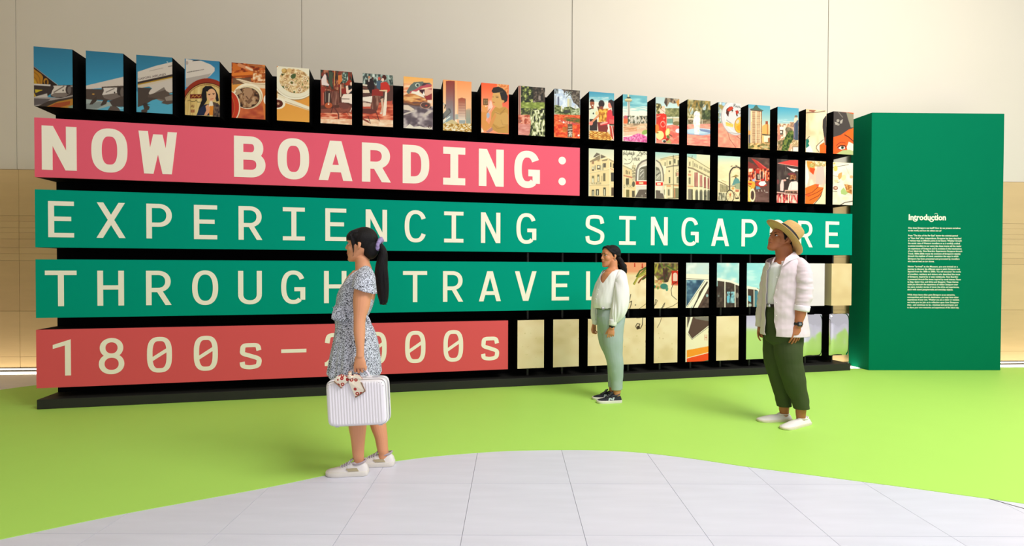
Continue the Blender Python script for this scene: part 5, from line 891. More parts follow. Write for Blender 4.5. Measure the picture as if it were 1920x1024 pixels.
M['panel_text'] = material('white vinyl text', (236, 240, 214), .6, spec=.2)
def panel_pt(px, py):
    u, v = px - 960, py - 512; a = u * _cr + v * _sr; b = -u * _sr + v * _cr
    d = np.array([a, FPX * _c + b * _s, FPX * _s - b * _c]); nrm = np.array([-math.sin(pa), math.cos(pa)]); t = (np.array([PX0, PY0]) @ nrm) / (d[:2] @ nrm)
    P = d[:2] * t; return (P - np.array([PX0, PY0])) @ np.array([math.cos(pa), math.sin(pa)]), CAM_H + d[2] * t
s0, z0 = panel_pt(1703, 412.4); s1, _z = panel_pt(1773.5, 412.4)
ttl = text_mesh('title_lettering', 'Introduction', .1, M['panel_text'], pl, TP, s0, z0, fit=s1 - s0, offset=.0035)
# the title's decorative swashes
def swash(cx, cy, rx, ry, a0, a1, tk):
    sw = MB(); c_s, c_z = panel_pt(cx, cy); k = 6.6 / FPX
    for p in stroke([(c_s + rx * k * math.cos(math.radians(a0 + (a1 - a0) * i / 14)), c_z + ry * k * math.sin(math.radians(a0 + (a1 - a0) * i / 14))) for i in range(15)], tk * k, tk * k): sw.prism(p, -.0012, -.0002, TP)
    sw.build('swash', M['panel_text'], pl)
swash(1716.0, 411.6, 3.6, 3.2, 180, 350, 1.7); swash(1746.5, 412.0, 3.8, 3.4, 180, 350, 1.7); swash(1755, 402.8, 3.0, 2.6, 20, 160, .7)
LN = [(427.5, 1800.8, 'How does Singapore see itself? How do we present ourselves'), (432.4, 1765, 'to the world, and how do others see us?'),
 (441.7, 1795.7, 'From "The Isles of the Far East" during the colonial period'), (446.7, 1802.2, 'to "New Asia" after independence, Singapore has been described'), (451.3, 1803, 'in various ways at different points in its history. Whether through'),
 (456.3, 1799.8, 'the exotic gaze of Western travellers or as a carefully crafted'), (461.2, 1802.6, 'to attract travellers to our sunny isle, these images tell the reader'), (466.2, 1803, 'the experience of Singapore and its evolution in the imaginations'),
 (470.9, 1804, 'of our island-city. Now Boarding: Experiencing Singapore through'), (475.7, 1801, 'Travel, 1800s-2000s traces the evolution of Singapore\'s identity'), (480.4, 1797, 'through the medium of travel, examining the ways in which'), (485.3, 1799, 'Singapore has been presented and promoted by travellers'), (490.1, 1751.8, 'who have arrived on our shores.'),
 (499.8, 1795.8, 'Having "arrived" at the Museum, you are invited on a'), (504.6, 1800, 'journey to discover the different ways in which Singapore was'), (509.3, 1801.5, 'depicted from the 1800s to 2000s. You will encounter the works'), (514.2, 1800, 'of travellers, residents and visitors who described the range'),
 (519.1, 1796.3, 'of Singapore, inspired by or even guidebooks. Now Boarding'), (523.8, 1801.5, 'is presented through five lenses inspired by travel themes: Places'), (528.7, 1796.8, 'to Stay, Going Out, and Sights and Shopping. These themes'), (533.5, 1796.3, 'guide you through the experience of visiting Singapore over'), (538.2, 1798.2, 'the years, including stories of travel, the sights and experiences,'), (542.9, 1786.8, 'along with travel paraphernalia and everyday objects.'),
 (552.7, 1790.6, 'While these items often paint Singapore as an attractive,'), (557.4, 1797.3, 'cosmopolitan and dynamic destination, you may have other'), (562.1, 1798.7, 'experiences of your own. Whether you are a visitor or resident,'), (566.9, 1797.3, 'we invite you to join us in reflecting upon how Singapore'), (571.8, 1795.4, 'then - and continues to be - imagined and portrayed, and'), (576.7, 1798.2, 'to share your own memories and experiences of the island city.')]
for yc, xr, tx in LN:
    xl = 1702.6 - (yc - 427) * .011
    s0, z0 = panel_pt(xl, yc + 1.4); s1, _z = panel_pt(xr, yc + 1.4)
    text_mesh('text_line', tx, .030, M['panel_text'], pl, TP, s0, z0, fit=s1 - s0, offset=.0006)
# ================================================================ people: tools
def frame_for(t, ref):
    t = t.normalized(); a = ref - t * ref.dot(t)
    if a.length < 1e-5: a = Vector((0, 1, 0)) - t * t.y
    a.normalize(); return a, t.cross(a).normalized()
def cr(p0, p1, p2, p3, t):
    return .5 * ((2 * p1) + (-p0 + p2) * t + (2 * p0 - 5 * p1 + 4 * p2 - p3) * t * t + (-p0 + 3 * p1 - 3 * p2 + p3) * t ** 3)
def sweep(mb, pts, ref=(1, 0, 0), seg=16, k=4, cap=.6, ex=2.0):
    """pts: [(point, ra, rb)]; closed tube through the points, ra along ref"""
    ref = Vector(ref); A = [np.array([p[0][0], p[0][1], p[0][2], p[1], p[2] if len(p) > 2 else p[1]]) for p in pts]
    A = [2 * A[0] - A[1]] + A + [2 * A[-1] - A[-2]]; S = []
    for i in range(1, len(A) - 2):
        for j in range(k): S.append(cr(A[i - 1], A[i], A[i + 1], A[i + 2], j / k))
    S.append(A[-2]); n = len(S); rings = []
    for i in range(n):
        a = S[max(0, i - 1)][:3]; b = S[min(n - 1, i + 1)][:3]; t = Vector(b - a); rings.append((Vector(S[i][:3]), t.normalized(), max(1e-4, S[i][3]), max(1e-4, S[i][4])))
    full = []
    if cap:
        p, t, ra, rb = rings[0]; m_ = min(ra, rb) * cap
        for q in (85, 60, 30): c_, s_ = math.cos(math.radians(q)), math.sin(math.radians(q)); full.append((p - t * m_ * s_, t, ra * c_, rb * c_))
    full += rings
    if cap:
        p, t, ra, rb = rings[-1]; m_ = min(ra, rb) * cap
        for q in (30, 60, 85): c_, s_ = math.cos(math.radians(q)), math.sin(math.radians(q)); full.append((p + t * m_ * s_, t, ra * c_, rb * c_))
    V = []
    for p, t, ra, rb in full:
        a, b = frame_for(t, ref)
        for j in range(seg):
            th = 2 * PI * j / seg; c_, s_ = math.cos(th), math.sin(th)
            c_ = math.copysign(abs(c_) ** (2 / ex), c_); s_ = math.copysign(abs(s_) ** (2 / ex), s_)
            V.append(p + a * ra * c_ + b * rb * s_)
    F = []
    for i in range(len(full) - 1):
        for j in range(seg): F.append((i * seg + j, i * seg + (j + 1) % seg, (i + 1) * seg + (j + 1) % seg, (i + 1) * seg + j))
    F.append(tuple(range(seg - 1, -1, -1))); F.append(tuple(range((len(full) - 1) * seg, len(full) * seg)))
    mb.add(V, F)
def ell(mb, c, r, R=None, seg=16, rg=10):
    V = []; F = []; c = Vector(c)
    for i in range(rg + 1):
        ph = PI * i / rg
        for j in range(seg):
            th = 2 * PI * j / seg; v = Vector((r[0] * math.sin(ph) * math.cos(th), r[1] * math.sin(ph) * math.sin(th), r[2] * math.cos(ph)))
            if R is not None: v = R @ v
            V.append(c + v)
    for i in range(rg):
        for j in range(seg): F.append((i * seg + j, (i + 1) * seg + j, (i + 1) * seg + (j + 1) % seg, i * seg + (j + 1) % seg))
    mb.add(V, F)
def remesh(name, mb, mat, parent, vox=.005, smooth=4, cuts=(), solid=0.0, disp=None, fac=.5):
    off = root_origin(parent)
    me = bpy.data.meshes.new(name); me.from_pydata([tuple(Vector(v) - off) for v in mb.v], [], mb.f)
    o = bpy.data.objects.new(name, me); C.objects.link(o)
    bm = bmesh.new(); bm.from_mesh(me); bmesh.ops.remove_doubles(bm, verts=bm.verts, dist=1e-6); bmesh.ops.recalc_face_normals(bm, faces=bm.faces); bm.to_mesh(me); bm.free()
    r = o.modifiers.new('r', 'REMESH'); r.mode = 'VOXEL'; r.voxel_size = vox; r.use_smooth_shade = True
    if smooth: s = o.modifiers.new('s', 'SMOOTH'); s.factor = fac; s.iterations = smooth
    dg = bpy.context.evaluated_depsgraph_get(); dg.update()
    nm = bpy.data.meshes.new_from_object(o.evaluated_get(dg)); nm.name = name
    o.modifiers.clear(); o.data = nm; bpy.data.meshes.remove(me)
    if disp is not None:
        n = len(nm.vertices); co = np.empty(n * 3); nm.vertices.foreach_get('co', co); co = co.reshape(-1, 3)
        no = np.array([v.normal[:] for v in nm.vertices]); d = disp(co + np.array(off), no)
        nm.vertices.foreach_set('co', (co + no * d[:, None]).ravel()); nm.update()
    if cuts:
        bm = bmesh.new(); bm.from_mesh(nm)
        for reg in cuts:
            for co_, no_ in reg: bmesh.ops.bisect_plane(bm, geom=bm.verts[:] + bm.edges[:] + bm.faces[:], dist=1e-5, plane_co=Vector(co_) - off, plane_no=Vector(no_))
            kill = [f for f in bm.faces if all((f.calc_center_median() + off - Vector(c_)).dot(Vector(n_)) > 0 for c_, n_ in reg)]
            bmesh.ops.delete(bm, geom=kill, context='FACES')
        bm.to_mesh(nm); bm.free()
    nm.materials.clear(); nm.materials.append(mat)
    nm.polygons.foreach_set('use_smooth', [True] * len(nm.polygons)); nm.update()
    if solid: sm = o.modifiers.new('thickness', 'SOLIDIFY'); sm.thickness = solid; sm.offset = -1
    if parent is not None: o.parent = parent
    return o
def tube(name, pts, mat, parent, ref=(1, 0, 0), seg=10, k=4, cap=.6, ex=2.0, smooth=True):
    mb = MB(); sweep(mb, pts, ref, seg, k, cap, ex); return mb.build(name, mat, parent, smooth)
def wrinkle(amp, sx, sy, sz, seed=0.0, lo=None):
    def f(co, no):
        out = np.zeros(len(co))
        for i, p in enumerate(co):
            out[i] = amp * (mnoise.noise(Vector((p[0] * sx + seed, p[1] * sy, p[2] * sz))) + .5 * mnoise.noise(Vector((p[0] * sx * 2.3, p[1] * sy * 2.3 + seed, p[2] * sz * 2.1))))
        return out
    return f

HEADR = [(.000, .083, .045, .020), (.012, .092, .020, .034), (.03, .091, -.008, .045), (.05, .090, -.030, .053), (.075, .090, -.072, .061), (.10, .089, -.090, .068),
         (.125, .084, -.098, .071), (.145, .090, -.100, .072), (.17, .087, -.098, .071), (.195, .070, -.086, .062), (.212, .046, -.062, .046), (.222, .018, -.030, .022)]
class Head:
    """generic adult head; local frame: +x face, +y its left, z up from the chin, metres"""
    def __init__(s, base, yaw, tilt, sc):
        s.M = Matrix.Translation(base) @ Matrix.Rotation(yaw, 4, 'Z') @ Matrix.Rotation(-tilt, 4, 'Y'); s.sc = sc; s.R = s.M.to_3x3()
    def p(s, x, y, z): return s.M @ (Vector((x, y, z)) * s.sc)
    def d(s, x, y, z): return s.R @ Vector((x, y, z))
    def sculpt(s, mb, male=False):
        sc = s.sc; V = []; F = []; seg = 28; n = len(HEADR)
        rr = []
        for i in range(n - 1):
            for j in range(3): rr.append(np.array(HEADR[i]) * (1 - j / 3) + np.array(HEADR[i + 1]) * j / 3)
        rr.append(np.array(HEADR[-1]))
        for z, f, b, hw in rr:
            cx = (f + b) / 2; rx = (f - b) / 2
            for j in range(seg):
                th = 2 * PI * j / seg; c_, s_ = math.cos(th), math.sin(th); e = 2.25
                V.append(s.p(cx + rx * math.copysign(abs(c_) ** (2 / e), c_), hw * (1.04 if male and z < .06 else 1) * math.copysign(abs(s_) ** (2 / e), s_), z))
        m_ = len(rr)
        for i in range(m_ - 1):
            for j in range(seg): F.append((i * seg + j, i * seg + (j + 1) % seg, (i + 1) * seg + (j + 1) % seg, (i + 1) * seg + j))
        F.append(tuple(range(seg - 1, -1, -1))); F.append(tuple(range((m_ - 1) * seg, m_ * seg))); mb.add(V, F)
        sweep(mb, [(s.p(.082, 0, .132), .007 * sc, .008 * sc), (s.p(.093, 0, .112), .0075 * sc, .009 * sc), (s.p(.103, 0, .094), .0085 * sc, .0085 * sc), (s.p(.105, 0, .089), .008 * sc, .008 * sc)], s.d(0, 1, 0))
        sweep(mb, [(s.p(.090, 0, .098), .014 * sc, .008 * sc), (s.p(.090, 0, .082), .015 * sc, .007 * sc)], s.d(0, 1, 0), 12); sweep(mb, [(s.p(.090, 0, .085), .012 * sc, .008 * sc), (s.p(.089, 0, .060), .018 * sc, .009 * sc), (s.p(.086, 0, .044), .018 * sc, .009 * sc), (s.p(.080, 0, .030), .018 * sc, .010 * sc)], s.d(0, 1, 0), 14)
        for q in (-1, 1):
            ell(mb, s.p(.094, .0105 * q, .0865), (.0075 * sc, .0062 * sc, .0062 * sc), s.R)
            ell(mb, s.p(.052, .030 * q, .092), (.034 * sc, .034 * sc, .036 * sc), s.R)          # cheek
            ell(mb, s.p(.074, .030 * q, .141), (.016 * sc, .024 * sc, .009 * sc), s.R)          # brow ridge
            sweep(mb, [(s.p(-.004, .068 * q, .132), .012 * sc, .007 * sc), (s.p(-.010, .080 * q, .122), .012 * sc, .007 * sc), (s.p(-.006, .079 * q, .100), .010 * sc, .007 * sc), (s.p(.004, .070 * q, .086), .007 * sc, .006 * sc)], s.d(1, 0, 0), 12, 3)
        ell(mb, s.p(.082, 0, .016), (.013 * sc, .018 * sc, .014 * sc), s.R)
    def features(s, person, browm, lipm, iris):
        sc = s.sc
        for q in (-1, 1):
            e = MB(); ell(e, s.p(.0735, .031 * q, .1215), (.0118 * sc, .0120 * sc, .0078 * sc), s.R, 16, 10); eo = e.build('eye', M['eye_white'], person, True)
            i_ = MB(); ell(i_, s.p(.0832, .0320 * q, .1215), (.0036 * sc, .0060 * sc, .0062 * sc), s.R, 12, 8); i_.build('iris', iris, eo, True)
            tube('eyelid', [(s.p(.0815, .019 * q, .1235), .0016 * sc), (s.p(.0855, .031 * q, .1275), .0022 * sc), (s.p(.0765, .045 * q, .1225), .0018 * sc)], M['lash'], eo, s.d(1, 0, 0), 8)
            tube('eyebrow', [(s.p(.0890, .014 * q, .1395), .0020 * sc, .0030 * sc), (s.p(.0885, .030 * q, .1455), .0020 * sc, .0034 * sc), (s.p(.0755, .050 * q, .1405), .0016 * sc, .002 * sc)], browm, person, s.d(1, 0, 0), 8)
        l = MB(); sweep(l, [(s.p(.0865, -.022, .0530), .002 * sc, .002 * sc), (s.p(.0955, -.009, .0568), .0036 * sc, .0034 * sc), (s.p(.0965, 0, .0560), .0036 * sc, .0032 * sc), (s.p(.0955, .009, .0568), .0036 * sc, .0034 * sc), (s.p(.0865, .022, .0530), .002 * sc, .002 * sc)], s.d(1, 0, 0), 10)
        l.build('upper_lip', lipm, person, True)
        l = MB(); sweep(l, [(s.p(.0865, -.020, .0510), .002 * sc, .002 * sc), (s.p(.0935, 0, .0475), .0040 * sc, .0042 * sc), (s.p(.0865, .020, .0510), .002 * sc, .002 * sc)], s.d(1, 0, 0), 10)
        l.build('lower_lip', lipm, person, True)

def hand(mb, wrist, d, ac, pn, L=.17, curl=(20, 20, 12), spread=.0, thumb=(.7, -.6, .25), wr=.024, thumb_curl=25, fcurl=None):
    """palm, four unequal fingers bending towards pn, and a thumb rooted at the side of the palm (ac runs index to little finger)"""
    d = Vector(d).normalized(); ac = Vector(ac).normalized(); pn = Vector(pn).normalized(); wrist = Vector(wrist); s = L / .18
    sweep(mb, [(wrist, wr * s, wr * .72 * s), (wrist + d * .022 * s, .027 * s, .016 * s), (wrist + d * .05 * s, .036 * s, .0155 * s), (wrist + d * .082 * s, .038 * s, .0125 * s)], ac, 18)
    kn = []
    for i, (o_, l_, r_) in enumerate(((-.0305, .072, .0076), (-.0100, .080, .0079), (.0104, .074, .0075), (.0300, .058, .0068))):
        root = wrist + d * (.080 - .0016 * abs(i - 1) ** 2) * s + ac * o_ * s
        cur = fcurl[i] if fcurl else curl
        dd = (d + ac * spread * (i - 1.5)).normalized(); ang = 0; P = root - dd * .012 * s + pn * .0; pts = [(P, r_ * s * 1.05)]
        pts.append((root, r_ * s * 1.05))
        for c_, fr in zip(cur, (.45, .30, .25)):
            ang += math.radians(c_); q = dd * math.cos(ang) + pn * math.sin(ang); P = pts[-1][0] + q * l_ * fr * s
            pts.append((P, r_ * s * (1.0 if fr > .4 else .94 if fr > .27 else .82)))
        sweep(mb, pts, ac, 12, 3, 1.0); kn.append(pts)
    t = (d * thumb[0] + ac * thumb[1] + pn * thumb[2]).normalized(); r0 = wrist + d * .024 * s - ac * .020 * s + pn * .004 * s
    p1 = r0 + t * .040 * s; t2 = (t + d * math.sin(math.radians(thumb_curl)) + pn * .25).normalized(); p2 = p1 + t2 * .030 * s; p3 = p2 + (t2 + pn * .15).normalized() * .022 * s
    sweep(mb, [(r0, .0135 * s), (p1, .0115 * s), (p2, .0100 * s), (p3, .0082 * s)], pn, 12, 3, 1.0)
    return kn

def shoe(parent, toe, heel, width, mats, style='sneaker', label=None):
    """toe / heel: ground points; builds upper > details and sole"""
    toe = Vector(toe); heel = Vector(heel); ax = toe - heel; L = ax.length; ax.normalize(); sd = Vector((0, 0, 1)).cross(ax); up = Vector((0, 0, 1)); z0 = toe.z
    low = style == 'slip'
    sec = [(.0, .020, .040), (.03, .030, .062), (.10, .035, .080), (.22, .036, .084), (.34, .036, .080), (.46, .038, .070), (.58, .041, .058), (.70, .044, .049), (.82, .042, .042), (.92, .034, .036), (.98, .020, .028), (1.0, .010, .018)]
    if low: sec = [(t, w_, h * (.80 if t < .5 else .95)) for t, w_, h in sec]
    k = width / .088; sh = .026 if not low else .020
    def P(t, y, z): return heel + ax * (t * L) + sd * y + up * z
    V = []; F = []; seg = 18; S2 = []
    for i in range(len(sec) - 1):
        for j in range(3): q = j / 3; S2.append([sec[i][m_] * (1 - q) + sec[i + 1][m_] * q for m_ in range(3)])
    S2.append(sec[-1])
    for t, hw, h in S2:
        for j in range(seg):
            th = 2 * PI * j / seg; c_, s_ = math.cos(th), math.sin(th); zc = sh * .5
            e = 2.6; y = hw * k * .96 * math.copysign(abs(c_) ** (2 / e), c_)
            z = zc + (h - zc) * abs(s_) ** (2 / 1.9) if s_ >= 0 else zc - (zc - .006) * abs(s_)
            V.append(P(t, y * (1 - .35 * max(0, (z - .03) / .06) * (1 if t < .5 else .6)), z))
    n = len(S2)
    for i in range(n - 1):
        for j in range(seg): F.append((i * seg + j, i * seg + (j + 1) % seg, (i + 1) * seg + (j + 1) % seg, (i + 1) * seg + j))
    F.append(tuple(range(seg - 1, -1, -1))); F.append(tuple(range((n - 1) * seg, n * seg)))
    so = empty('shoe', tuple(heel - root_origin(parent))); so.parent = parent
    if label: so['label'] = label
    mb = MB(); mb.add(V, F); mb.build('upper', mats[0], so, True)
    out = []
    for t, hw, h in S2: out.append((t, hw * k * 1.06 + .001))
    poly = [(t, w_) for t, w_ in out] + [(t, -w_) for t, w_ in reversed(out)]
    V = []; n = len(poly)
    for z, g in ((0.0, .96), (.004, 1.0), (sh, 1.0), (sh + .003, .97)):
        for t, y in poly: V.append(P(.5 + (t - .5) * (1.015 if g == 1 else .99), y * g, z + (.006 * max(0, (t - .85) / .15) if z < .003 else 0)))
    F = [(r * n + i, r * n + (i + 1) % n, (r + 1) * n + (i + 1) % n, (r + 1) * n + i) for r in range(3) for i in range(n)]; F.append(tuple(range(n - 1, -1, -1))); F.append(tuple(range(3 * n, 4 * n)))
    mb = MB(); mb.add(V, F); mb.build('sole', mats[1], so, True)
    c = .215; hh = (.084 if not low else .067)
    col = []
    for j in range(17):
        th = 2 * PI * j / 16; col.append((P(c + .155 * math.cos(th), .027 * k * math.sin(th), hh - .004 + (.010 if not low else .0) * (-math.cos(th)) - .004 * abs(math.sin(th))), .0055))
    tube('collar', col, mats[2], so, (0, 0, 1), 8, 2, 0)
    if not low:
        tube('tongue', [(P(.62, 0, .056), .018, .004), (P(.48, 0, .074), .020, .005), (P(.37, 0, .098), .019, .005)], mats[2], so, sd, 10)
        for q in range(5):
            t = .42 + q * .055; z = .0835 - q * .0068
            tube('lace', [(P(t, -.020 * k, z - .007), .0024), (P(t + .008, 0, z + .004), .0026), (P(t, .020 * k, z - .007), .0024)], mats[3], so, up, 8, 3)
        for q in (-1, 1): tube('lace', [(P(.42, .004 * q, .088), .002), (P(.43, .018 * q, .092), .002), (P(.46, .030 * q, .074), .002), (P(.45, .036 * q, .056), .0018)], mats[3], so, up, 8, 3)
    return so, P

def fabric(name, col, col2=None, scale=1.0, rough=.85, bump=.06, bscale=260, var=.06):
    return material(name, col, rough, 0, .2, var, 5, bump, bscale)
M['eye_white'] = material('eye white', (232, 226, 218), .3); M['lash'] = material('dark lashes', (24, 16, 14), .6); M['iris'] = material('dark iris', (30, 18, 12), .2)
M['skin1'] = material('light tan skin', (224, 158, 116), .5, spec=.35, var=.04, vscale=9); M['skin2'] = material('warm tan skin', (214, 146, 102), .5, spec=.35, var=.04, vscale=9); M['skin3'] = material('brown skin', (178, 112, 74), .5, spec=.35, var=.05, vscale=9)
M['lip1'] = material('rose lips', (196, 98, 84), .4); M['lip2'] = material('red lips', (178, 52, 50), .4); M['lip3'] = material('brown lips', (158, 88, 68), .5)
M['hair'] = material('black hair', (14, 10, 12), .5, spec=.25, var=.5, vscale=30, bump=.5, bscale=140, stretch=(2.2, 2.2, .35)); M['brow'] = material('black brow', (28, 20, 18), .7)
M['white_cotton'] = fabric('white blouse cotton', (240, 240, 236)); M['tee'] = fabric('white jersey', (236, 240, 240)); M['linen'] = fabric('pale lilac linen', (226, 212, 216)); M['linen_cuff'] = fabric('white linen reverse', (240, 234, 238))
M['denim'] = fabric('pale green grey denim', (168, 186, 180), var=.1); M['olive'] = fabric('dark olive twill', (66, 78, 46), var=.1); M['belt'] = material('dark belt', (40, 34, 30), .5); M['belt2'] = material('grey green belt', (108, 122, 92), .5); M['metal'] = material('metal buckle', (180, 180, 176), .3, .9)
M['rubber_w'] = material('white rubber', (226, 222, 212), .6); M['sh_white'] = material('white leather', (232, 228, 224), .5); M['sh_grey'] = material('lilac grey suede', (178, 166, 176), .8); M['sh_lace'] = material('grey white lace', (214, 212, 216), .8); M['sh_sand'] = material('sand emblem', (176, 164, 130), .7)
M['sh_navy'] = material('navy suede', (34, 36, 46), .8, var=.1); M['sh_navy2'] = material('dark grey mesh', (74, 76, 84), .85); M['sh_dark'] = material('black lace', (22, 22, 24), .8); M['sh_emb'] = material('pale grey emblem', (190, 204, 208), .6); M['canvas'] = fabric('off white canvas', (236, 234, 228)); M['gum'] = material('cream sole rubber', (220, 212, 190), .7)
M['watch'] = material('black watch', (20, 22, 24), .5); M['watch_f'] = material('grey watch face', (120, 130, 134), .25)
M['lilac'] = material('lilac satin', (158, 140, 190), .45, spec=.5, bump=.3, bscale=70)
M['straw'] = material('straw', (226, 186, 118), .8, var=.18, vscale=60, bump=.6, bscale=220, stretch=(1, 1, 4)); M['band'] = material('black ribbon', (22, 20, 22), .7)

# dress print: black squiggles on white
mt = M['dressprint'] = bpy.data.materials.new('black speckled white cotton'); mt.use_nodes = True; nt = mt.node_tree; b = nt.nodes['Principled BSDF']; b.inputs['Roughness'].default_value = .85; b.inputs['Specular IOR Level'].default_value = .15
tc = nt.nodes.new('ShaderNodeTexCoord'); n = nt.nodes.new('ShaderNodeTexNoise'); n.inputs['Scale'].default_value = 200; n.inputs['Detail'].default_value = 1.2; n.inputs['Distortion'].default_value = 1.0
rp = nt.nodes.new('ShaderNodeValToRGB'); rp.color_ramp.interpolation = 'LINEAR'; rp.color_ramp.elements[0].position = .45; rp.color_ramp.elements[0].color = (.025, .03, .045, 1); rp.color_ramp.elements[1].position = .50; rp.color_ramp.elements[1].color = (.74, .79, .88, 1)
nt.links.new(tc.outputs['Object'], n.inputs['Vector']); nt.links.new(n.outputs['Fac'], rp.inputs['Fac']); nt.links.new(rp.outputs['Color'], b.inputs['Base Color'])

# ================================================================ woman with the suitcase
def woman_one():
    Y = 3.32; k = Y / FPX
    r = empty('person', (W(685, 880, 3.32).x, 3.32, 0)); tag(r, 'woman with long black ponytail and speckled ruffled dress holding a white suitcase', 'person')
    H = Head(W(646, 490.5, Y) + Vector((.1095, 0, 0)), PI, .0, .935)
    mb = MB(); H.sculpt(mb)
    w_ = lambda x, y, yy=Y: W(x, y, yy)
    sweep(mb, [(w_(679, 484), 13 * k, .046), (w_(680, 496), 13.5 * k, .047), (w_(682, 508), 16 * k, .062), (w_(680, 516), 20 * k, .11), (w_(676, 530), 27 * k, .135), (w_(672, 548), 31 * k, .135), (w_(666, 566), 31 * k, .125), (w_(659, 592), 25 * k, .105), (w_(664, 625), 31 * k, .13), (w_(668, 655), 33 * k, .14)], (1, 0, 0), 24)
    ya = 3.155
    sweep(mb, [(w_(684, 524, 3.19), .045), (w_(683, 538, ya), .056), (w_(679.5, 556, 3.14), .0545), (w_(677.5, 575, 3.13), .049), (w_(675, 592, 3.12), .038), (w_(674, 606, 3.115), .0345), (w_(674, 622, 3.11), .0345), (w_(674.6, 640, 3.10), .029), (w_(675.4, 655, 3.095), .0235), (w_(675.2, 668, 3.093), .0245)], (1, 0, 0), 18)
    hand(mb, w_(675.0, 664, 3.093), (0, -.03, -1), (1, 0, 0), (0, 1, 0), .176, fcurl=((16, 92, 70), (14, 92, 70), (16, 92, 70), (20, 92, 70)), thumb=(.74, -.30, .75), thumb_curl=30, spread=.02)
    sweep(mb, [(w_(684, 524, 3.45), .045), (w_(682, 545, 3.49), .05), (w_(678, 580, 3.50), .042), (w_(672, 605, 3.51), .034), (w_(664, 640, 3.50), .027), (w_(660, 660, 3.49), .021)], (1, 0, 0), 16)
    hand(mb, w_(659.5, 662, 3.49), (-.15, 0, -1), (1, 0, -.1), (0, -1, 0), .155, curl=(18, 22, 15))
    yn, yf = 3.25, 3.385
    sweep(mb, [(w_(672, 655, 3.265), .088), (w_(672, 700, 3.26), .080), (w_(672, 735, yn), .064), (w_(671, 762, yn), .056), (w_(670.3, 785, yn), .0555), (w_(670.6, 800, yn), .055), (w_(671.2, 818, yn), .046), (w_(671.5, 838, yn), .039), (w_(671.8, 852, yn), .0355), (w_(673, 862, yn), .031, .026), (w_(670, 874, yn), .028, .022)], (1, 0, 0), 20)
    sweep(mb, [(w_(676, 655, 3.375), .088), (w_(684, 700, 3.38), .078), (w_(692, 735, yf), .062), (w_(700, 765, yf), .053), (w_(707, 788, yf), .052), (w_(710, 800, yf), .050), (w_(714.5, 818, yf), .042), (w_(717, 838, yf), .0365), (w_(718.5, 845, yf), .034), (w_(719, 851, yf), .032, .027), (w_(716, 862, yf), .028, .022)], (1, 0, 0), 20)
    remesh('body', mb, M['skin1'], r, .0030, 2)
    H.features(r, M['brow'], M['lip1'], M['iris'])
    # hair
    mb = MB(); s = H.sc
    ell(mb, H.p(-.022, 0, .150), (.093 * s, .084 * s, .090 * s), H.R, 24, 16); ell(mb, H.p(-.062, 0, .100), (.058 * s, .066 * s, .085 * s), H.R, 24, 16); ell(mb, H.p(.016, 0, .172), (.070 * s, .0785 * s, .050 * s), H.R, 24, 16)
    for q in (-.058, -.040, -.022, -.004, .014, .032, .050, .062):
        bx = math.sqrt(max(0, 1 - (q / .085) ** 2)); sweep(mb, [(H.p(.02 * bx, q * .8, .224 - abs(q) * .25), .014, .010), (H.p(.066 * bx, q * .9, .200), .014, .010), (H.p(.088 * bx + .002, q, .172), .013, .009), (H.p(.094 * bx, q, .147 + .006 * math.sin(q * 300)), .010, .006)], H.d(0, 1, 0), 10)
    for q in (-1, 1): sweep(mb, [(H.p(.05, .066 * q, .175), .012, .008), (H.p(.042, .072 * q, .14), .011, .006), (H.p(.036, .071 * q, .10), .007, .004), (H.p(.037, .066 * q, .058), .004, .003), (H.p(.040, .062 * q, .032), .002, .002)], H.d(1, 0, 0), 10)
    remesh('hair', mb, M['hair'], r, .0042, 2)
    mb = MB()
    sweep(mb, [(w_(704, 459), .024, .022), (w_(714, 462), .020, .020), (w_(719, 475), .026, .024), (w_(716, 495), .038, .034), (w_(714.5, 515), .042, .036), (w_(716, 535), .042, .034), (w_(718.5, 552), .036, .030), (w_(719, 563), .028, .022), (w_(718.5, 570), .016, .012)], (1, 0, 0), 20)
    for i in range(9):
        a = i * .75; sweep(mb, [(w_(717 + 3 * math.cos(a), 470, Y + .01 * math.sin(a)), .010), (w_(715 + 10 * math.cos(a), 505, Y + .028 * math.sin(a)), .008), (w_(717 + 10.5 * math.cos(a), 540, Y + .028 * math.sin(a)), .007), (w_(719 + 7 * math.cos(a), 568 + 4 * math.sin(a * 2), Y + .02 * math.sin(a)), .003)], (1, 0, 0), 8)
    remesh('ponytail', mb, M['hair'], r, .0042, 1)
    mb = MB()
    for i in range(11):
        a = 2 * PI * i / 11; c = w_(711, 458.5); ax1 = Vector((.35, 0, .9)).normalized(); ax2 = Vector((0, 1, 0)); q = .031
        P = c + ax1 * q * 1.05 * math.cos(a) + ax2 * q * math.sin(a); ell(mb, P, (.015 + .003 * math.sin(i * 2.1), .015, .017 + .003 * math.cos(i * 1.7)), None, 12, 8)
    remesh('scrunchie', mb, M['lilac'], r, .003, 1)
    # dress
    rings = [(509, 669, 697, .060), (516, 660, 700.5, .115), (524, 652, 702.5, .145), (536, 644, 703, .155), (550, 637, 702, .155), (565, 632.5, 699, .145), (580, 630.5, 692.5, .128), (592, 631, 686.5, .118), (604, 630.5, 690, .128), (622, 629.5, 699, .150), (645, 627, 706.5, .170), (672, 623, 710, .186), (700, 619, 711.5, .200)]
    mb = MB(); sweep(mb, [(w_((a_ + b_) / 2, y), (b_ - a_) / 2 * k, hd) for y, a_, b_, hd in rings], (1, 0, 0), 32, 4, .15)
    zw = w_(0, 596).z; zh = w_(0, 702).z; cxy = (w_(668, 650).x, Y)
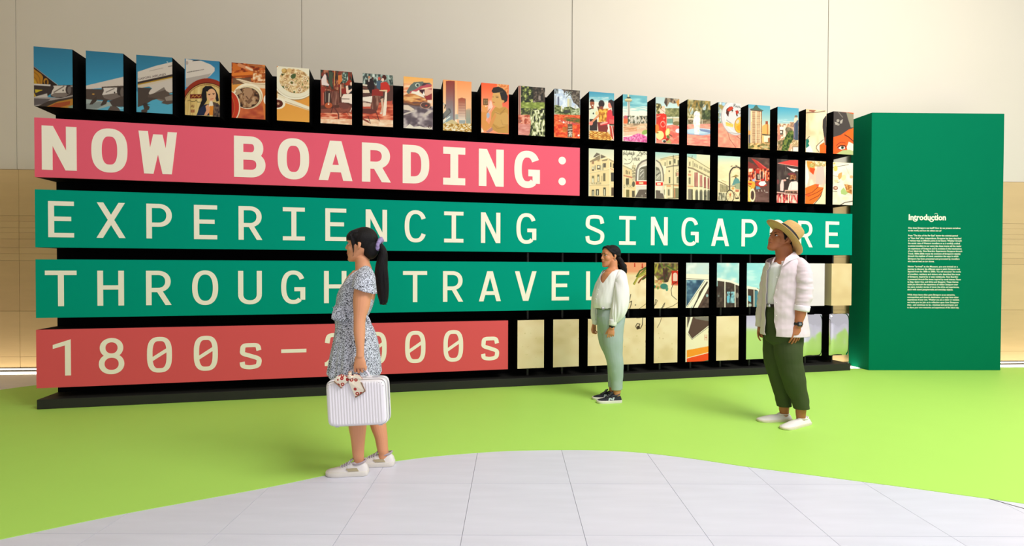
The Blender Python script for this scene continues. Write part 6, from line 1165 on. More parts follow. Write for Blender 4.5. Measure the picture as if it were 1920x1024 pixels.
    def folds(co, no):
        t = np.clip((zw - co[:, 2]) / (zw - zh), 0, 1); th = np.arctan2(co[:, 1] - cxy[1], co[:, 0] - cxy[0])
        d = .009 * t * np.sin(11 * th + 1.3 * np.sin(2 * th)) + .004 * t * np.sin(23 * th + 2)
        up_ = np.clip((co[:, 2] - zw) / .2, 0, 1); return d + .0025 * np.sin(th * 9 + co[:, 2] * 60) * np.exp(-((co[:, 2] - zw) / .05) ** 2) * 1.2
    pa_, pb_ = w_(669, 512), w_(643.5, 544); dv = pb_ - pa_; nrm = Vector((dv.z, 0, -dv.x)); nrm = nrm if nrm.z > 0 else -nrm
    hem = w_(668, 702.5)
    dr = remesh('dress', mb, M['dressprint'], r, .0055, 2, cuts=[[(pa_, nrm)], [(w_(690, 507), (0, 0, 1))], [(hem, (.0, 0, -1))]], solid=.003, disp=folds)
    for yy, s_ in ((3.155, -1), (3.485, 1)):
        mb = MB(); sweep(mb, [(w_(687, 510.5, Y + s_ * .07), 11 * k, .045), (w_(684.5, 517, Y + s_ * .12), 17.5 * k, .055), (w_(683, 529, yy + .0), 20 * k, .066), (w_(682, 546, yy - s_ * -.012), 21.5 * k, .076), (w_(682, 556, yy - s_ * -.014), 22 * k, .078)], (1, 0, 0), 28)
        def rf(co, no, yy=yy): t = np.clip((w_(0, 522).z - co[:, 2]) / .08, 0, 1); th = np.arctan2(co[:, 1] - yy, co[:, 0] - w_(682, 540).x); return .005 * t * np.sin(12 * th)
        q1, q2 = w_(661, 537, yy), w_(703, 550, yy); dv = q2 - q1; nn_ = Vector((-dv.z, 0, dv.x)); nn_ = nn_ if nn_.z < 0 else -nn_
        remesh('sleeve', mb, M['dressprint'], r, .005, 2, cuts=[[(q1, nn_)]], solid=.0025, disp=rf)
    # ruffle running over the bust and the flounce at the waist
    mb = MB()
    for j, yo in enumerate((-.06, -.085)):
        pts = []
        for i in range(22):
            t = i / 21; px = 660 - 33 * t + 4 * math.sin(t * 3) + 1.8 * math.sin(i * 1.9 + j); py = 520 + 58 * t + j * 6
            pts.append((w_(px, py, Y + yo + .008 * math.sin(i * 1.6)), .018 + .007 * math.sin(i * 1.9), .007))
        sweep(mb, pts, (.6, 0, .8), 10, 2)
    remesh('ruffle', mb, M['dressprint'], r, .004, 1)
    mb = MB()
    for i in range(6):
        a = i / 5; sweep(mb, [(w_(641 - 2 * a, 570, Y - .10 - .012 * (i % 2)), .010, .007), (w_(628 + 15 * a, 584 + 4 * (i % 2), Y - .125 - .012 * (i % 2)), .015, .008), (w_(625 + 20 * a, 598 + 3 * (i % 2), Y - .135), .014, .007)], (1, 0, 0), 10)
    remesh('flounce', mb, M['dressprint'], r, .004, 1)
    tube('tie', [(w_(684, 588, Y - .02), .009, .003), (w_(690, 598, Y - .03), .010, .003), (w_(695, 612, Y - .03), .011, .003), (w_(700, 628, Y - .03), .009, .003)], M['dressprint'], r, (1, .4, 0), 10)
    # shoes
    nx = (W(614.5, 888, 3.25).x, W(691, 888, 3.25).x)
    for (tx, hx, yy, dy) in ((nx[0], nx[1], 3.245, -.02), (W(664, 872, 3.385).x, W(739, 872, 3.385).x, 3.395, -.01)):
        so, P = shoe(r, (tx, yy + dy, .001), (hx, yy, .001), .092, (M['sh_white'], M['rubber_w'], M['sh_grey'], M['sh_lace']))
        mb = MB(); mb.add([P(.20, .0365, .033), P(.44, .0400, .033), P(.50, .0375, .048), P(.25, .0320, .050), P(.20, .0315, .033), P(.44, .0350, .033), P(.50, .030, .048), P(.25, .026, .050)], [(0, 1, 2, 3), (7, 6, 5, 4), (0, 4, 5, 1), (1, 5, 6, 2), (2, 6, 7, 3), (3, 7, 4, 0)])
        mb.build('side_emblem', M['sh_sand'], so)
    return r, H
woman_one()

# ---------------- white ribbed suitcase held by the handle, and the scarf tied to it
def suitcase():
    yc = 3.095; T = .132; c = W(667.0, 757, yc - T / 2); c.y = yc
    hw, hh = .178, .136; tilt = math.radians(-3.0)
    r = empty('suitcase', tuple(c)); tag(r, 'small white ribbed hard shell suitcase hanging from the woman\'s hand', 'suitcase')
    ct, st = math.cos(tilt), math.sin(tilt)
    def Q(x, y, z): return (c.x + x * ct + z * st, c.y + y, c.z - x * st + z * ct)
    n = 96; m_ = 60
    def shell(name, y_in, y_out, sgn):
        V = []; F = []
        for j in range(m_ + 1):
            for i in range(n + 1):
                u = i / n * 2 - 1; v = j / m_ * 2 - 1; mx = max(abs(u), abs(v)); e = 9.0; rr = (abs(u) ** e + abs(v) ** e) ** (1 / e) or 1; f = mx / rr if rr else 1
                x, z = u * f * hw, v * f * hh; bulge = .020 * max(0, (mx - .86) / .14) ** 2.2; rib = .0016 * math.cos(2 * PI * u * f * hw / .0168) * (1 if mx < .9 else 0)
                V.append(Q(x * (1 - .010 * (mx > .995)), y_out - sgn * (bulge + .0012 - rib), z))
        for j in range(m_):
            for i in range(n): a = j * (n + 1) + i; F.append((a, a + 1, a + n + 2, a + n + 1))
        bd = [i for i in range(n + 1)] + [j * (n + 1) + n for j in range(1, m_ + 1)] + [m_ * (n + 1) + i for i in range(n - 1, -1, -1)] + [j * (n + 1) for j in range(m_ - 1, 0, -1)]
        k0 = len(V)
        for b_ in bd:
            p = Vector(V[b_]); dx, dz = p.x - c.x, p.z - c.z; V.append((c.x + dx * 1.022, c.y + y_in + (y_out - y_in) * .55, c.z + dz * 1.03)); 
        k1 = len(V)
        for b_ in bd: p = Vector(V[b_]); dx, dz = p.x - c.x, p.z - c.z; V.append((c.x + dx * 1.026, c.y + y_in, c.z + dz * 1.036))
        L = len(bd)
        for i in range(L): j = (i + 1) % L; F.append((bd[i], bd[j], k0 + j, k0 + i)); F.append((k0 + i, k0 + j, k1 + j, k1 + i))
        F.append(tuple(range(k1, k1 + L)))
        return mesh_obj(name, V, F, M['case'], r, True)
    shell('front_shell', -.0015, -T / 2, -1); shell('back_shell', .0015, T / 2, 1)
    sx, sz = hw * 1.028, hh * 1.038
    pts = []
    for i in range(65):
        th = 2 * PI * i / 64; cc, ss = math.cos(th), math.sin(th); e = 2 / 8.; pts.append((Vector(Q(sx * math.copysign(abs(cc) ** e, cc), 0, sz * math.copysign(abs(ss) ** e, ss))), .002, .002))
    tube('seam_trim', pts, M['case_trim'], r, (0, 1, 0), 8, 2, 0)
    for px_ in (652, 695):
        q = W(px_, 710, yc); x = (q.x - c.x); mb = MB(); mb.box(x - .016, x + .016, -.014, .014, hh * 1.03, hh * 1.03 + .008, Q); bevel(mb.build('handle_mount', M['case'], r), .003)
    hp = [(652, 708), (654, 700), (660, 694.5), (668, 692), (676, 692), (684, 694), (690, 699), (694, 709)]
    tube('handle', [(W(x, y, yc + (.020 if 0 < i_ < 7 else .0)), .0115, .0055) for i_, (x, y) in enumerate(hp)], M['case_handle'], r, (0, 1, 0), 12, 4)
    for sx_ in (-1, 1):
        for dx, dz in ((.020, .012), (.012, .030), (.036, .010)):
            mb = MB(); ell(mb, Q(sx_ * (hw - dx), -T / 2 + .003, hh - dz - .008), (.0026, .0018, .0026), None, 10, 6); mb.build('rivet', M['metal'], r, True)
    for x in (-.11, .11):
        mb = MB(); mb.box(x - .016, x + .016, -.016, .016, hh * 1.036, hh * 1.036 + .005, Q); bevel(mb.build('latch', M['case_trim'], r), .0015)
    for x in (-.13, .13):
        mb = MB(); mb.box(x - .012, x + .012, -.03, .03, -hh * 1.036 - .006, -hh * 1.03, Q); bevel(mb.build('foot', M['case_trim'], r), .002)
    # scarf
    yf = yc - T / 2 - .012; s = empty('scarf', tuple(W(657, 706, yf))); tag(s, 'cream scarf with red flowers knotted round the suitcase handle', 'scarf')
    def flap(name, poly, th=.005, wob=.004):
        P3 = [W(x, y, yf + wob * math.sin(i * 1.9)) for i, (x, y) in enumerate(poly)]; cen = sum(P3, Vector()) / len(P3); V = []
        for q in (0, 1):
            for p in P3: V.append(tuple(p + Vector((0, th * q, 0))))
        V.append(tuple(cen + Vector((0, -.005, 0)))); V.append(tuple(cen + Vector((0, th, 0)))); n_ = len(P3); F = []
        for i in range(n_): j = (i + 1) % n_; F.append((2 * n_, j, i)); F.append((2 * n_ + 1, n_ + i, n_ + j)); F.append((i, j, n_ + j, n_ + i))
        o = mesh_obj(name, V, F, M['scarf'], s, False)
        return o, P3
    def border(o, pts_): tube('border', [(W(x, y, yf - .003), .0032, .0022) for x, y in pts_], M['scarf_edge'], o, (0, 0, 1), 8, 2)
    o, _p = flap('tail', [(653, 706), (640, 702), (631, 706), (626, 714.5), (640, 727.5), (648, 719), (655, 712)]); border(o, [(626, 715), (633, 721.5), (640, 728)])
    o, _p = flap('tail', [(655, 708), (661, 708.5), (676, 716), (685, 734), (666.5, 745), (660, 731), (654, 717)]); border(o, [(685, 733), (676, 739.5), (666.5, 745)]); border(o, [(677, 717), (684, 732)])
    o, _p = flap('loop', [(657, 706), (664, 702), (673, 704), (679, 711), (672, 715), (661, 711)], .012)
    mb = MB(); ell(mb, W(656.5, 706.5, yf - .004), (.016, .012, .013), None, 14, 10); mb.build('knot', M['scarf'], s, True)
    tube('neck_band', [(W(656, 706, yf), .010, .003), (W(656, 698.5, yf + .03), .010, .003), (W(656.5, 697, yc), .010, .003), (W(656.5, 702, yc + .016), .010, .003)], M['scarf'], s, (1, 0, 0), 10)
M['case'] = material('white polycarbonate', (244, 242, 246), .35, spec=.45); M['case_trim'] = material('pale grey trim', (196, 196, 204), .4); M['case_handle'] = material('white leather handle', (226, 222, 236), .5)
mt = M['scarf'] = bpy.data.materials.new('cream silk with red flowers'); mt.use_nodes = True; nt = mt.node_tree; b = nt.nodes['Principled BSDF']; b.inputs['Roughness'].default_value = .5
tc = nt.nodes.new('ShaderNodeTexCoord'); v = nt.nodes.new('ShaderNodeTexVoronoi'); v.inputs['Scale'].default_value = 38; v.inputs['Randomness'].default_value = .55
rp = nt.nodes.new('ShaderNodeValToRGB'); rp.color_ramp.interpolation = 'CONSTANT'; el = rp.color_ramp.elements; el[0].position = 0; el[0].color = lin((236, 224, 190)); el[1].position = .16; el[1].color = lin((176, 44, 36)); e3 = el.new(.42); e3.color = lin((240, 230, 206)); e4 = el.new(.62); e4.color = lin((240, 230, 206))
nt.links.new(tc.outputs['Object'], v.inputs['Vector']); nt.links.new(v.outputs['Distance'], rp.inputs['Fac']); nt.links.new(rp.outputs['Color'], b.inputs['Base Color'])
M['scarf_edge'] = material('brown scarf edge', (140, 104, 78), .6)
suitcase()

# ================================================================ woman in the white blouse
def woman_two():
    Y = 5.04; k = Y / FPX
    r = empty('person', (W(1143, 752, Y).x, Y, 0)); tag(r, 'woman in white puff sleeved blouse and pale green jeans with low dark ponytail', 'person')
    yaw = PI + math.radians(20); fw = Vector((math.cos(yaw), math.sin(yaw), 0))
    H = Head(W(1125.5, 501, Y) - fw * .111 + Vector((.003, 0, 0)), yaw, .0, .945)
    w_ = lambda x, y, yy=Y: W(x, y, yy)
    mb = MB(); H.sculpt(mb)
    sweep(mb, [(w_(1150, 490), 7.5 * k, .038), (w_(1149.5, 502), 8.8 * k, .045), (w_(1149, 508), 14 * k, .075), (w_(1149, 514), 18 * k, .115), (w_(1147, 525), 20.5 * k, .125), (w_(1142, 540), 21 * k, .12), (w_(1139, 560), 19 * k, .11), (w_(1141, 585), 18 * k, .11)], (1, 0, 0), 24)
    yn = 4.885
    sweep(mb, [(w_(1163, 518, 4.93), .045), (w_(1163, 545, 4.89), .042), (w_(1159, 575, yn), .034), (w_(1153, 595, yn), .029), (w_(1148, 610, yn), .024), (w_(1147.4, 616, yn), .024)], (1, 0, 0), 16)
    hand(mb, w_(1147.3, 613, yn), (-.12, .05, -1), (.95, -.25, -.1), (.3, 1, 0), .158, curl=(12, 26, 18), spread=.03, thumb=(.8, -.5, .3))
    yf = 5.17
    sweep(mb, [(w_(1134, 518, 5.12), .045), (w_(1124, 545, yf), .04), (w_(1117.5, 575, yf), .026), (w_(1115.5, 595, yf), .021), (w_(1114.5, 608, yf), .023)], (1, 0, 0), 16)
    hand(mb, w_(1114.2, 606, yf), (-.1, 0, -1), (.8, .6, 0), (.6, -.8, 0), .152, curl=(25, 45, 30), thumb=(.8, -.5, .3))
    sweep(mb, [(w_(1157, 722, 4.99), .042), (w_(1157, 736, 4.985), .034, .030), (w_(1156, 746, 4.985), .028, .022)], (1, 0, 0), 16)
    sweep(mb, [(w_(1148, 718, 5.11), .036), (w_(1148, 731, 5.115), .032, .028), (w_(1148, 741, 5.115), .028, .022)], (1, 0, 0), 16)
    remesh('body', mb, M['skin2'], r, .0032, 2)
    H.features(r, M['brow'], M['lip2'], M['iris'])
    mb = MB(); s = H.sc
    ell(mb, H.p(-.024, 0, .146), (.090 * s, .083 * s, .088 * s), H.R, 24, 16); ell(mb, H.p(-.010, 0, .172), (.082 * s, .0800 * s, .058 * s), H.R, 24, 16); ell(mb, H.p(-.058, 0, .090), (.055 * s, .060 * s, .075 * s), H.R, 24, 16)
    for q in (-1, 1):
        for i in range(4): sweep(mb, [(H.p(.070 - i * .012, .006 * q, .212 + i * .004), .010, .007), (H.p(.060 - i * .015, .044 * q, .196), .013, .008), (H.p(.035 - i * .018, .068 * q, .165 - i * .004), .014, .008), (H.p(-.005 - i * .02, .075 * q, .140 - i * .008), .013, .008)], H.d(1, 0, 0), 10)
    remesh('hair', mb, M['hair'], r, .0045, 2)
    mb = MB()
    sweep(mb, [(w_(1159, 484), .024), (w_(1164, 490, Y + .01), .026), (w_(1167, 498, Y + .01), .030), (w_(1171, 505, Y + .01), .026), (w_(1173, 512, Y + .01), .014)], (1, 0, 0), 16)
    for i in range(5): a = i * 1.3; sweep(mb, [(w_(1164 + 2 * math.cos(a), 492), .010), (w_(1170 + 3.5 * math.cos(a), 498), .009), (w_(1170 + 4.5 * math.cos(a + 1), 505), .008), (w_(1173 + 2 * math.cos(a), 511), .004)], (1, 0, 0), 8)
    remesh('ponytail', mb, M['hair'], r, .0042, 1)
    mb = MB(); ell(mb, H.p(-.006, .086, .078), (.006, .006, .008), None, 10, 8); mb.build('earring', M['metal'], r, True)
    # blouse
    rings = [(504, 1141, 1160, .065), (509, 1136, 1167, .12), (516, 1128.5, 1169, .145), (528, 1122, 1167, .15), (542, 1115.5, 1164, .148), (556, 1111, 1161, .142), (566, 1110, 1160, .140), (572, 1114, 1160, .130), (577, 1119, 1160, .122)]
    mb = MB(); sweep(mb, [(w_((a + b_) / 2, y), (b_ - a) / 2 * k, hd) for y, a, b_, hd in rings], (1, 0, 0), 30, 4, .15)
    v0, v1 = w_(1139, 507), w_(1127.5, 533)
    # V opening: wedge between two planes meeting at the lowest point of the neckline, on the front
    bot = w_(1128, 533, Y - .12)
    pl1 = Vector((.78, -.35, -.40)); pl2 = Vector((-.93, .25, -.2))
    top1 = w_(1155, 503, Y - .10); far = w_(1139, 508, Y + .04)
    d1 = (top1 - bot); n1 = d1.cross(Vector((.55, .83, 0))).normalized(); n1 = n1 if n1.x < 0 else -n1
    d2 = (far - bot); n2 = d2.cross(Vector((.83, -.2, 0))).normalized(); n2 = n2 if n2.z > 0 else -n2
    def pf(co, no):
        out = np.zeros(len(co)); 
        for i, p in enumerate(co): out[i] = .006 * mnoise.noise(Vector((p[0] * 14, p[1] * 14, p[2] * 5))) + .003 * mnoise.noise(Vector((p[0] * 34, p[1] * 34, p[2] * 9)))
        return out
    remesh('blouse', mb, M['white_cotton'], r, .0055, 2, cuts=[[(bot, n1), (bot, n2)], [(w_(1150, 505.5), (0, 0, 1))], [(w_(1140, 577), (0, 0, -1))]], solid=.003, disp=pf)
    for nm, pts, yy in (('near', [(1158, 512, 4.98, 9), (1164, 519, 4.93, 11), (1165, 534, 4.90, 13), (1165, 552, yn, 14.2), (1163.5, 570, yn, 15), (1159, 585, yn, 14), (1153.5, 596, yn, 10), (1150, 601, yn, 7.5)], yn), ('far', [(1142, 512, 5.07, 8), (1133, 520, 5.12, 9), (1125, 538, 5.16, 9.5), (1119, 556, yf, 9.5), (1117, 575, yf, 8.5), (1116, 592, yf, 7.5), (1115.5, 601, yf, 5.5)], yf)):
        mb = MB(); sweep(mb, [(w_(x, y, q), rr * k, rr * k * .92) for x, y, q, rr in pts], (1, 0, 0), 24, 4, .15)
        def gf(co, no, c0=w_(pts[-2][0], 590, yy)):
            th = np.arctan2(co[:, 1] - c0.y, co[:, 0] - c0.x); t = np.clip(1 - np.abs(co[:, 2] - c0.z) / .16, 0, 1); return .0045 * t * np.sin(13 * th) + .003 * np.sin(5 * th + co[:, 2] * 14)
        sl = remesh('sleeve', mb, M['white_cotton'], r, .005, 1, disp=gf)
        e = pts[-1]; x2, y2 = (1148.3, 610.5) if nm == 'near' else (1115, 608.5)
        mb = MB(); sweep(mb, [(w_(e[0] + .3, 599.0, yy), e[3] * 1.08 * k, e[3] * 1.0 * k), (w_(x2, y2, yy), (6.6 if nm == 'near' else 5) * k, (6 if nm == 'near' else 4.6) * k)], (1, 0, 0), 20, 3, .1); mb.build('cuff', M['white_cotton'], sl, True)
    for i in range(3): mb = MB(); ell(mb, w_(1121.5 - i * 2.0, 543 + i * 9, Y - .135), (.005, .004, .005), None, 10, 6); mb.build('button', M['rubber_w'], r, True)
    # jeans
    n_, f_ = 4.975, 5.115
    mb = MB(); sweep(mb, [(w_(1140, 576), 20 * k, .12), (w_(1144, 588), 26 * k, .15), (w_(1146, 604), 25 * k, .155), (w_(1145, 618), 21 * k, .14)], (1, 0, 0), 26)
    sweep(mb, [(w_(1153, 592, 5.0), 19 * k, .10), (w_(1151, 615, 4.98), 18.3 * k, .095), (w_(1149, 640, n_), 18.6 * k, .09), (w_(1151, 663, n_), 16.3 * k, .08), (w_(1154, 680, n_), 15 * k, .072), (w_(1155.5, 697, n_ + .01), 13.4 * k, .066), (w_(1156.6, 714, n_ + .015), 11 * k, .056), (w_(1156.8, 734, n_ + .015), 9.8 * k, .05)], (1, 0, 0), 22)
    sweep(mb, [(w_(1136, 592, 5.09), 17 * k, .10), (w_(1133, 615, 5.11), 13.6 * k, .09), (w_(1135.5, 640, f_), 12.4 * k, .078), (w_(1143.5, 663, f_), 10.8 * k, .066), (w_(1147.5, 680, f_), 10 * k, .06), (w_(1148.5, 700, f_), 9 * k, .052), (w_(1147.5, 730, f_), 7.5 * k, .042)], (1, 0, 0), 22)
    remesh('jeans', mb, M['denim'], r, .0055, 3, cuts=[[(w_(1155, 731, n_), (.08, 0, -1))], [(w_(1140, 575.5), (0, 0, 1))]], solid=.003, disp=wrinkle(.004, 10, 10, 9, 3))
    mb = MB(); sweep(mb, [(w_(1140, 573.5), 20.8 * k, .126), (w_(1140, 579), 22.0 * k, .131)], (1, 0, 0), 30, 3, .05); bl = mb.build('belt', M['belt2'], r, True)
    mb = MB(); q = w_(1131, 578.5, Y - .126); mb.box(q.x - .014, q.x + .014, q.y - .006, q.y + .010, q.z - .010, q.z + .010); bevel(mb.build('buckle', M['metal'], bl), .003)
    tube('pocket_seam', [(w_(1147, 581, Y - .150), .0025), (w_(1153, 590, Y - .162), .0025), (w_(1163, 596, Y - .150), .0025)], M['denim'], r, (0, 1, 0), 8)
    # watch, ring, shoes
    wc = w_(1147.8, 611.5, yn); pts = [(wc + Vector((.0255 * math.cos(2 * PI * i / 16), .0215 * math.sin(2 * PI * i / 16), 0)), .010, .003) for i in range(17)]
    wt = tube('wrist_watch', pts, M['watch'], r, (0, 0, 1), 8, 2, 0); mb = MB(); ell(mb, wc + Vector((-.004, -.024, 0)), (.016, .006, .017), None, 14, 8); mb.build('watch_face', M['watch'], wt, True)
    for tx, hx, yy in ((W(1118, 754, 4.98).x, W(1165, 754, 4.98).x, 4.985), (W(1110, 748, 5.11).x, W(1156, 748, 5.11).x, 5.115)):
        so, P = shoe(r, (tx, yy - .03, .001), (hx, yy, .001), .090, (M['sh_navy'], M['rubber_w'], M['sh_navy2'], M['sh_dark']))
        mb = MB()
        for a_, b_ in (((.55, .031), (.50, .058)), ((.50, .058), (.40, .031)), ((.40, .031), (.35, .058))):
            for q in (0,):
                (t0, z0_), (t1, z1_) = a_, b_; w2 = .032
                mb.add([P(t0 - w2, .0435 - (z0_ - .03) * .22, z0_), P(t0 + w2, .0435 - (z0_ - .03) * .22, z0_), P(t1 + w2, .0435 - (z1_ - .03) * .22, z1_), P(t1 - w2, .0435 - (z1_ - .03) * .22, z1_), P(t0 - w2, .034 - (z0_ - .03) * .22, z0_), P(t0 + w2, .034 - (z0_ - .03) * .22, z0_), P(t1 + w2, .034 - (z1_ - .03) * .22, z1_), P(t1 - w2, .034 - (z1_ - .03) * .22, z1_)], [(0, 1, 2, 3), (7, 6, 5, 4), (0, 4, 5, 1), (1, 5, 6, 2), (2, 6, 7, 3), (3, 7, 4, 0)])
        me = mb.build('letter_emblem', M['sh_emb'], so)
woman_two()

# ================================================================ man in the straw hat
def man():
    Y = 4.27; k = Y / FPX
    r = empty('person', (W(1478, 798, Y).x, Y, 0)); tag(r, 'man in straw hat, open lilac shirt and olive trousers looking up', 'person')
    yaw = PI + math.radians(10); tilt = math.radians(19); w_ = lambda x, y, yy=Y: W(x, y, yy)
    H = Head(Vector((0, 0, 0)), yaw, tilt, 1.0); off = w_(1441.5, 446) - H.p(.113, 0, .090); H = Head(off, yaw, tilt, 1.0)
    mb = MB(); H.sculpt(mb, True)
    sweep(mb, [(w_(1468, 462), 15 * k, .055), (w_(1470, 474), 15 * k, .058), (w_(1471, 484), 16 * k, .065), (w_(1472, 492), 22 * k, .10), (w_(1474, 505), 30 * k, .125), (w_(1473, 530), 31 * k, .13), (w_(1472, 570), 32 * k, .13), (w_(1473, 600), 30 * k, .13)], (1, 0, 0), 24)
    yn = 4.10
    sweep(mb, [(w_(1502, 502, 4.14), .055), (w_(1507, 530, 4.11), .05), (w_(1505, 560, yn), .045), (w_(1502, 578, yn), .044), (w_(1500, 590, yn), .041), (w_(1497.5, 601, yn), .034), (w_(1497, 611, yn), .030)], (1, 0, 0), 18)
    hand(mb, w_(1496.3, 608, yn), (-.12, .0, -1), (.97, .2, -.08), (-.2, 1, 0), .188, curl=(10, 14, 8), spread=.06, thumb=(.85, -.42, .25), wr=.027)
    yf = 4.45
    sweep(mb, [(w_(1447, 502, 4.40), .05), (w_(1440, 530, yf), .046), (w_(1431, 570, yf), .036), (w_(1426, 600, yf), .030), (w_(1424.5, 611, yf), .026)], (1, 0, 0), 16)
    hand(mb, w_(1424.5, 609, yf), (-.05, 0, -1), (.75, .65, 0), (.65, -.75, 0), .165, fcurl=((12, 16, 10), (35, 60, 40), (45, 70, 45), (45, 70, 45)), thumb=(.8, -.4, .5))
    sweep(mb, [(w_(1502.5, 755, 4.26), .046), (w_(1501.5, 772, 4.27), .040), (w_(1501.5, 783, 4.28), .036, .032), (w_(1500, 793, 4.27), .030, .024)], (1, 0, 0), 16)
    sweep(mb, [(w_(1471, 750, 4.39), .046), (w_(1470, 766, 4.40), .040), (w_(1470.5, 776, 4.405), .036, .031), (w_(1468, 784, 4.40), .030, .023)], (1, 0, 0), 16)
    remesh('body', mb, M['skin3'], r, .0034, 2)
    H.features(r, M['brow'], M['lip3'], M['iris'])
    mb = MB(); s = H.sc
    ell(mb, H.p(-.020, 0, .155), (.088 * s, .079 * s, .078 * s), H.R, 24, 16); ell(mb, H.p(-.058, 0, .095), (.052 * s, .064 * s, .070 * s), H.R, 24, 16)
    for q in (-1, 1): sweep(mb, [(H.p(.045, .067 * q, .165), .014, .008), (H.p(.022, .0715 * q, .135), .013, .006), (H.p(.018, .072 * q, .105), .008, .004)], H.d(1, 0, 0), 10)
    remesh('hair', mb, M['hair'], r, .0045, 2)
    # straw hat, pushed back
    hat = empty('straw_hat', tuple(w_(1468.5, 445.5) - r.location)); hat.parent = r
    ax = Vector((.76, -.115, .65)).normalized(); e1 = (w_(1440.5, 413) - w_(1496.5, 478)); R_ = e1.length / 2; e1.normalize(); e1 = (e1 - ax * e1.dot(ax)).normalized(); e2 = ax.cross(e1); cc = (w_(1440.5, 413) + w_(1496.5, 478)) / 2
    V = []; F = []; seg = 56; prof = [(.086, .004), (.10, .000), (.125, .0), (.155, .001), (R_ - .004, .004), (R_, .006), (R_, .002), (.155, -.004), (.125, -.005), (.10, -.005), (.086, -.002)]
    for i, (q, h) in enumerate(prof):
        for j in range(seg):
            th = 2 * PI * j / seg; sag = -.012 * (q / R_) ** 2 * math.cos(2 * th) + .004 * math.sin(3 * th) * (q / R_) ** 3; V.append(cc + e1 * q * math.cos(th) * (1.0) + e2 * q * .92 * math.sin(th) + ax * (h + sag + .012))
    n = len(prof)
    for i in range(n):
        for j in range(seg): F.append((i * seg + j, i * seg + (j + 1) % seg, ((i + 1) % n) * seg + (j + 1) % seg, ((i + 1) % n) * seg + j))
    mb = MB(); mb.add(V, F); mb.build('brim', M['straw'], hat, True)
    def lathe(name, pf, mat, dent=0):
        V = []; F = []
        for q, h in pf:
            for j in range(48):
                th = 2 * PI * j / 48; hh = h - dent * max(0, (h - .07) / .04) * (max(0, math.cos(th)) ** 2 * .3); V.append(cc + e1 * q * math.cos(th) * 1.08 + e2 * q * .95 * math.sin(th) + ax * (hh + .010))
        for i in range(len(pf) - 1):
            for j in range(48): F.append((i * 48 + j, i * 48 + (j + 1) % 48, (i + 1) * 48 + (j + 1) % 48, (i + 1) * 48 + j))
        mb = MB(); mb.add(V, F); return mb.build(name, mat, hat, True)
    lathe('crown', [(.091, -.004), (.090, .03), (.088, .065), (.085, .095), (.081, .118), (.072, .131), (.054, .136), (.030, .131), (.012, .125), (.0005, .123)], M['straw'], .02)
    lathe('hat_band', [(.0895, .000), (.0932, .001), (.0928, .020), (.0922, .040), (.0912, .060), (.0885, .061)], M['band'])
    # tee
    rings = [(490, 1450, 1492, .10), (500, 1441, 1503, .150), (520, 1439, 1505, .156), (545, 1437, 1503, .148), (570, 1437, 1500, .136), (580, 1436, 1500, .136)]
    mb = MB(); sweep(mb, [(w_((a + b_) / 2, y), (b_ - a) / 2 * k, hd) for y, a, b_, hd in rings], (1, 0, 0), 28, 4, .1)
    nk = w_(1456, 502, Y - .11)
    remesh('undershirt', mb, M['tee'], r, .006, 2, cuts=[[(w_(1458, 499.5, Y - .1), (-.35, -.35, 1))], [(w_(1470, 573.5), (0, 0, -1))]], solid=.002, disp=wrinkle(.004, 12, 12, 9, 5))
    # open shirt
    rings = [(475, 1462, 1491, .062), (480, 1455, 1495, .085), (486, 1447, 1502, .13), (493, 1439, 1508, .165), (506, 1435.5, 1511, .175), (530, 1435, 1509, .170), (560, 1433.5, 1507, .165), (590, 1432, 1508, .168), (612, 1430.5, 1511, .180), (632, 1429.5, 1513.5, .186)]
    mb = MB(); sweep(mb, [(w_((a + b_) / 2, y), (b_ - a) / 2 * k, hd) for y, a, b_, hd in rings], (1, 0, 0), 32, 4, .1)
    yfr = Y - .02; t1 = w_(1466, 494, Y - .135); t2 = w_(1452.5, 560, Y - .112); t3 = w_(1454, 628, Y - .118); L1 = w_(1449, 492, Y - .09); L2 = w_(1438.5, 520, Y - .052); L3 = w_(1436.0, 628, Y - .045)
    def vp(a, b_, side):
        dd = b_ - a; n_ = dd.cross(Vector((0, 1, 0))).normalized(); return n_ if n_.x * side > 0 else -n_
    topz = w_(0, 486).z; mz = t2.z; lz = L2.z
    cuts = [[(t1, vp(t1, t2, -1)), (L2, (1, 0, .0)), (Vector((0, yfr, 0)), (0, -1, 0)), (t2, (0, 0, 1)), (L2, (0, 0, -1))], [(t1, vp(t1, t2, -1)), (L2, vp(L1, L2, 1)), (Vector((0, yfr, 0)), (0, -1, 0)), (L2, (0, 0, 1))],
            [(t2, vp(t2, t3, -1)), (L2, vp(L2, L3, 1)), (Vector((0, yfr, 0)), (0, -1, 0)), (t2, (0, 0, -1))], [(w_(1478, 478), (-.35, -.1, 1))], [(w_(1470, 627.5), (0, 0, -1))]]
    remesh('open_shirt', mb, M['linen'], r, .006, 2, cuts=cuts, solid=.003, disp=wrinkle(.008, 9, 9, 11, 7))
    mb = MB(); sweep(mb, [(w_(1497, 494, 4.17), 12 * k, .055), (w_(1504, 503, 4.12), 13.5 * k, .062), (w_(1507, 520, yn), 14.6 * k, .062), (w_(1507.6, 545, yn), 14.3 * k, .06), (w_(1505.5, 565, yn), 13.6 * k, .057), (w_(1503, 580, yn), 12.8 * k, .054)], (1, 0, 0), 24)
    sl = remesh('sleeve', mb, M['linen'], r, .0055, 2, cuts=[[(w_(1503, 578, yn), (.15, 0, -1))]], solid=.003, disp=wrinkle(.008, 8, 8, 24, 9))
    mb = MB(); sweep(mb, [(w_(1503.8, 573, yn), 13.8 * k, .060), (w_(1502, 583, yn), 13.2 * k, .057)], (1, 0, 0), 24, 3, .08); mb.build('rolled_cuff', M['linen_cuff'], sl, True)
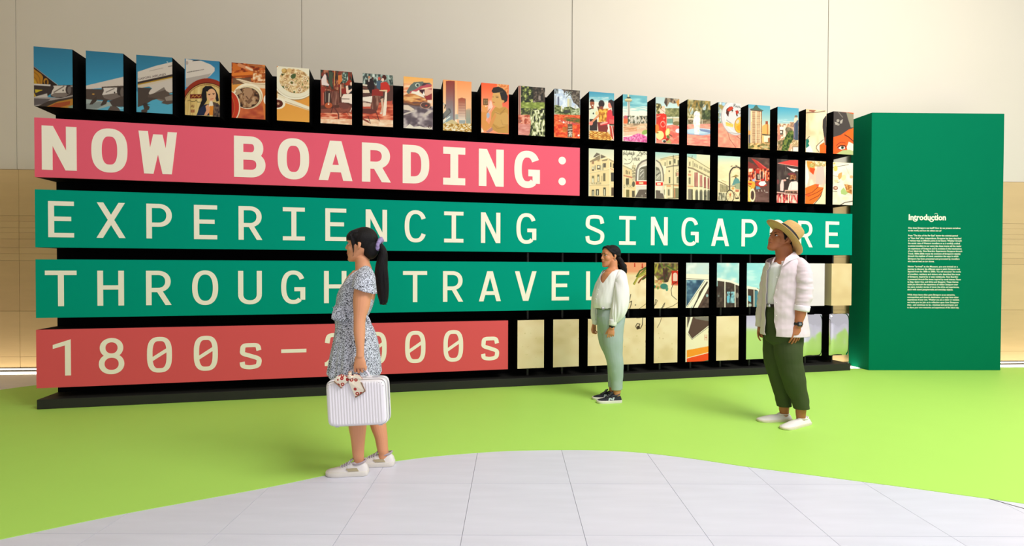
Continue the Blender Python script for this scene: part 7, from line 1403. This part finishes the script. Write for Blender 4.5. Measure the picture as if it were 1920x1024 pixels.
    mb = MB(); sweep(mb, [(w_(1452, 494, 4.38), 10 * k, .05), (w_(1444, 503, 4.43), 11 * k, .056), (w_(1438, 528, yf), 11.2 * k, .056), (w_(1432, 556, yf), 10.6 * k, .052), (w_(1427, 582, yf), 8.8 * k, .046), (w_(1424.6, 602, yf), 7.4 * k, .040), (w_(1424.3, 613, yf), 7 * k, .037)], (1, 0, 0), 22)
    remesh('sleeve', mb, M['linen'], r, .0055, 2, cuts=[[(w_(1424, 612, yf), (0, 0, -1))]], solid=.003, disp=wrinkle(.007, 8, 8, 20, 12))
    # collar
    tube('collar', [(w_(1448, 493, Y - .06), .006, .012), (w_(1453, 485, Y + .02), .007, .018), (w_(1470, 478, Y + .075), .007, .022), (w_(1486, 475.5, Y + .045), .007, .022), (w_(1491, 477.5, Y - .02), .007, .022), (w_(1486, 482, Y - .075), .006, .022)], M['linen'], r, (1, 0, 0), 12)
    mb = MB(); fl_ = [w_(1489, 472, Y - .075), w_(1500, 483, Y - .125), w_(1480, 489.5, Y - .175), w_(1467, 499, Y - .180), w_(1473, 484, Y - .150)]; mb.add([tuple(p) for p in fl_] + [tuple(p + Vector((.004, .012, -.004))) for p in fl_], [(0, 1, 2, 3, 4), (9, 8, 7, 6, 5)] + [(i, i + 5, (i + 1) % 5 + 5, (i + 1) % 5) for i in range(5)]); mb.build('lapel', M['linen'], r)
    for i in range(5): mb = MB(); ell(mb, w_(1456.5 - .2 * i, 520 + i * 24, Y - .176), (.0045, .003, .0045), None, 10, 6); mb.build('button', M['rubber_w'], r, True)
    # trousers, belt
    n_, f_ = 4.22, 4.38
    mb = MB(); sweep(mb, [(w_(1468.5, 571), 32 * k, .138), (w_(1469, 590), 33.5 * k, .144), (w_(1469, 612), 34 * k, .146), (w_(1467, 632), 31.5 * k, .142)], (1, 0, 0), 28)
    sweep(mb, [(w_(1479, 600, 4.26), 25 * k, .095), (w_(1478, 636, n_ + .01), 25 * k, .104), (w_(1478, 657, n_), 24 * k, .105), (w_(1480.5, 680, n_), 22.5 * k, .098), (w_(1486, 702, n_), 21.3 * k, .09), (w_(1492, 725, n_ + .02), 18.8 * k, .08), (w_(1498, 745, n_ + .03), 15.6 * k, .066), (w_(1504, 774, n_ + .04), 13.2 * k, .058)], (1, 0, 0), 24)
    sweep(mb, [(w_(1453, 600, 4.34), 20 * k, .11), (w_(1450.5, 635, f_), 18.5 * k, .105), (w_(1452, 660, f_), 18.8 * k, .1), (w_(1453.5, 682, f_), 18.8 * k, .094), (w_(1459, 702, f_), 17.6 * k, .086), (w_(1464.5, 725, f_), 16.4 * k, .076), (w_(1468.5, 745, f_), 14.2 * k, .064), (w_(1471.6, 768, f_), 12.8 * k, .056)], (1, 0, 0), 24)
    m1 = w_(1503, 768, n_); m2 = w_(1472, 761, f_); sx_ = w_(1485, 760, 4.3).y
    remesh('trousers', mb, M['olive'], r, .006, 3, cuts=[[(m1, (.05, 0, -1)), (Vector((0, sx_, 0)), (0, -1, 0))], [(m2, (.05, 0, -1)), (Vector((0, sx_, 0)), (0, 1, 0))], [(w_(1470, 571), (0, 0, 1))]], solid=.004, disp=wrinkle(.006, 8, 8, 9, 14))
    mb = MB(); sweep(mb, [(w_(1468.5, 569.5), 33 * k, .149), (w_(1468.5, 576), 33.8 * k, .152)], (1, 0, 0), 32, 3, .05); bl = mb.build('belt', M['belt'], r, True)
    mb = MB(); q = w_(1441, 573.5, Y - .06); mb.box(q.x - .010, q.x + .008, q.y - .018, q.y + .012, q.z - .010, q.z + .010); bevel(mb.build('buckle', M['metal'], bl), .003)
    # watch
    wc = w_(1496.8, 607, yn); pts = [(wc + Vector((.0330 * math.cos(2 * PI * i / 16), .0270 * math.sin(2 * PI * i / 16), 0)), .011, .003) for i in range(17)]
    wt = tube('wrist_watch', pts, M['watch'], r, (0, 0, 1), 8, 2, 0); mb = MB(); q = wc + Vector((-.004, -.030, 0)); mb.box(q.x - .018, q.x + .018, q.y - .007, q.y + .006, q.z - .018, q.z + .018); bevel(mb.build('watch_case', M['watch'], wt), .004); mb = MB(); ell(mb, q + Vector((0, -.0065, 0)), (.012, .002, .011), None, 16, 6); mb.build('watch_face', M['watch_f'], wt, True)
    # slip-on shoes
    shoe(r, (W(1420, 791, 4.38).x, 4.375, .001), (W(1484, 791, 4.40).x, 4.415, .001), .098, (M['canvas'], M['gum'], M['canvas'], M['canvas']), 'slip')
    shoe(r, (W(1467, 804, 4.15).x, 4.155, .001), (W(1515, 798, 4.33).x, 4.325, .001), .098, (M['canvas'], M['gum'], M['canvas'], M['canvas']), 'slip')
man()
